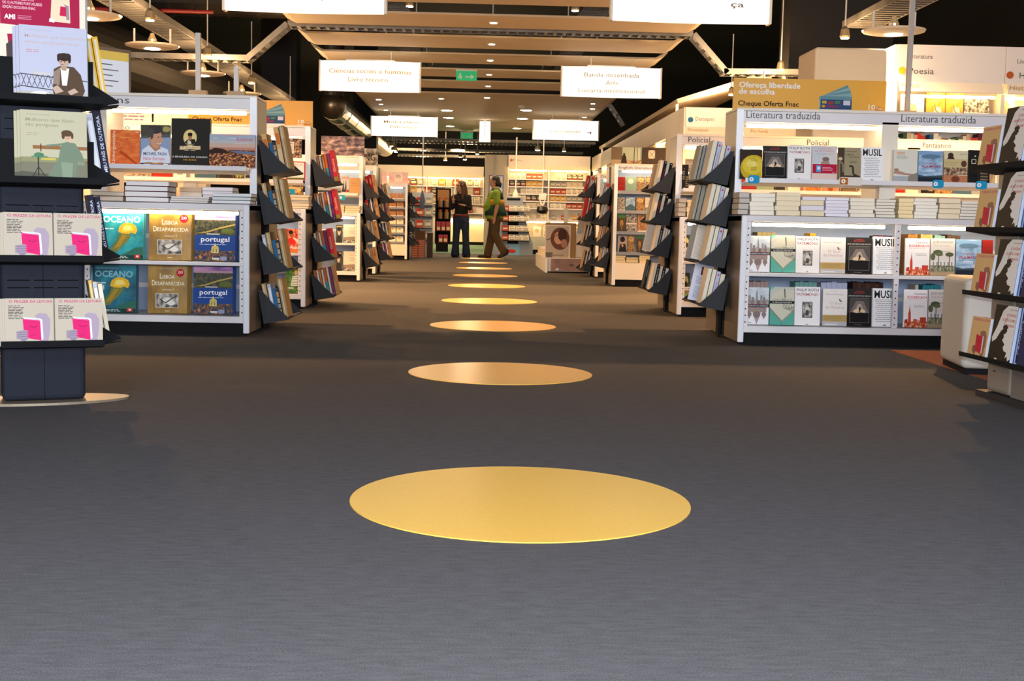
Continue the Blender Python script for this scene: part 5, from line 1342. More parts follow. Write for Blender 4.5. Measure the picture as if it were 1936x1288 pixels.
# English literature ledges
G6 = 'face-out English books'
rowsE = [(361, 335, [('plain_red', 1168, 1182, 'red cloth'), ('plain_green', 1183, 1202, 'green oval'), ('marbled', 1204, 1219, 'marbled oval'), ('marbled', 1221, 1233, 'second marbled oval')], 'top'), (399, 374, [('blackwhite', 1168, 1182, 'grey seaside'), ('plain_blue', 1183, 1201, 'blue lake'), ('marbled', 1203, 1218, 'marbled label'), ('cream_letter', 1220, 1230, 'cream letter')], 'second'),
         (437, 406, [('forest', 1168, 1183, 'forest'), ('bw_broad', 1184, 1204, 'black and white'), ('flowers', 1206, 1223, 'bright flower')], 'third'), (476, 446, [('sitter', 1168, 1186, 'resting sitter'), ('marbled', 1187, 1200, 'small marbled'), ('forest', 1204, 1215, 'small forest')], 'lowest')]
for (vb, vt, lst, nm), zs in zip(rowsE, (1.19, .943, .68, .42)):
    for a, u0, u1, w in lst:
        face(a, u0, u1, vt, vb, 15.90, f'{w} cover on the {nm} ledge of the English literature gondola', zs + .001, .018, group=G6)
stack(1166, 1186, 15.84, .301, (.035, .035, .02), ['#d8c8a0', '#2a2826'], ['#e4d2a4'], 'cream books on the English gondola base box, aisle end', group='piled books on the English base box', dep=.16)
stack(1187, 1210, 15.84, .301, (.05, .02), ['#2c2a28', '#d8c8a0'], ['#d8c49a'], 'dark-edged books in the middle of the English base box', group='piled books on the English base box', dep=.16)
stack(1212, 1232, 15.84, .301, (.04, .03, .025), ['#d0bf98'], ['#e4d2a4'], 'cream books at the rack end of the English base box', group='piled books on the English base box', dep=.16)
# decoration gondola and far pink-poster gondola
for k, z in enumerate((1.1, .85, .6, .35)):
    book('book', f'pale decorating book on ledge {["one","two","three","four"][k]} of the decoration gondola', (1.98, 18.43, z + .022), (-.07, 0, 0), .2, .2, .02, ART['cream_sketch' if k % 2 else 'plain_green'][0], art='cream_sketch' if k % 2 else 'plain_green', group='face-out decorating books')
for k, z in enumerate((1.18, 1.02, .85, .69, .52, .34)):
    for j in range(2):
        book('postcard_pack', f'{"flowered" if k < 3 else "cream"} card pack, ledge {["one","two","three","four","five","six"][k]} of the pink-poster gondola, {"aisle" if j == 0 else "inner"} side', (-1.505 - j * .15, 24.98, z + .021), (-.07, 0, 0), .135, .115, .02, '#d8cfbc', art='flowers' if k < 3 else 'cream_sketch', group='card packs on the pink-poster gondola', cat='card pack')


# ---------------------------------------------------------------- boards on the gondola roofs
def voucher(xl, xr, Y, z0, z1, label):
    W, H = xr - xl, z1 - z0
    t = thing('voucher_board', label, 'sign board', ((xl + xr) / 2, Y, z0), group='yellow gift voucher boards')
    MB().box(-W / 2, W / 2, 0, .02, 0, H, M_YEL).build('board', t, True)
    MB().box(-W / 2 + .05, W / 2 - .05, .003, .06, -.0, .004, M_RIM).build('foot_rail', t, True)
    ops = [('t', 'Ofereça liberdade', .035, .435, .72, .16, '#f6f2ea', .02), ('t', 'de escolha', .035, .27, .53, .16, '#f6f2ea', .02), ('t', 'Cheque Oferta Fnac', .033, .43, .185, .145, '#2c2016', .016), ('t', 'À venda na Caixa, em Self-service e na Recepção', .033, .43, .045, .065, '#4a3414')]
    for i, (a, c) in enumerate(((24, '#5f8a94'), (18, '#7fa4a8'), (12, '#5f8a94'), (6, '#7fa4a8'), (0, '#5f8a94'))):
        r = math.radians(a)
        cx, cy, w, h = .57, .08, .205, .44
        pts = []
        for x, y in ((0, .02), (w, .02), (w, h), (0, h)):
            xx, yy = x * W, y * H
            pts.append((cx + (xx * math.cos(r) - yy * math.sin(r) * .25) / W, cy + (xx * math.sin(r) + yy * math.cos(r)) / H - (.12 if a == 0 else 0) * 0))
        ops.append(('p', [(p[0] - .004, p[1] - .015) if k < 2 else p for k, p in enumerate(pts)], '#f2ecd8' if i == 0 else c))
        ops.append(('p', pts, c))
    ops += [('r', .572, .13, .775, .42, '#2e4870'), ('r', .58, .3, .61, .38, '#c8a040'), ('r', .62, .28, .655, .36, '#a03a3a'), ('r', .665, .3, .7, .38, '#4a7a50'), ('r', .72, .26, .765, .4, '#c8c8d4'), ('e', .59, .22, .012, .04, '#e09030'), ('r', .61, .18, .69, .25, '#7a3a5a'), ('r', .572, .08, .775, .13, '#ece8e0'),
            ('t', '10', .885, .93, .16, .13, '#f8f0dc', .02), ('t', 'ANOS', .876, .925, .07, .06, '#f8f0dc', .02), ('p', [(.93, .24), (.985, .21), (.98, .05), (.935, .08)], '#c8842a'), ('t', 'Fnac', .935, .98, .16, .06, '#f8f0dc')]
    b = MB()
    run_ops(b, ops, .0003, W / H)
    b2 = MB()
    b2.v = [(v[0] * W, v[1], v[2] * H) for v in b.v]
    b2.f, b2.mi, b2.ms = b.f, b.mi, b.ms
    b2.build('board_print', t, True, fix=False)


voucher(1.77, 2.84, 8.78, 1.576, 1.81, 'yellow gift-voucher board on the translated-literature gondola')
voucher(-2.56, -1.465, 11.3, 1.576, 1.81, 'yellow gift-voucher board on the second travel-side gondola')


def picture_board(name, x0, x1, Y, z0, z1, m, label, extra=None, cat='picture board'):
    t = thing(name, label, cat, ((x0 + x1) / 2, Y, z0))
    MB().box(-(x1 - x0) / 2, (x1 - x0) / 2, 0, .018, 0, z1 - z0, mat('board_edge', '#4a443e', .6)).build('board', t, True)
    MB().box(-(x1 - x0) / 2 + .02, (x1 - x0) / 2 - .02, .012, .05, 0, .004, M_RIM).build('foot_rail', t, True)
    b = MB()
    b.add([(-(x1 - x0) / 2, -.001, 0), ((x1 - x0) / 2, -.001, 0), ((x1 - x0) / 2, -.001, z1 - z0), (-(x1 - x0) / 2, -.001, z1 - z0)], [(0, 1, 2, 3)], m)
    if extra:
        c = MB()
        run_ops(c, extra, .0006, (x1 - x0) / (z1 - z0))
        b.add([(v[0] * (x1 - x0), v[1] - .001, v[2] * (z1 - z0)) for v in c.v], [], m)
        base = len(b.v) - len(c.v)
        for f, mi in zip(c.f, c.mi):
            b.f.append([base + i for i in f])
            b.mi.append(b.m(c.ms[mi]))
    b.build('board_print', t, True, fix=False)
    return t


picture_board('picture_board', -1.99, -1.44, 16.2, 1.576, 1.83, MATS['print_street'], 'dark street-photo board on the third travel-side gondola')
picture_board('picture_board', 1.72, 2.42, 16.2, 1.544, 1.775, mat('rain_sky', '#8a9484', .5), 'wide rainy-street picture board on the English literature gondola',
              [('r', 0, 0, 1, .3, '#8f7f68'), ('r', 0, .3, .2, 1, '#5f5440'), ('r', .2, .4, .45, 1, '#8f9a8a'), ('p', [(.18, .12), (.2, .5), (.235, .62), (.27, .5), (.29, .12)], '#241f1c'), ('e', .235, .62, .02, .05, '#241f1c'), ('l', [(.42, 1), (.42, .1)], .03, '#2a241e'), ('l', [(.48, 1), (.48, .14)], .02, '#3a3228'), ('r', .56, .1, 1, 1, '#2e2620'), ('r', .68, .4, .8, .85, '#a8a49c'), ('l', [(.68, .4), (.8, .85)], .02, '#2e2620'), ('l', [(.68, .85), (.8, .4)], .02, '#2e2620'), ('l', [(.36, .2), (.5, .14), (.54, .3)], .03, '#241f1c')])
picture_board('picture_board', -1.745, -1.36, 25.1, 1.52, 1.73, MATS['print_pink_poster'], 'pink poster board on the far card gondola', [('r', .3, .12, .72, .9, '#f8ece4'), ('g', .36, .66, .5, .8, 3, '#a8606a')])
picture_board('picture_board', -2.15, -1.78, 25.12, 1.52, 1.75, MATS['print_pink_poster'], 'pale pink poster beside the pink poster board', None)
picture_board('picture_board', -1.64, -1.42, 18.1, 1.545, 1.79, MATS['print_grey_photo'], 'black and white picture board on the fourth travel gondola', [('t', 'NG', .15, .85, .3, .4, '#181818')])

picture_board('notice_board', -3.52, -2.88, 11.3, 1.576, 1.80, mat('notice_white', '#d6d0d4', .5), 'pale lilac notice board of small print beside the yellow voucher board', [('g', .12, .9, .12, .5, 3, '#8a7a9a'), ('e', .3, .85, .1, .06, '#8a4a30')])


def shelf_tag(u, v, Y, label, w, h, c1, strip=None):
    x, z = at(u, v, Y)
    t = thing('shelf_tag', label, 'shelf tag', (x, Y, z), group='small round-cornered tags clipped to the ledges')
    b = MB()
    n = 6
    pts = []
    for cx, cz, a0 in ((w / 2 - h * .3, h * .7, 0), (-w / 2 + h * .3, h * .7, PI / 2), (-w / 2 + h * .3, h * .3, PI), (w / 2 - h * .3, h * .3, 1.5 * PI)):
        pts += [(cx + h * .3 * math.cos(a0 + i * PI / 2 / n), cz + h * .3 * math.sin(a0 + i * PI / 2 / n)) for i in range(n + 1)]
    b.prism(pts, 'y', -.003, 0, ink(c1 if not strip else strip))
    b.build('tag_card', t, True)
    b = MB()
    if strip:
        b.add([(-w / 2 + .006, -.0034, h * .1), (-w / 2 + h * 1.1, -.0034, h * .1), (-w / 2 + h * 1.1, -.0034, h * .9), (-w / 2 + .006, -.0034, h * .9)], [(0, 1, 2, 3)], ink(c1))
        cx = -w / 2 + h * .55
    else:
        cx = -w * .22
    b.add([(cx + h * .26 * math.cos(2 * PI * i / 16), -.0038, h * .5 + h * .26 * math.sin(2 * PI * i / 16)) for i in range(16)], [tuple(range(16))], ink('#f4f4f0'))
    b.add([(cx + h * .1 * math.cos(2 * PI * i / 12), -.0042, h * .5 + h * .1 * math.sin(2 * PI * i / 12)) for i in range(12)], [tuple(range(12))], ink(c1))
    b.build('tag_print', t, True, fix=False)


shelf_tag(1425, 347, 8.345, 'turquoise tag on the ledge under the lemon book', .075, .055, '#1f93bd')
shelf_tag(1608, 351, 8.345, 'orange and white tag on the ledge under the railway book', .16, .055, '#b8681a', '#e2dad0')
shelf_tag(1773, 356, 8.345, 'turquoise tag on the ledge under the crimson-titled sky-blue book', .075, .055, '#1f93bd')
shelf_tag(1855, 358, 8.345, 'turquoise tag on the ledge under the black little-frames book', .075, .055, '#1f93bd')
shelf_tag(549, 371, 10.9, 'turquoise tag on the upper ledge of the voucher-board gondola', .08, .06, '#1f93bd')
shelf_tag(647, 378, 15.85, 'turquoise tag on the street-photo gondola ledge', .08, .06, '#1f93bd')
# ---------------------------------------------------------------- dark metal stand (travel side, close by)
def loc2w(o, p):
    c, s = math.cos(o.rotation_euler.z), math.sin(o.rotation_euler.z)
    return Vector((o.location.x + p[0] * c - p[1] * s, o.location.y + p[0] * s + p[1] * c, o.location.z + p[2]))


M_STAND = mat('stand_steel', '#22252e', .75, 0, spec=.15, noise=(60, .05))
st = thing('display_stand', 'tall dark steel book stand with a cream poster on top', 'display stand', (-1.742, 5.112, 0), math.radians(22))
bev(MB().box(-.16, .16, 0, .15, .012, 1.30, M_STAND).build('column', st, True), .022, 3)
MB().box(-.0015, .0015, -.0012, .001, .02, .80, M_LEDGE).build('centre_seam', st, True)
b = MB()
for z in (.80, .775, .5, .47, .42, 1.14, 1.1, .345):
    for x0, x1 in ((-.135, -.05), (-.035, .04), (.055, .135)):
        b.box(x0, x1, -.0016, .001, z, z + .004, M_SLOT)
b.build('slot_grille', st, True)
MB().lathe([(.34, 0), (.34, .01)], (0, 0, 0), mat('base_plate', '#8d7f6a', .4, .3), 48).build('base_plate', st, True)
bp = [c for c in st.children if c.name.startswith('base_plate')][0]
bp.scale = (1, .42, 1)
bp.location = (.0, .075, .0)
po = MB().box(-.168, .172, -.004, .012, 1.23, 1.78, M_CREAM).build('poster_panel', st, True)
MB().box(-.18, -.168, -.01, .03, 1.2, 1.78, M_RAIL).build('panel_upright', st, True)
MB().box(.172, .18, -.01, .012, 1.2, 1.78, M_GALV).build('panel_upright', st, True)
b = MB()
b.add([(-.166, -.005, 1.24), (.170, -.005, 1.24), (.170, -.005, 1.775), (-.166, -.005, 1.775)], [(0, 1, 2, 3)], ink('#e6d9c2'))
b.add([(-.145, -.0056, 1.508), (.15, -.0056, 1.498), (.15, -.0056, 1.70), (-.145, -.0056, 1.70)], [(0, 1, 2, 3)], ink('#a3123f'))
for s, x0, x1, z, h in (('CONTOS INÉDITOS', -.135, -.02, 1.602, .010), ('DE 12 AUTORES PORTUGUESES', -.135, .01, 1.586, .010), ('EDIÇÃO EXCLUSIVA FNAC', -.135, -.015, 1.569, .010)):
    t2 = MB()
    lettering(t2, s, x0, x1, z, h, ink('#f0c8d4'), .0062, .01)
    b.add(t2.v, t2.f, ink('#f0c8d4'))
t2 = MB()
lettering(t2, 'AMI', -.13, -.09, 1.528, .018, ink('#f4e4e8'), .0062, .03)
b.add(t2.v, t2.f, ink('#f4e4e8'))
for i in range(3):
    b.add([(-.08, -.0062, 1.53 + i * .006), (-.03, -.0062, 1.53 + i * .006), (-.03, -.0062, 1.532 + i * .006), (-.08, -.0062, 1.532 + i * .006)], [(0, 1, 2, 3)], ink('#d890a8'))
for poly, c, d in (([(.04, 1.53), (.115, 1.528), (.113, 1.62), (.045, 1.615)], '#e2cfae', .0062), ([(.075, 1.555), (.1, 1.553), (.1, 1.59), (.078, 1.592)], '#c0184a', .0066), ([(.1, 1.54), (.112, 1.54), (.11, 1.595), (.09, 1.6), (.098, 1.59)], '#9a8690', .0066), ([(.035, 1.528), (.055, 1.526), (.055, 1.54), (.037, 1.542)], '#f0e8e8', .0067),
                   ([(-.1, 1.47), (.02, 1.49), (.05, 1.45), (.02, 1.36), (-.09, 1.36)], '#a99a98', .0058), ([(-.12, 1.47), (-.02, 1.475), (-.02, 1.36), (-.11, 1.36)], '#a3123f', .0062), ([(-.12, 1.47), (-.02, 1.475), (-.03, 1.487), (-.11, 1.485)], '#e8e4e0', .0064), ([(-.125, 1.43), (-.1, 1.45), (-.09, 1.3), (-.12, 1.28)], '#4a3c3c', .0064)):
    b.add([(x, -d, z) for x, z in poly], [tuple(range(len(poly)))], ink(c))
b.build('poster_print', po, True, fix=False)
LZ = (1.212, .893, .584, .245)
for z in LZ:
    k = MB()
    k.prism([(-.115, z - .004), (-.115, z + .022), (-.111, z + .022), (-.108, z + .002), (-.002, z - .0107), (-.002, z - .02)], 'x', -.165, .225, M_LEDGE)
    k.build('ledge', st, True)
    MB().prism([(-.007, z + .17), (-.002, z + .17), (-.002, z - .009), (-.007, z - .009)], 'x', -.19, .20, M_LEDGE).build('ledge_back', st, True)
    # side pocket on the aisle side
    MB().prism([(.162, z - .02), (.30, z + .0007), (.30, z + .0077), (.162, z - .013)], 'y', .01, .15, M_LEDGE).build('side_tray', st, True)
    MB().prism([(.162, z - .02), (.30, z + .012), (.30, z + .02), (.2, z + .08), (.166, z + .2), (.162, z + .2)], 'y', .004, .0085, M_LEDGE).build('side_plate', st, True)


def on_stand(o, kind, label, x, y, z, rot, w, h, t, col, **kw):
    p = loc2w(o, (x, y, z))
    return book(kind, label, p, (rot[0], rot[1], rot[2] + o.rotation_euler.z), w, h, t, col, **kw)


GST = 'face-out books on the dark steel stand'
TL = .12
for k in range(3):
    on_stand(st, 'book', ['white book with a typing woman on the top ledge of the dark stand', 'second copy behind the typing-woman book', 'third copy behind the typing-woman book'][k], .045 - k * .011, -.104 + k * .018, LZ[0] + .0035 - k * .0022, (-TL, 0, 0), .25, .288, .016, '#8a5a7a' if k < 2 else '#c8c4cc', art='writing_woman', group=GST)
    on_stand(st, 'book', ['olive book with a seated woman on the second ledge of the dark stand', 'second copy behind the seated-woman book', 'third copy behind the seated-woman book'][k], .043 - k * .011, -.104 + k * .018, LZ[1] + .0035 - k * .0022, (-TL, 0, 0), .247, .28, .016, '#b0a884', art='reading_woman', group=GST)
for li, nm in ((2, 'third'), (3, 'lowest')):
    for sx, sn, n in ((-.058, 'outer', 5), (.128, 'aisle-side', 4)):
        for k in range(n):
            on_stand(st, 'book', f'{"front copy" if k == 0 else ORD[k] + " copy back"} of cream square pink-book cover, {nm} ledge, {sn} pile, dark stand', sx - k * (.0085 if sx < 0 else .001), -.104 + k * .0142, LZ[li] + .0035 - k * .0018, (-TL, 0, 0), .181, .187, .0125, ART['prazer'][0], art='prazer', group=GST)
TS = math.atan(.15)
for li, lst in enumerate(([('#e0b03c', 'yellow_map', .27, .022), ('#e0b03c', 'yellow_map', .275, .022)], [('#d0d4d8', 'silver', .29, .026), ('#1a1c30', 'navy_text', .3, .03)], [('#1a1c30', 'navy_text', .27, .024), ('#1a1c30', 'navy_text', .26, .022)], [('#e2d0a0', 'yellow_map', .26, .012), ('#e8dcc0', 'silver', .25, .016), ('#e8dcc0', None, .24, .016)])):
    x = .21
    for i, (c, sp, h, t) in enumerate(lst):
        x += t + .003
        cw = ['yellow map-edged book', 'pale-then-navy spined book', 'navy spined book', 'cream slim book'][li]
        on_stand(st, 'paperback_book', f'{cw} {ORD[i]} from the column, side pocket {["one","two","three","four"][li]} down on the dark stand', x, .085, LZ[li] - .0125 + .15 * (x - .162) + .002, (-TS, 0, PI / 2), .13, h, t, c, page='#e8e0d0', spine=sp, group='books in the side pockets of the dark stand')

# ---------------------------------------------------------------- metal stand on the other side, turned to the aisle
sr = thing('display_stand', 'taupe steel stand at the picture edge holding cloaked-face books', 'display stand', (2.423, 5.818, 0), math.radians(-87))
M_TAUPE = mat('stand_taupe', '#8f8476', .45, noise=(40, .05))
M_TAUPE2 = mat('stand_taupe_dark', '#77706a', .45)
bev(MB().box(.0, .24, .0, .1, .03, 1.27, M_TAUPE).build('column', sr, True), .02, 3)
MB().box(.242, .75, .004, .1, .03, 1.27, M_TAUPE2).build('column_wing', sr, True)
MB().lathe([(.008, 0), (.008, .004)], (.085, 0, .13), M_RAIL, 10).build('bolt', sr, True)
MB().box(-.06, .8, -.02, .14, .0, .028, M_DGREY).build('base_plate', sr, True)
RZ = (.196, .487, .78, 1.063)
for z in RZ:
    MB().prism([(-.135, z - .003), (-.135, z + .018), (-.131, z + .018), (-.128, z + .003), (-.002, z - .0121), (-.002, z - .022)], 'x', -.01, .74, M_LEDGE).build('ledge', sr, True)
for li, z in enumerate(RZ):
    nm = ['lowest', 'second-lowest', 'second-highest', 'highest'][li]
    for k in range(3):
        on_stand(sr, 'book', f'{"front copy" if k == 0 else ORD[k] + " copy back"} of tan pink-book cover, {nm} ledge of the taupe stand', .14 + k * .002, -.124 + k * .0175, z + .0045 - k * .0021, (-TL, 0, 0), .18, .187, .016, '#d8a866' if k == 0 else '#b0203a', page='#d4dce8', art='prazer_tan', group='tan pink-book covers on the taupe stand')
    on_stand(sr, 'book', f'lilac-spined square book behind the tan covers, {nm} ledge of the taupe stand', .14 + .006, -.124 + 3 * .0175 + .017, z - .0025, (TL, 0, PI), .18, .187, .016, '#b4bad2', spine='lilac_text', group='tan pink-book covers on the taupe stand')
    for k in range(4):
        lb = f'{"front copy" if k == 0 else ORD[k] + " copy back"} of cloaked-face cover, {nm} ledge of the taupe stand'
        if k % 2:
            on_stand(sr, 'book', lb, .362 + k * .003, -.124 + k * .02 + .018, z + .0045 - k * .0024 - .0022, (TL, 0, PI), .205, .256, .018, '#9fb0d8', page='#b8c8e4', spine='navy_band', group='cloaked-face books on the taupe stand')
        else:
            on_stand(sr, 'book', lb, .362 + k * .003, -.124 + k * .02, z + .0045 - k * .0024, (-TL, 0, 0), .205, .256, .018, '#9fb0d8' if k else '#26211f', page='#b8c8e4', art='cloak' if k == 0 else None, group='cloaked-face books on the taupe stand')
    on_stand(sr, 'book', f'navy-spined tall book at the picture edge, {nm} ledge of the taupe stand', .62, -.12, z + .004, (-TL, 0, 0), .2, .26, .05, '#24284e', page='#a8b4d4', group='cloaked-face books on the taupe stand')

# ---------------------------------------------------------------- white upholstered cube
ot = thing('pouf', 'white upholstered cube seat on the orange carpet beside the taupe stand', 'pouf', (2.945, 6.93, .003))
o = MB().box(-.26, .26, -.27, .27, .03, .525, mat('pouf_white', '#cfc7ba', .65, bump=(300, .15))).build('cushion_body', ot, True)
bev(o, .035, 4)
MB().box(-.24, .24, -.25, .25, 0, .029, M_BLACK).build('foot_frame', ot, True)
ot.rotation_euler.z = math.radians(-8)
b = MB()
for s in (-1, 1):
    b.box(-.225, .225, s * .2702 - .001, s * .2702 + .001, .488, .492, mat('pouf_seam', '#b0a89a', .7))
b.build('piping_seam', ot, True)

# ---------------------------------------------------------------- poles and wall units
def pole(x, y, z0, z1, label):
    t = thing('power_pole', label, 'pole', (x, y, z0), group='thin grey service poles')
    MB().box(-.016, .016, -.016, .016, 0, z1 - z0, mat('pole_grey', '#a39d96', .4, .3)).build('shaft', t, True)
    MB().box(-.06, .06, -.03, .03, 0, .055, mat('pole_box', '#a48a62', .5)).build('socket_box', t, True)
    return t


pole(3.075, 9.02, 1.577, 3.6, 'thin grey pole on the translated-literature gondola roof, in front of the poetry header')
pole(-1.92, 8.78, 1.577, 2.02, 'thin grey pole on the travel gondola roof, under the third disc lamp')
pole(-1.66, 8.78, 1.577, 1.80, 'shorter thin grey pole on the travel gondola roof, closer to the aisle')

# screen on a stalk behind the travel gondola
t = thing('monitor', 'tall catalogue screen on a stalk behind the travel gondola', 'monitor', (-2.78, 9.75, 0), math.radians(48))
MB().box(-.16, .16, 0, .05, 1.66, 2.03, mat('monitor_shell', '#6a6258', .4)).build('casing', t, True)
b = MB()
b.add([(-.14, -.002, 1.685), (.14, -.002, 1.685), (.14, -.002, 2.005), (-.14, -.002, 2.005)], [(0, 1, 2, 3)], glow('screen_glow', '#b8c4d2', .55))
b.add([(-.14, -.003, 1.94), (.14, -.003, 1.94), (.14, -.003, 2.005), (-.14, -.003, 2.005)], [(0, 1, 2, 3)], glow('screen_bar', '#b8a450', .5))
for i in range(5):
    b.add([(-.1, -.003, 1.90 - i * .04), (.0 + .05 * (i % 2), -.003, 1.90 - i * .04), (.0 + .05 * (i % 2), -.003, 1.908 - i * .04), (-.1, -.003, 1.908 - i * .04)], [(0, 1, 2, 3)], ink('#6a7484'))
b.build('screen', t, True, fix=False)
MB().tube((0, .03, .02), (0, .03, 1.66), .02, M_DGREY).build('stalk', t, True)
MB().lathe([(.16, 0), (.16, .02)], (0, .03, 0), M_DGREY, 24).build('foot_plate', t, True)

# white blocks and tall wall units
t = thing('display_block', 'tall plain white block behind the yellow voucher board', 'display block', (3.57, 12.45, 0))
bev(MB().box(3.22, 3.92, 12.12, 12.78, 0, 2.515, M_CONC).build('block_body', t), .03, 3)
MB().box(3.25, 3.89, 12.1, 12.12, .0, .1, M_BLACK).build('plinth_strip', t)
t = thing('display_block', 'tall plain white block beside the dark stand poster, under the disc lamps', 'display block', (-4.3, 11.2, 0))
bev(MB().box(-4.8, -3.75, 10.0, 12.6, 0, 2.50, M_CONC).build('block_body', t), .03, 3)
MB().box(-3.749, -3.74, 10.05, 12.55, 0, .1, M_BLACK).build('plinth_strip', t)


t = thing('display_block', 'low beige block seen through the travel gondola window', 'display block', (-3.05, 13.2, 0))
bev(MB().box(-3.3, -2.8, 13.0, 13.4, 0, 1.93, M_CONC).build('block_body', t), .02, 2)
MB().box(-3.28, -2.82, 12.985, 12.999, 0, .1, M_BLACK).build('plinth_strip', t)


def tall_unit(label, x0, x1, Y, ztop, dep, bays, zhead, shelves, texts, dots=()):
    """tall wall shelving facing the viewer: header boards, slanted light strip, shelves"""
    t = thing('wall_shelving', label, 'wall shelving', ((x0 + x1) / 2, Y, 0), group='tall white wall shelving units')
    z1, z0 = zhead
    MB().box(x0, x1, Y + dep, Y + dep + .03, 0, ztop, M_CREAM).build('back_panel', t)
    MB().box(x0, x1, Y, Y + dep, ztop - .02, ztop, M_CREAM).build('top_panel', t)
    bw = (x1 - x0) / bays
    for k in range(bays + 1):
        x = x0 + bw * k
        MB().box(x - .02, x + .02, Y, Y + dep, 0, z0 if 0 < k < bays else ztop, M_CREAM).build('upright', t)
    for k in range(bays):
        a, b_ = x0 + bw * k + .022, x0 + bw * (k + 1) - .022
        hb = MB().box(a - .02, b_ + .02, Y - .02, Y - .001, z1, ztop, M_WHITE).build('header_board', t)
        sb = MB().prism([(Y - .06, z0 + .01), (Y - .055, z0 + .0), (Y - .012, z1 - .004), (Y - .02, z1)], 'x', a, b_, M_CREAM).build('light_strip', t)
        for (kk, s, xa, xb, z, h, bold, slant) in texts:
            if kk == k:
                c = MB()
                yy = Y - .022 if not slant else Y - .062
                sgn_text(c, s, a + xa, a + xb, z, h, yy, M_INK if not slant else mat('ink_amber', '#b89a6a', .5), bold)
                c.build('sign_lettering', sb if slant else hb)
        for (kk, xd, zd, col) in dots:
            if kk == k:
                MB().tube((a + xd, Y - .0205, zd), (a + xd, Y - .024, zd), .038, ink(col), n=20).build('section_dot_mark', hb)
        for z in shelves:
            MB().box(a, b_, Y + .01, Y + dep, z - .022, z, M_CREAM).build('shelf', t)
        MB().tube((a + .05, Y + .03, z0 - .03), (b_ - .05, Y + .03, z0 - .03), .014, M_TUBEW, n=8).build('light_tube', t)
    return t


tall_unit('tall poetry and literary-history shelving beyond the voucher board', 4.30, 6.55, 13, 2.685, .36, 2, (2.31, 2.20), (1.86, 1.5, 1.1, .7, .3), [(0, 'Literatura', .10, .34, 2.545, .045, 0, 0), (0, 'Poesia', .10, .36, 2.39, .06, .006, 0), (0, 'Poesia', .02, .2, 2.245, .05, 0, 1), (1, 'Literatura', .1, .34, 2.52, .045, 0, 0), (1, 'História', .13, .42, 2.37, .06, .006, 0), (1, 'História e crítica', .02, .62, 2.245, .05, 0, 1)], [(0, .03, 2.42, '#d8b030'), (1, .03, 2.40, '#a8562a')])
for i, (a, u0, u1, v0, v1, l) in enumerate((('cream_sketch', 1703, 1748, 183, 222, 'blank pale book at the pole'), ('furioso', 1752, 1788, 168, 222, 'gold Orlando book nearer the pole'), ('furioso', 1789, 1822, 169, 222, 'gold Orlando book further from the pole'), ('bw_broad', 1824, 1872, 186, 222, 'broad black and white book'), ('cream_sketch', 1886, 1920, 176, 222, 'cream sketch book'))):
    xa, xb = at(u0, 200, 13.1)[0], at(u1, 200, 13.1)[0]
    zt = at(u0, v0, 13.1)[1]
    book('book', l + ' on the lit poetry shelf', ((xa + xb) / 2, 13.1, 1.864), (-.07, 0, 0), xb - xa - .003, zt - 1.862, .02, ART[a][0], art=a, group='face-out books on the poetry shelf')
x = 4.36
cols = ['#e8dcc0', '#c8b890', '#d83a2a', '#2a5a8a', '#e0a030', '#6a8a5a', '#d8d0c0', '#b04a3a', '#efe4cc', '#8a7a6a', '#3a5a4a', '#c8a88a', '#5f2a44', '#e4dccb']
i = 0
while x < 5.42:
    w = random.uniform(.025, .05)
    book('upright_book', f'spine {ORD[i] if i < 24 else "last but " + ORD[i - 24]} from the pole on the poetry shelf below the gold books', (x + w, 13.2, 1.501), (0, 0, PI / 2), .16, random.uniform(.24, .31), w - .002, cols[(i * 5) % 14], group='upright poetry books')
    x += w
    i += 1

# highlights unit and the white wall running down the right-hand side
tall_unit('tall highlights shelving above the crime-fiction gondola', 2.92, 4.52, 17.8, 2.45, .34, 2, (2.18, 2.07), (1.75, 1.4, 1.05, .7, .3), [(0, 'Destaques', .12, .38, 2.265, .055, 0, 0), (0, 'Destaques', .02, .3, 2.115, .045, 0, 1), (1, 'Por herói', .1, .34, 2.115, .045, 0, 1)], [(0, .05, 2.275, '#2a6a9a')])
t = thing('wall_shelving', 'long white side shelving receding behind the English literature gondola', 'wall shelving', (2.9, 24.5, 0), group='tall white wall shelving units')
for y0, y1 in ((18.17, 19.5), (19.5, 22.4), (22.4, 27), (27, 31.9)):
    MB().box(2.9, 2.93, y0 + .004, y1 - .004, 2.12 if y0 > 19 else 0, 2.46, M_CREAM).build('fascia_board', t)
for y in (19.5, 20.6, 21.7, 22.8, 23.9, 25, 26.1, 27.2, 28.3, 29.4, 30.5, 31.6):
    MB().box(2.905, 3.2, y - .015, y + .015, 0, 2.12, M_CREAM).build('upright', t)
MB().box(3.2, 3.23, 18.17, 31.9, 0, 2.46, M_CREAM).build('back_panel', t)
MB().box(2.93, 3.2, 19.5, 31.9, 2.44, 2.46, M_CREAM).build('top_panel', t)
for z in (.3, .75, 1.2, 1.65):
    MB().box(2.905, 3.2, 19.52, 31.9, z - .02, z, M_CREAM).build('shelf', t)
for y in (19.6, 21.8, 24, 26.2, 28.4, 30.6):
    MB().tube((2.97, y, 2.09), (2.97, y + 1.1, 2.09), .014, M_TUBEW, n=8).build('light_tube', t)
t = thing('overhead_canopy', 'sloping plaster canopy over the white side shelving', 'canopy', (3.5, 24, 2.6))
MB().prism([(3.0, 2.62), (4.4, 3.0), (4.4, 3.15), (2.98, 2.68)], 'y', 19.0, 31.0, M_CONC).build('canopy_slab', t)
MB().box(3.0, 3.04, 19.2, 19.24, 2.47, 2.63, M_RIM).build('prop', t)
MB().box(3.0, 3.04, 30.6, 30.64, 2.47, 2.63, M_RIM).build('prop', t)
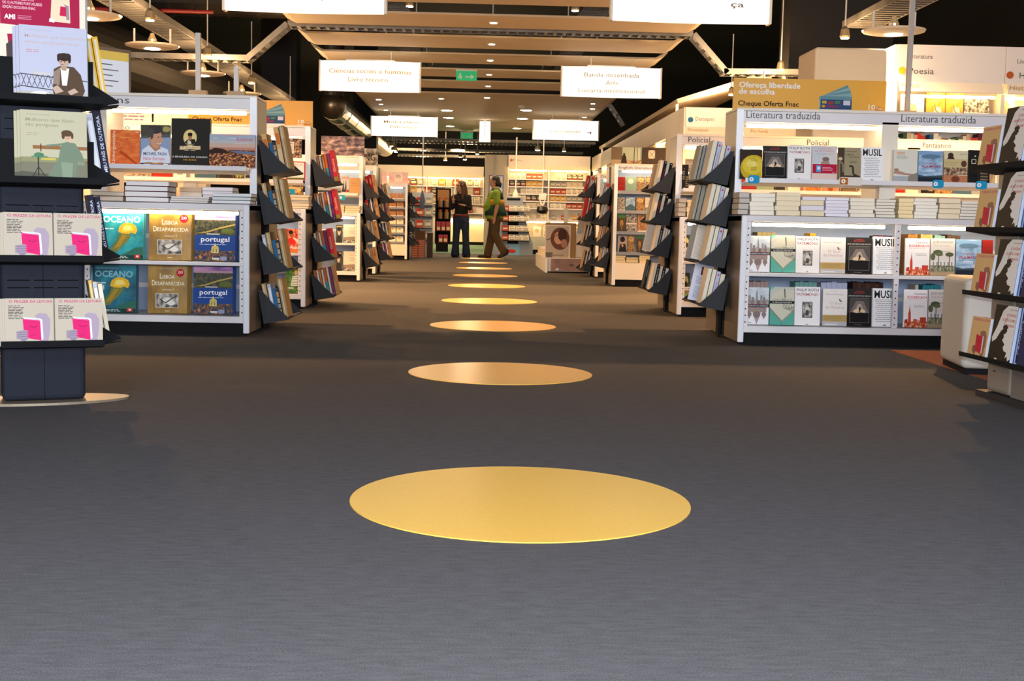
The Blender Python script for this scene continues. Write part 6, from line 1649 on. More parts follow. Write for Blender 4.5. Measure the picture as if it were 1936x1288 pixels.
for i, y in enumerate((19.62, 20.0, 20.7, 21.1, 21.8, 22.3, 22.9)):
    for j, z in enumerate((1.652,)):
        book('upright_book', f'tall pale spine {ORD[i]} on the lit side shelving above the street picture', (2.96, y + .03, z), (0, 0, PI), .12, .34, .03, ['#8fb0a0', '#c8d0c0', '#b0c4d0', '#d8c8a0'][i % 4], group='spines on the white side shelving')

# ---------------------------------------------------------------- back bay
def back_unit(label, x0, x1, Y, ztop, bays, zhead, shelves, counter, item):
    t = thing('wall_shelving', label, 'wall shelving', ((x0 + x1) / 2, Y, 0), group='tall white wall shelving units')
    MB().box(x0, x1, Y + .34, Y + .37, 0, ztop, M_CREAM).build('back_panel', t)
    MB().box(x0, x1, Y - .12, Y + .34, zhead, ztop, M_CREAM).build('header_board', t)
    MB().box(x0 + .02, x1 - .02, Y - .16, Y - .125, zhead - .06, zhead + .04, mat('strip_warm', '#f0e2c0', .5)).build('light_strip', t)
    bw = (x1 - x0) / bays
    for k in range(bays + 1):
        x = x0 + bw * k
        MB().box(x - .02, x + .02, Y, Y + .34, 0, zhead - .001, M_CREAM).build('upright', t)
    for k in range(bays):
        a, b_ = x0 + bw * k + .022, x0 + bw * (k + 1) - .022
        for z in shelves:
            MB().box(a, b_, Y, Y + .338, z - .03, z, M_WHITE).build('shelf', t)
        MB().tube((a + .03, Y - .06, zhead - .08), (b_ - .03, Y - .06, zhead - .08), .016, M_TUBEW, n=8).build('light_tube', t)
        if counter:
            MB().tube((a + .03, Y - .2, counter - .07), (b_ - .03, Y - .2, counter - .07), .016, M_TUBEW, n=8).build('light_tube', t)
    if counter:
        MB().box(x0, x1, Y - .3, Y + .338, counter - .04, counter, M_WHITE).build('counter_top', t)
        MB().box(x0, x1, Y - .3, Y - .02, .12, .45, M_CREAM).build('base_box', t)
        MB().box(x0, x1, Y - .28, Y - .02, 0, .119, M_BLACK).build('plinth', t)
    return t


DC = ['disc_white', 'disc_red', 'disc_cream', 'disc_dark', 'disc_gold', 'disc_grey', 'disc_pic']
nd = 0


def discs(x0, x1, Y, z, w, h, gap, where, pick, kind='disc_case', g='disc cases on the back shelves'):
    global nd
    x, i = x0, 0
    while x + w < x1:
        a = pick(i)
        if a:
            book(kind, f'{a.replace("disc_", "").replace("pic", "picture")} disc case, {ORD[i % 24]} along {where}', (x + w / 2, Y, z + .002), (-.09, 0, 0), w, h, .016, ART[a][0], art=a, group=g, cat='disc case', pages=False)
            nd += 1
        x += w + gap
        i += 1


BR = (1.91, 1.72, 1.54, 1.36, 1.18)
back_unit('back wall disc shelving with five lit ledges facing the aisle', .79, 2.86, 32.0, 2.49, 2, 2.19, (1.90, 1.71, 1.53, 1.35, 1.17), .88, 'disc')
rr = random.Random(3)
for r, z in enumerate((1.90, 1.71, 1.53, 1.35, 1.17)):
    for k, (x0, x1) in enumerate(((.83, 1.80), (1.865, 2.82))):
        base = [DC[(r * 3 + k * 2 + j) % 7] for j in range(3)]
        discs(x0, x1, 32.03, z, .135, .135, .004 if k else .006, f'back ledge {["one","two","three","four","five"][r]} from the top, {"bay by the poster" if k == 0 else "bay by the side wall"}', lambda i: None if rr.random() < .04 else (base[i // 3] if i < 6 else ('disc_gold' if r < 3 else 'disc_cream')))
discs(.85, 2.8, 31.75, .88, .14, .12, .12, 'the white back counter', lambda i: DC[(i * 3) % 7])
for i in range(5):
    book('book', f'pale book {ORD[i]} from the kiosk under the lit back counter', (1.55 + i * .26, 31.8, .452), (-.1, 0, 0), .2, .25, .02, '#e8dcc4', art=('cream_sketch', 'disc_cream', 'flowers')[i % 3], group='books under the back counter')
# lettering and dot on the header of the back unit
hb = [c for c in bpy.data.objects if c.name.startswith('header_board') and c.parent and abs(c.parent.location.y - 32) < .01][0]
b = MB()
sgn_text(b, 'Música', .9, 1.14, 2.33, .06, 31.878, mat('ink_amber', '#b89a6a', .5))
b.build('sign_lettering', hb)
MB().tube((.86, 31.879, 2.355), (.86, 31.872, 2.355), .035, ink('#d87a3a'), n=16).build('section_dot_mark', hb)

o = MB().box(.2, .785, 31.98, 32.4, 0, 2.49, mat('pier_grey', '#a89e8e', .7)).build('wall_pier')
struct(o)
t = thing('framed_poster', 'framed pale blue poster on the grey pier behind the man', 'poster', (.492, 31.97, 1.415))
MB().box(-.185, .185, -.0, .008, 0, .565, mat('frame_dark', '#3a4450', .4)).build('frame', t, True)
b = MB()
b.add([(-.165, -.002, .02), (.165, -.002, .02), (.165, -.002, .545), (-.165, -.002, .545)], [(0, 1, 2, 3)], MATS['print_poster_blue'])
b.add([(-.165, -.003, .02), (.165, -.003, .02), (.165, -.003, .12), (-.165, -.003, .12)], [(0, 1, 2, 3)], ink('#c8b49c'))
b.build('poster_print', t, True, fix=False)
for z, l in ((.78, 'upper dark wall pocket of shiny sleeves on the grey pier'), (.34, 'lower dark wall pocket of shiny sleeves on the grey pier')):
    t = thing('wall_pocket', l, 'wall pocket', (.46, 31.9, z), group='wall pockets on the grey pier')
    MB().prism([(.06, 0), (.0, .01), (-.06, .33), (.06, .33)], 'x', -.13, .13, mat('pocket_dark', '#23272c', .25)).build('holder', t, True)
    MB().prism([(-.003, .04), (-.062, .31), (-.068, .31), (-.009, .04)], 'x', -.12, .12, mat('sleeve_gloss', '#55626e', .12, noise=(8, .6))).build('sleeve', t, True)

# far shelving at the very back, 45 m away
back_unit('very far back shelving behind the woman', -5.8, .24, 44.9, 2.74, 6, 2.40, (2.04, 1.74, 1.43, 1.1), None, 'disc')
for r, z in enumerate((2.04, 1.74, 1.43, 1.1)):
    discs(-3.6, .2, 44.95, z, .22, .25, .03, f'far back ledge {["one","two","three","four"][r]} from the top', lambda i: None if (i + r) % 5 == 2 else DC[(i * 2 + r) % 7], 'disc_sleeve', 'sleeves on the far back shelves')
t = thing('low_shelving', 'lit low shelf unit behind the legs of the two people', 'low shelving', (-.4, 43.5, 0))
MB().box(-1.4, .5, 43.4, 43.8, 0, .1, M_BLACK).build('plinth', t)
MB().box(-1.4, .5, 43.4, 43.8, .101, .9, mat('low_warm', '#f0e0b8', .5)).build('cabinet_body', t)
MB().tube((-1.3, 43.34, .8), (.4, 43.34, .8), .02, M_TUBEW, n=8).build('light_tube', t)

# grey disc kiosk
k = thing('disc_kiosk', 'grey tapering kiosk with four ledges of discs by the poster pier', 'kiosk', (.9, 30.5, 0))
MB().prism([(-.49, 0), (.49, 0), (.49, .28), (.40, .50), (.24, 1.1), (.22, 1.40), (-.2, 1.40), (-.22, 1.1), (-.30, .6), (-.42, .30), (-.49, .28)], 'y', 0, .4, mat('kiosk_grey', '#8d949c', .45)).build('kiosk_body', k, True)
MB().box(-.13, .13, -.012, -.001, .28, 1.1, M_BLACK).build('centre_strip', k, True)
MB().box(-.16, .16, -.014, -.001, 1.33, 1.38, M_BLACK).build('name_plate', k, True)
pp = MB().box(-.19, .17, -.014, -.001, .0, .26, ink('#7fb4d0')).build('base_picture', k, True)
b = MB()
b.ball((-.02, -.016, .1), .1, .003, .05, ink('#c83a3a'), 12)
b.ball((-.12, -.016, .19), .03, .003, .025, ink('#d84a6a'), 10)
b.build('picture_print', pp, True)
for r, z in enumerate((1.09, .85, .61, .39)):
    MB().box(-.27, .39, -.09, -.012, z - .27 + .24 - .018, z - .03, M_BLACK).build('disc_ledge', k, True)
    for i, a in enumerate(('disc_red', 'disc_white', 'disc_white', 'disc_cream')):
        book('disc_case', f'{["red","white pictured","second white pictured","plain cream"][i]} disc on kiosk ledge {["one","two","three","four"][r]} from the top', (.9 - .19 + i * .165, 30.43, z - .027), (-.1, 0, 0), .155, .135, .015, ART[a][0], art=a, group='discs on the grey kiosk', cat='disc case', pages=False)
for i in range(3):
    book('disc_case', f'shiny disc {ORD[i]} down the slanted side of the grey kiosk', (.9 - .53 + .07 * (2 - i), 30.6, .42 + .17 * (2 - i)), (-.3, .3, .6), .12, .14, .012, '#b8c4d4', art='disc_grey', group='discs on the kiosk side', cat='disc case', pages=False)
MB().lathe([(.08, 0), (.06, .1), (.02, .2)], (.05, .2, 1.4), M_CREAM, 16).build('pole_socket', k, True)
MB().tube((.05, .2, 1.6), (.05, .2, 2.85), .018, M_RIM, n=8).build('service_pole', k, True)

# hanging listening post
t = thing('listening_post', 'white post with a black round headphone bowl hanging before the back shelves', 'listening post', (1.62, 30.9, 1.0))
MB().lathe([(.02, 0), (.12, .02), (.15, .1), (.12, .19), (.03, .22)], (0, 0, .0), mat('bowl_black', '#14130f', .3), 20).build('headphone_bowl', t, True)
MB().prism([(-.03, .2), (.03, .2), (.08, .36), (.05, .36), (0, .26), (-.05, .36), (-.08, .36)], 'y', -.02, .02, M_CREAM).build('bracket_arm', t, True)
MB().box(-.09, .09, -.03, .03, .361, .52, M_CREAM).build('sign_plate', t, True)
MB().tube((0, 0, .52), (0, 0, 2.0), .012, M_RIM, n=8).build('service_pole', t, True)
t = thing('hanging_headphones', 'black headphone set hanging on a pole above the card gondola rack', 'listening post', (-1.22, 28.5, 1.05))
MB().prism([(-.05, 0), (.05, 0), (.06, .2), (.02, .4), (-.02, .4), (-.06, .2)], 'y', -.03, .03, mat('bowl_black', '#14130f', .3)).build('headphone_bowl', t, True)
MB().tube((0, 0, .4), (0, 0, 1.9), .014, M_RIM, n=8).build('service_pole', t, True)

# black spinner with tins and red boxes
t = thing('black_rack', 'narrow black rack with glass jars and red packs beside the woman', 'display rack', (-.86, 32.6, 0))
MB().box(-.17, .14, 0, .3, 0, .22, M_BLACK).build('base', t, True)
MB().box(-.2, .2, .22, .25, .22, 1.64, M_BLACK).build('back_panel', t, True)
MB().box(-.2, -.18, 0, .25, .22, 1.2, M_BLACK).build('side_panel', t, True)
MB().box(-.15, .15, .2, .218, 1.32, 1.6, mat('rack_header', '#9a6a34', .6)).build('header_card', t, True)
for z in (.24, .54, .85, 1.15 - .0):
    MB().box(-.178, .2, 0, .218, z - .02, z, M_BLACK).build('shelf', t, True)
for r, z in enumerate((.85,)):
    pass
for r, z in enumerate((.85, 1.15)):
    for j in range(2):
        q = thing('glass_jar', f'{"filled" } rust-lidded jar on the {["third","top"][r]} shelf of the black rack, {["woman-facing outer","inner"][1 - j]} one', 'jar', (-.93 + j * .16, 32.68, z + .001), group='jars on the black rack')
        MB().lathe([(.055, 0), (.06, .03), (.06, .17), (.04, .2)], (0, 0, 0), mat('jar_glass', '#8a6a50', .1, noise=(20, .4)), 16).build('jar_body', q, True)
        MB().lathe([(.045, 0), (.045, .04)], (0, 0, .2005), mat('jar_lid', '#b0532c', .4), 16).build('lid', q, True)
for r, z in enumerate((.24, .54)):
    for j in range(3 - (r == 0)):
        q = thing('gift_pack', f'red and cream pack {ORD[j]} along the {["lowest","second"][r]} shelf of the black rack', 'pack', (-.97 + j * .125 + (.06 if r == 0 else 0), 32.66, z + .001), group='red packs on the black rack')
        MB().box(-.055, .055, 0, .1, 0, .2 if r == 0 else .24, mat('pack_red', '#a8201c', .4)).build('carton', q, True)
        MB().box(-.04, .04, -.003, -.0005, .02, .1, mat('pack_cream', '#e8d49a', .4)).build('window_label', q, True)

# orange book cartons with brown volumes on top
G8 = 'orange boxed books piled on the floor'
for c in range(2):
    for r in range(8):
        xx = -1.375 + c * .148
        q = thing('boxed_book', f'orange boxed book, {ORD[r]} from the floor in the {"aisle-side" if c else "wall-side"} column', 'boxed book', (xx, 26.9, .0005 + r * .0475), group=G8)
        MB().box(0, .143, 0, .2, 0, .046, mat('carton_orange', '#d8662c', .5)).build('slipcase', q, True)
        MB().box(.02, .123, -.002, -.0005, .012, .034, mat('carton_label', '#e89a68', .5)).build('spine_label', q, True)
for i in range(5):
    book('upright_book', f'brown volume {ORD[i]} along the top of the orange pile', (-1.30 + i * .045 + .043, 26.92, .3815), (0, 0, PI / 2), .0 + .12, .185, .042, '#7a5a3a', group='brown volumes on the orange pile')
bx = thing('storage_carton', 'tall brown carton beside the orange boxed-book pile', 'carton', (-.985, 27.0, 0))
MB().box(-.06, .06, 0, .3, 0, .52, mat('carton_brown', '#4a3a2c', .7)).build('carton_body', bx, True)
MB().box(-.058, .058, .0, .298, .521, .528, mat('carton_flap', '#5f4a36', .7)).build('flap', bx, True)

# racks between the card gondola and the far back
ZL5 = (1.12, .84, .55, .28)
rack('small dark pocket rack on the pink-poster card gondola', 1, -1.36, 25.4, ZL5)
mk([([sv(.2), bw(.2), sv(.2)], []), ([sv(.2), sv(.2), bw(.2), sv(.2)], []), ([sv(.2), bw(.2), sv(.2), sv(.2)], []), ([sv(.2), sv(.2), bw(.2)], [])], 1, -1.36, 25.4, ZL5, 'the pink-poster card rack')
t = thing('leaning_display', 'slanted grey display of magazines beyond the pink-poster gondola', 'magazine display', (-1.5, 29.5, 0))
MB().prism([(29.4, 0), (29.4, .3), (29.75, 1.45), (29.85, 1.45), (29.85, 0)], 'x', -1.62, -1.02, mat('kiosk_grey', '#8d949c', .45)).build('display_body', t)
for z, y in ((.35, 29.4), (.62, 29.48), (.89, 29.57), (1.15, 29.65)):
    MB().box(-1.62, -1.02, y - .06, y + .0, z - .02, z, M_DGREY).build('magazine_ledge', t)
    for j in range(3):
        book('magazine', f'{["dark","rosy","grey"][j]} magazine on slanted display ledge {["one","two","three","four"][int((z - .3) / .26)]} from below', (-1.52 + j * .2, y - .05, z + .003), (-.28, 0, 0), .17, .19, .01, ('#3a3a44', '#a86a68', '#7a828c')[j], art=('disc_dark', 'disc_red', 'disc_grey')[j], group='magazines on the slanted display', pages=False, cat='magazine')

# white poster counter on the other side of the aisle
c = thing('poster_counter', 'white slanted print browser with a round portrait poster in front', 'print browser', (1.6, 20.6, 0))
MB().box(1.15, 1.95, 19.98, 21.2, .02, .235, M_CREAM).build('base_box', c)
dr_ = MB().box(1.2, 1.93, 19.955, 19.978, .03, .225, mat('print_drawer', '#8a6448', .4, noise=(5, .3))).build('drawer', c)
MB().box(1.28, 1.33, 19.948, 19.953, .04, .07, M_WHITE).build('label_plate', dr_)
MB().box(1.72, 1.78, 19.948, 19.953, .04, .07, M_WHITE).build('label_plate', dr_)
MB().tube((1.5, 19.95, .13), (1.56, 19.95, .13), .012, M_GALV, n=8).build('handle', dr_)
MB().box(1.12, 1.148, 19.95, 23.3, .0, .236, M_EDGE).build('side_panel', c)
MB().box(1.6, 1.95, 20.25, 21.2, .24, .62, M_CREAM).build('bin_body', c)
MB().box(1.15, 1.58, 20.3, 23.2, .24, .36, M_CREAM).build('bin_body', c)
t = thing('art_poster', 'round portrait poster standing in a brown frame on the white counter', 'poster', (1.34, 20.02, .237))
MB().box(-.235, .17, 0, .03, 0, .52, mat('poster_board', '#d8cbb4', .6)).build('board', t, True)
fr = mat('frame_ochre', '#8f6a2c', .5)
MB().box(.172, .26, .0, .03, 0, .56, fr).build('frame_side', t, True)
MB().box(-.235, .17, .0, .03, .521, .56, fr).build('frame_top', t, True)
b = MB()
run_ops(b, [('r', 0, 0, 1, 1, '#b8a898'), ('r', 0, 0, .3, .16, '#6a6460'), ('e', .62, .6, .42, .36, '#6a4434'), ('e', .55, .62, .2, .2, '#c89a80'), ('e', .72, .72, .2, .2, '#4a2c20'), ('e', .8, .45, .14, .14, '#a87a64'), ('l', [(.02, .56), (.3, .62), (.5, .74)], .02, '#4a3020'), ('r', .2, .06, .8, .09, '#8a7a6a')], .002, .7)
b2 = MB()
b2.v = [(v[0] * .36 - .04, v[1] * .2 - .001, v[2] * .5 + .005) for v in b.v]
b2.f, b2.mi, b2.ms = b.f, b.mi, b.ms
b2.build('poster_print', t, True, fix=False)
t = thing('leaflet_holder', 'clear stacked leaflet holder on the white print browser', 'leaflet holder', (1.78, 20.5, .621))
MB().box(-.12, .12, 0, .2, 0, .09, mat('holder_blue', '#8a9aa8', .2)).build('tray', t, True)
MB().prism([(.0, .091), (.0, .26), (.04, .34), (.2, .34), (.2, .091)], 'x', -.11, .11, mat('holder_clear', '#9a948a', .15)).build('cover', t, True)
t = thing('glass_vase', 'small shiny stand on the low end of the white counter', 'stand', (1.35, 21.6, .361))
MB().lathe([(.05, 0), (.02, .02), (.02, .2), (.06, .26), (.05, .3)], (0, 0, 0), mat('chrome', '#c8c8c8', .1, .9), 16).build('stem', t, True)
MB().lathe([(.045, 0), (.045, .02)], (0, 0, .3), M_WHITE, 16).build('dish', t, True)
MB().box(1.74, 1.82, 24.9, 25.0, 0, 1.1, M_CREAM).build('tmp')
bpy.data.objects['tmp'].name = 'power_post'
tag(bpy.data.objects['power_post'], 'plain beige post standing behind the white poster counter', 'post')
# ---------------------------------------------------------------- people
def fuse(o, vox=.012, sm=6):
    r = o.modifiers.new('remesh', 'REMESH')
    r.mode = 'VOXEL'
    r.voxel_size = vox
    r.use_smooth_shade = True
    s = o.modifiers.new('smooth', 'SMOOTH')
    s.factor = .5
    s.iterations = sm
    return o


def limb(mb, pts, m, n=14):
    """tapering limb through (point, radius) pairs, rounded at the joints"""
    rings = []
    P = [(Vector(p), r) for p, r in pts]
    for i, (p, r) in enumerate(P):
        a = P[max(0, i - 1)][0]
        b = P[min(len(P) - 1, i + 1)][0]
        rings.append((p, r, r, 0, (b - a)))
    mb.loft(rings, m, n)
    for p, r in P:
        mb.ball(p, r * .98, r * .98, r * .98, m, n)


def hand(mb, wrist, d, palm_n, m, curl=.5, size=1.0):
    """palm, four bent fingers and a thumb leaving the side of the palm"""
    w, d, pn = Vector(wrist), Vector(d).normalized(), Vector(palm_n).normalized()
    s = d.cross(pn).normalized()
    pc = w + d * .045 * size
    mb.loft([(w, .024 * size, .018 * size, 0, d), (pc, .036 * size, .016 * size, 0, d), (w + d * .085 * size, .038 * size, .013 * size, 0, d)], m, 12)
    for i, (off, L) in enumerate(((-.028, .068), (-.010, .078), (.009, .073), (.027, .058))):
        p = w + d * .085 * size + s * off * size
        dd = d
        for j in range(3):
            q = p + dd * L * size * (.45, .32, .25)[j]
            mb.tube(p, q, (.0092, .0085, .0075)[j] * size, m, (.0085, .0075, .006)[j] * size, 8)
            p = q
            dd = (dd + pn * curl).normalized()
    p = w + d * .03 * size - s * .03 * size
    for j, dd in enumerate(((d * .6 - s * .8), (d * .9 - s * .35 + pn * .2))):
        q = p + dd.normalized() * (.042, .034)[j] * size
        mb.tube(p, q, .0105 * size, m, .0085 * size, 8)
        p = q


def head(mb, c, f, m, r=1.0):
    """skull, jaw, nose, ears; f = facing direction on the ground plane"""
    f = Vector((f[0], f[1], 0)).normalized()
    s = Vector((-f.y, f.x, 0))
    c = Vector(c)
    rot = Matrix((( f.x, s.x, 0), (f.y, s.y, 0), (0, 0, 1)))
    mb.ball(c + Vector((0, 0, .03)), .098 * r, .076 * r, .10 * r, m, 18, rot)
    mb.ball(c + f * .02 + Vector((0, 0, -.04)), .075 * r, .062 * r, .085 * r, m, 16, rot)
    mb.ball(c + f * .05 + Vector((0, 0, -.09)), .035, .038, .03, m, 12, rot)
    mb.loft([(c + f * .082 + Vector((0, 0, .02)), .008, .008, 0), (c + f * .10 + Vector((0, 0, -.02)), .018, .016, 0), (c + f * .085 + Vector((0, 0, -.035)), .016, .018, 0)][::-1], m, 10)
    for k in (-1, 1):
        mb.ball(c + s * (.078 * k) - f * .005 + Vector((0, 0, -.0)), .022, .012, .034, m, 10, rot)
    return c, f, s


def face_parts(parent, c, f, s, lip='#9a5248'):
    b = MB()
    for k in (-1, 1):
        b.ball(c + f * .088 + s * (.032 * k) + Vector((0, 0, .012)), .009, .012, .007, mat('eye_white', '#e8e4e0', .3), 10)
    b.build('eyes', parent, True)
    b = MB()
    for k in (-1, 1):
        b.ball(c + f * .0955 + s * (.032 * k) + Vector((0, 0, .012)), .003, .005, .005, mat('iris', '#2a1c14', .3), 8)
        b.tube(c + f * .094 + s * (.018 * k) + Vector((0, 0, .03)), c + f * .088 + s * (.048 * k) + Vector((0, 0, .031)), .0035, mat('brow', '#2a1a12', .8), n=6)
    b.build('brows', parent, True)
    b = MB()
    b.tube(c + f * .09 - s * .024 + Vector((0, 0, -.062)), c + f * .09 + s * .024 + Vector((0, 0, -.062)), .006, mat('lip_' + lip[1:], lip, .4), n=8)
    b.build('mouth', parent, True)


SKIN = mat('skin', '#c08a68', .55)
# --- man in green, walking to the viewer's left, looking at the woman
mp = thing('person', 'person in green vest with mustard chest band, mid-stride, dark ponytail', 'person', (.28, 27.45, 0))
f = (-1, -.05, 0)
hipz, shz = .93, 1.45
fl, fr_ = (-.10, .14), (.36, -.10)         # feet: forward foot (towards -x), trailing foot
b = MB()
b.loft([((.12, 0, .90), .15, .17, 0), ((.11, 0, 1.02), .18, .185, 0), ((.095, 0, 1.15), .185, .185, 0), ((.11, 0, 1.3), .15, .19, 0), ((.13, 0, 1.42), .12, .20, 0), ((.135, 0, 1.48), .07, .09, 0), ((.125, 0, 1.56), .058, .062, 0)], SKIN, 20)
hc, hf, hs = head(b, (.10, 0, 1.665), f, SKIN)
for sgn, sh, el, wr in ((-1, (.15, -.21, 1.42), (.17, -.26, 1.13), (.12, -.25, .90)), (1, (.12, .21, 1.42), (.04, .25, 1.16), (-.14, .12, 1.12))):
    limb(b, [(sh, .062), ((Vector(sh) + Vector(el)) / 2, .054), (el, .045), ((Vector(el) + Vector(wr)) / 2, .043), (wr, .028)], SKIN)
hand(b, (.12, -.25, .90), (-.1, 0, -1), (-.3, .9, 0), SKIN, .4)
hand(b, (-.14, .12, 1.12), (-.9, -.4, .1), (0, 0, 1), SKIN, .35)
limb(b, [((.13, .09, .90), .095), ((.06, .11, .52), .062), ((-.02, .13, .10), .045)], SKIN)
limb(b, [((.13, -.09, .90), .095), ((.13, -.1, .52), .062), ((.33, -.1, .16), .045)], SKIN)
for a, q in (((-.02, .13, .07), (-.17, .13, .035)), ((.34, -.1, .11), (.26, -.1, .05))):
    limb(b, [(a, .04), (q, .03)], SKIN)
body = fuse(b.build('body', mp, True), .011, 4)
face_parts(mp, hc, hf, hs)
b = MB()   # hair with ponytail
b.ball(hc + Vector((.022, 0, .045)), .105, .088, .098, mat('hair_dark', '#1f1511', .55), 18)
b.ball(hc + Vector((.06, 0, -.02)), .06, .075, .09, MATS['hair_dark'], 14)
limb(b, [(hc + Vector((.1, 0, .0)), .03), (hc + Vector((.135, 0, -.05)), .04), (hc + Vector((.13, 0, -.12)), .02)], MATS['hair_dark'])
fuse(b.build('hair', mp, True), .012, 3)
GREEN, LIME, MUST = mat('vest_green', '#163826', .85), mat('shirt_lime', '#7f9c26', .8), mat('vest_mustard', '#c8881c', .8)
b = MB()   # lime shirt
b.loft([((.12, 0, .86), .20, .20, 0), ((.105, 0, 1.02), .205, .205, 0), ((.09, 0, 1.15), .208, .205, 0), ((.11, 0, 1.3), .17, .205, 0), ((.13, 0, 1.43), .135, .215, 0), ((.132, 0, 1.49), .085, .10, 0), ((.125, 0, 1.535), .072, .075, 0)], LIME, 24)
for sh, el in (((.15, -.21, 1.42), (.17, -.26, 1.13)), ((.12, .21, 1.42), (.04, .25, 1.16))):
    sh, el = Vector(sh), Vector(el)
    limb(b, [(sh, .082), (sh.lerp(el, .5), .078), (sh.lerp(el, .72), .08)], LIME)
fuse(b.build('shirt', mp, True), .011, 3)
b = MB()   # sleeveless vest, flaring at the back
vest = [((.145, 0, .93), .245, .225, 0), ((.135, 0, 1.02), .235, .222, 0), ((.122, 0, 1.155), .215, .217, 0)]
b.loft(vest, GREEN, 28)
b.build('vest_lower', mp, True, smooth=True)
b = MB()
b.loft([((.122, 0, 1.157), .216, .218, 0), ((.125, 0, 1.28), .190, .214, 0)], MUST, 28)
b.build('vest_band', mp, True, smooth=True)
b = MB()
b.loft([((.125, 0, 1.282), .190, .214, 0), ((.135, 0, 1.41), .155, .19, 0), ((.135, 0, 1.475), .105, .13, 0), ((.13, 0, 1.52), .082, .085, 0)], GREEN, 28)
b.build('vest_upper', mp, True, smooth=True)
MB().box(-.076, -.062, -.09, -.02, 1.30, 1.325, mat('badge_white', '#e4e4dc', .4)).build('name_badge', mp, True)
TR = mat('trousers_olive', '#4f3f2a', .9, noise=(12, .12))
b = MB()
limb(b, [((.14, .085, .90), .125), ((.07, .11, .52), .092), ((.03, .125, .3), .088), ((-.01, .13, .10), .092)], TR)
limb(b, [((.14, -.085, .90), .125), ((.14, -.1, .52), .095), ((.23, -.1, .34), .088), ((.33, -.1, .17), .088)], TR)
b.loft([((.13, 0, .80), .17, .19, 0), ((.13, 0, .95), .19, .195, 0)], TR, 20)
fuse(b.build('trousers', mp, True), .012, 4)
SH = mat('shoe_brown', '#2c1c12', .6)
for nm, (heel, toe) in (('shoe', ((.03, .13, .045), (-.2, .13, .035))), ('shoe', ((.40, -.1, .13), (.23, -.1, .04)))):
    b = MB()
    heel, toe = Vector(heel), Vector(toe)
    limb(b, [(heel, .045), (heel.lerp(toe, .45), .05), (toe, .036)], SH)
    limb(b, [(heel + Vector((0, 0, .0)), .045), (heel + Vector((0, 0, .05)), .048)], SH)
    fuse(b.build(nm, mp, True), .01, 3)

# --- woman with long brown hair, facing the viewer's left, hands raised before her
wp = thing('person', 'person with long brown hair, black top, jeans and red belt, hands raised', 'person', (-.33, 27.75, 0))
f = (-.85, -.5, 0)
b = MB()
b.loft([((0, 0, .86), .155, .12, 0), ((0, 0, .98), .135, .105, 0), ((0, 0, 1.1), .13, .1, 0), ((0, 0, 1.24), .15, .115, 0), ((0, .01, 1.34), .165, .09, 0), ((0, .01, 1.39), .07, .06, 0), ((0, 0, 1.46), .046, .048, 0)], SKIN, 20)
hc, hf, hs = head(b, (-.015, -.01, 1.545), f, SKIN, .95)
A1 = ((-.165, 0, 1.32), (-.20, -.06, 1.08), (-.17, -.24, 1.21))
A2 = ((.165, 0, 1.32), (.19, -.05, 1.07), (.06, -.22, 1.14))
for sh, el, wr in (A1, A2):
    limb(b, [(sh, .048), ((Vector(sh) + Vector(el)) / 2, .042), (el, .036), (wr, .024)], SKIN)
hand(b, A1[2], (-.1, -.2, 1), (.6, .4, 0), SKIN, .35, .95)
hand(b, A2[2], (-.9, -.3, .15), (0, 0, 1), SKIN, .35, .95)
limb(b, [((-.085, 0, .88), .085), ((-.10, 0, .5), .055), ((-.115, .02, .1), .038)], SKIN)
limb(b, [((.085, 0, .88), .085), ((.105, 0, .5), .055), ((.125, .02, .1), .038)], SKIN)
for x in (-.115, .125):
    limb(b, [((x, .03, .05), .034), ((x - .02, -.12, .03), .026)], SKIN)
fuse(b.build('body', wp, True), .011, 4)
face_parts(wp, hc, hf, hs, '#b0605a')
HB = mat('hair_brown', '#4a2618', .5)
b = MB()
bk = -hf
b.ball(hc + bk * .02 + Vector((0, 0, .045)), .105, .095, .1, HB, 18)
limb(b, [(hc + bk * .05 + Vector((0, 0, .02)), .085), (hc + bk * .07 + Vector((.01, 0, -.12)), .085), (hc + bk * .07 + Vector((.02, 0, -.25)), .085), (hc + bk * .06 + Vector((.02, 0, -.36)), .05)], HB)
for k in (-1, 1):
    limb(b, [(hc + hs * .085 * k + hf * .01 + Vector((0, 0, .03)), .03), (hc + hs * .10 * k + Vector((0, 0, -.12)), .035), (hc + hs * .10 * k + hf * .02 + Vector((0, 0, -.26)), .03)], HB)
fuse(b.build('hair', wp, True), .012, 4)
b = MB()
for k in (-1, 1):
    b.tube(hc + hf * .098 + hs * .012 * k + Vector((0, 0, .022)), hc + hf * .092 + hs * .055 * k + Vector((0, 0, .022)), .004, M_BLACK, n=6)
    b.tube(hc + hf * .098 + hs * .012 * k + Vector((0, 0, .0)), hc + hf * .092 + hs * .055 * k + Vector((0, 0, .0)), .003, M_BLACK, n=6)
    b.tube(hc + hf * .092 + hs * .055 * k + Vector((0, 0, .022)), hc + hs * .078 * k + Vector((0, 0, .02)), .003, M_BLACK, n=6)
b.build('glasses_frame', wp, True)
BT = mat('top_black', '#0d0b0d', .9)
b = MB()
b.loft([((0, 0, .90), .168, .135, 0), ((0, 0, .98), .15, .12, 0), ((0, 0, 1.1), .146, .115, 0), ((0, 0, 1.24), .168, .135, 0), ((0, .01, 1.34), .18, .105, 0), ((0, .012, 1.395), .10, .078, 0)], BT, 22)
for sh, el, wr in (A1, A2):
    e2 = Vector(el).lerp(Vector(wr), .75)
    limb(b, [(sh, .06), (el, .05), (e2, .042)], BT)
fuse(b.build('top', wp, True), .011, 3)
b = MB()
b.loft([((0, 0, .895), .176, .143, 0), ((0, 0, .945), .172, .139, 0)], mat('belt_red', '#6a2414', .5), 24)
b.build('belt', wp, True, smooth=True)
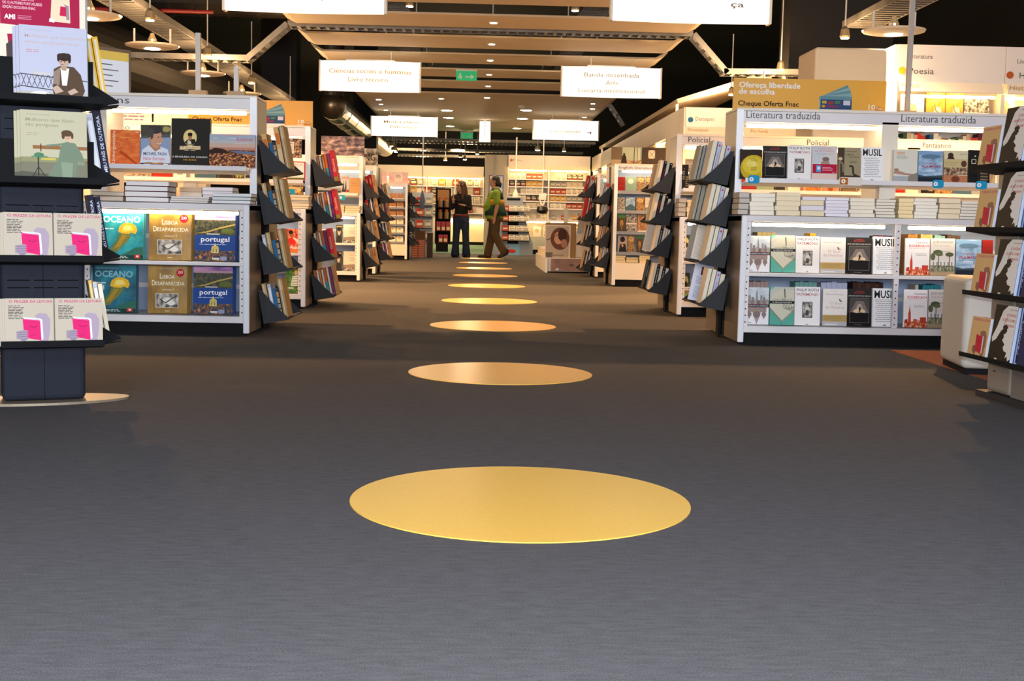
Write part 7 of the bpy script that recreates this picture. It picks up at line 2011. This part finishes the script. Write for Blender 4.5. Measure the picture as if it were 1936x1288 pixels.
JE = mat('jeans', '#23344a', .9, noise=(14, .15))
b = MB()
limb(b, [((-.08, 0, .86), .105), ((-.10, 0, .5), .078), ((-.112, .01, .25), .078), ((-.118, .01, .06), .098)], JE)
limb(b, [((.08, 0, .86), .105), ((.105, 0, .5), .078), ((.118, .01, .25), .078), ((.128, .01, .06), .098)], JE)
b.loft([((0, 0, .80), .17, .13, 0), ((0, 0, .91), .17, .138, 0)], JE, 20)
fuse(b.build('jeans', wp, True), .012, 4)
for x in (-.118, .128):
    b = MB()
    limb(b, [((x, .04, .04), .038), ((x - .01, -.06, .04), .04), ((x - .025, -.15, .032), .03)], M_BLACK)
    fuse(b.build('shoe', wp, True), .01, 3)
b = MB()
for i in range(14):
    a = 2 * PI * i / 14
    b.ball((.06 * math.cos(a) * .9, -.125 + .0 * i, 1.24 + .13 * math.sin(a)), .008, .008, .008, mat('bead', '#5a3a28', .3), 8)
b.build('bead_necklace_chain', wp, True)

# ---------------------------------------------------------------- light
wd = bpy.data.worlds.new('w')
SC.world = wd
wd.use_nodes = True
wd.node_tree.nodes['Background'].inputs[0].default_value = (.02, .02, .024, 1)
wd.node_tree.nodes['Background'].inputs[1].default_value = 1
WARM = (1, .66, .36)
# the camera's own flash, just above the lens
fl_ = lamp('SPOT', (.0, -.02, .88), 680, (.80, .87, 1), .03, 125, (math.radians(93), 0, -YAW))
fl_.data.spot_blend = .5
# unseen near-white fill lights added far behind the viewer
for x in (-3.2, 3.4):
    o = lamp('AREA', (x, -10, 3.0), 860, (.97, .97, 1), rot=(math.radians(86), 0, 0))
    o.data.shape = 'RECTANGLE'
    o.data.size, o.data.size_y = 4.5, 2.2
for x in (-1.6, 1.8):  # unseen cool fill lights added overhead to brighten the near floor
    o = lamp('AREA', (x, .5, 3.3), 118, (.68, .79, 1))
    o.data.shape = 'RECTANGLE'
    o.data.size, o.data.size_y = 1.6, 1.0
# warm spots, no fixtures built, that wash headers and wall units
for loc, tgt, e in (((3.9, 9.2, 2.9), (4.5, 13, 2.3), 130), ((5.3, 9.5, 2.9), (5.8, 13, 2.3), 115), ((3.3, 14.6, 2.95), (3.3, 17.8, 2.2), 140), ((1.5, 29.3, 2.95), (1.4, 32, 2.2), 120), ((2.4, 28.8, 2.95), (2.7, 32, 2.3), 120), ((-2.2, 37, 2.9), (-2, 45, 2.2), 220), ((-.6, 38, 2.9), (-.4, 45, 2.2), 220), ((-2.6, 12.6, 2.9), (-2.6, 10.5, .9), 120), ((-2.6, 15.0, 2.9), (-2.4, 13.0, .6), 120)):
    d = Vector(tgt) - Vector(loc)
    lamp('SPOT', loc, e, WARM, .05, 75, d.to_track_quat('-Z', 'Y').to_euler())
for y in (9.5, 12.9, 15.6, 18.6, 22.4):  # added warm fill lights for rafts and floor, each with a made-up can
    for x in (-3.3, 3.72):
        if x > 0 and y > 20:
            continue
        kf = .55 if y < 10 else 1
        lamp('POINT', (x, y, 2.66), 120 * kf, (1, .62, .30), .045)
        lamp('SPOT', (x, y, 2.65), 820 * kf, (1, .52, .19), .045, 155)
        spot(x, y, 2.72, f'added fill spotlight in line with the long disc-lamp tray, {["travel side", "poetry side"][x > 0]}, {ORD[int((y - 9) / 2.5)]} along')
lamp('POINT', (-.3, 38.5, 2.6), 330, WARM, .12)
lamp('POINT', (-1.8, 41.5, 2.6), 330, WARM, .12)
lamp('SPOT', (.2, 29, 3.1), 150, WARM, .1, 150)
v = SC.view_settings
v.view_transform = 'Standard'
v.look = 'None'
v.exposure = 0
v.gamma = 1
v.use_curve_mapping = False
SC.cycles.max_bounces = 5
SC.cycles.diffuse_bounces = 3
SC.cycles.glossy_bounces = 2
SC.cycles.sample_clamp_indirect = 4
SC.cycles.caustics_reflective = False
SC.cycles.caustics_refractive = False
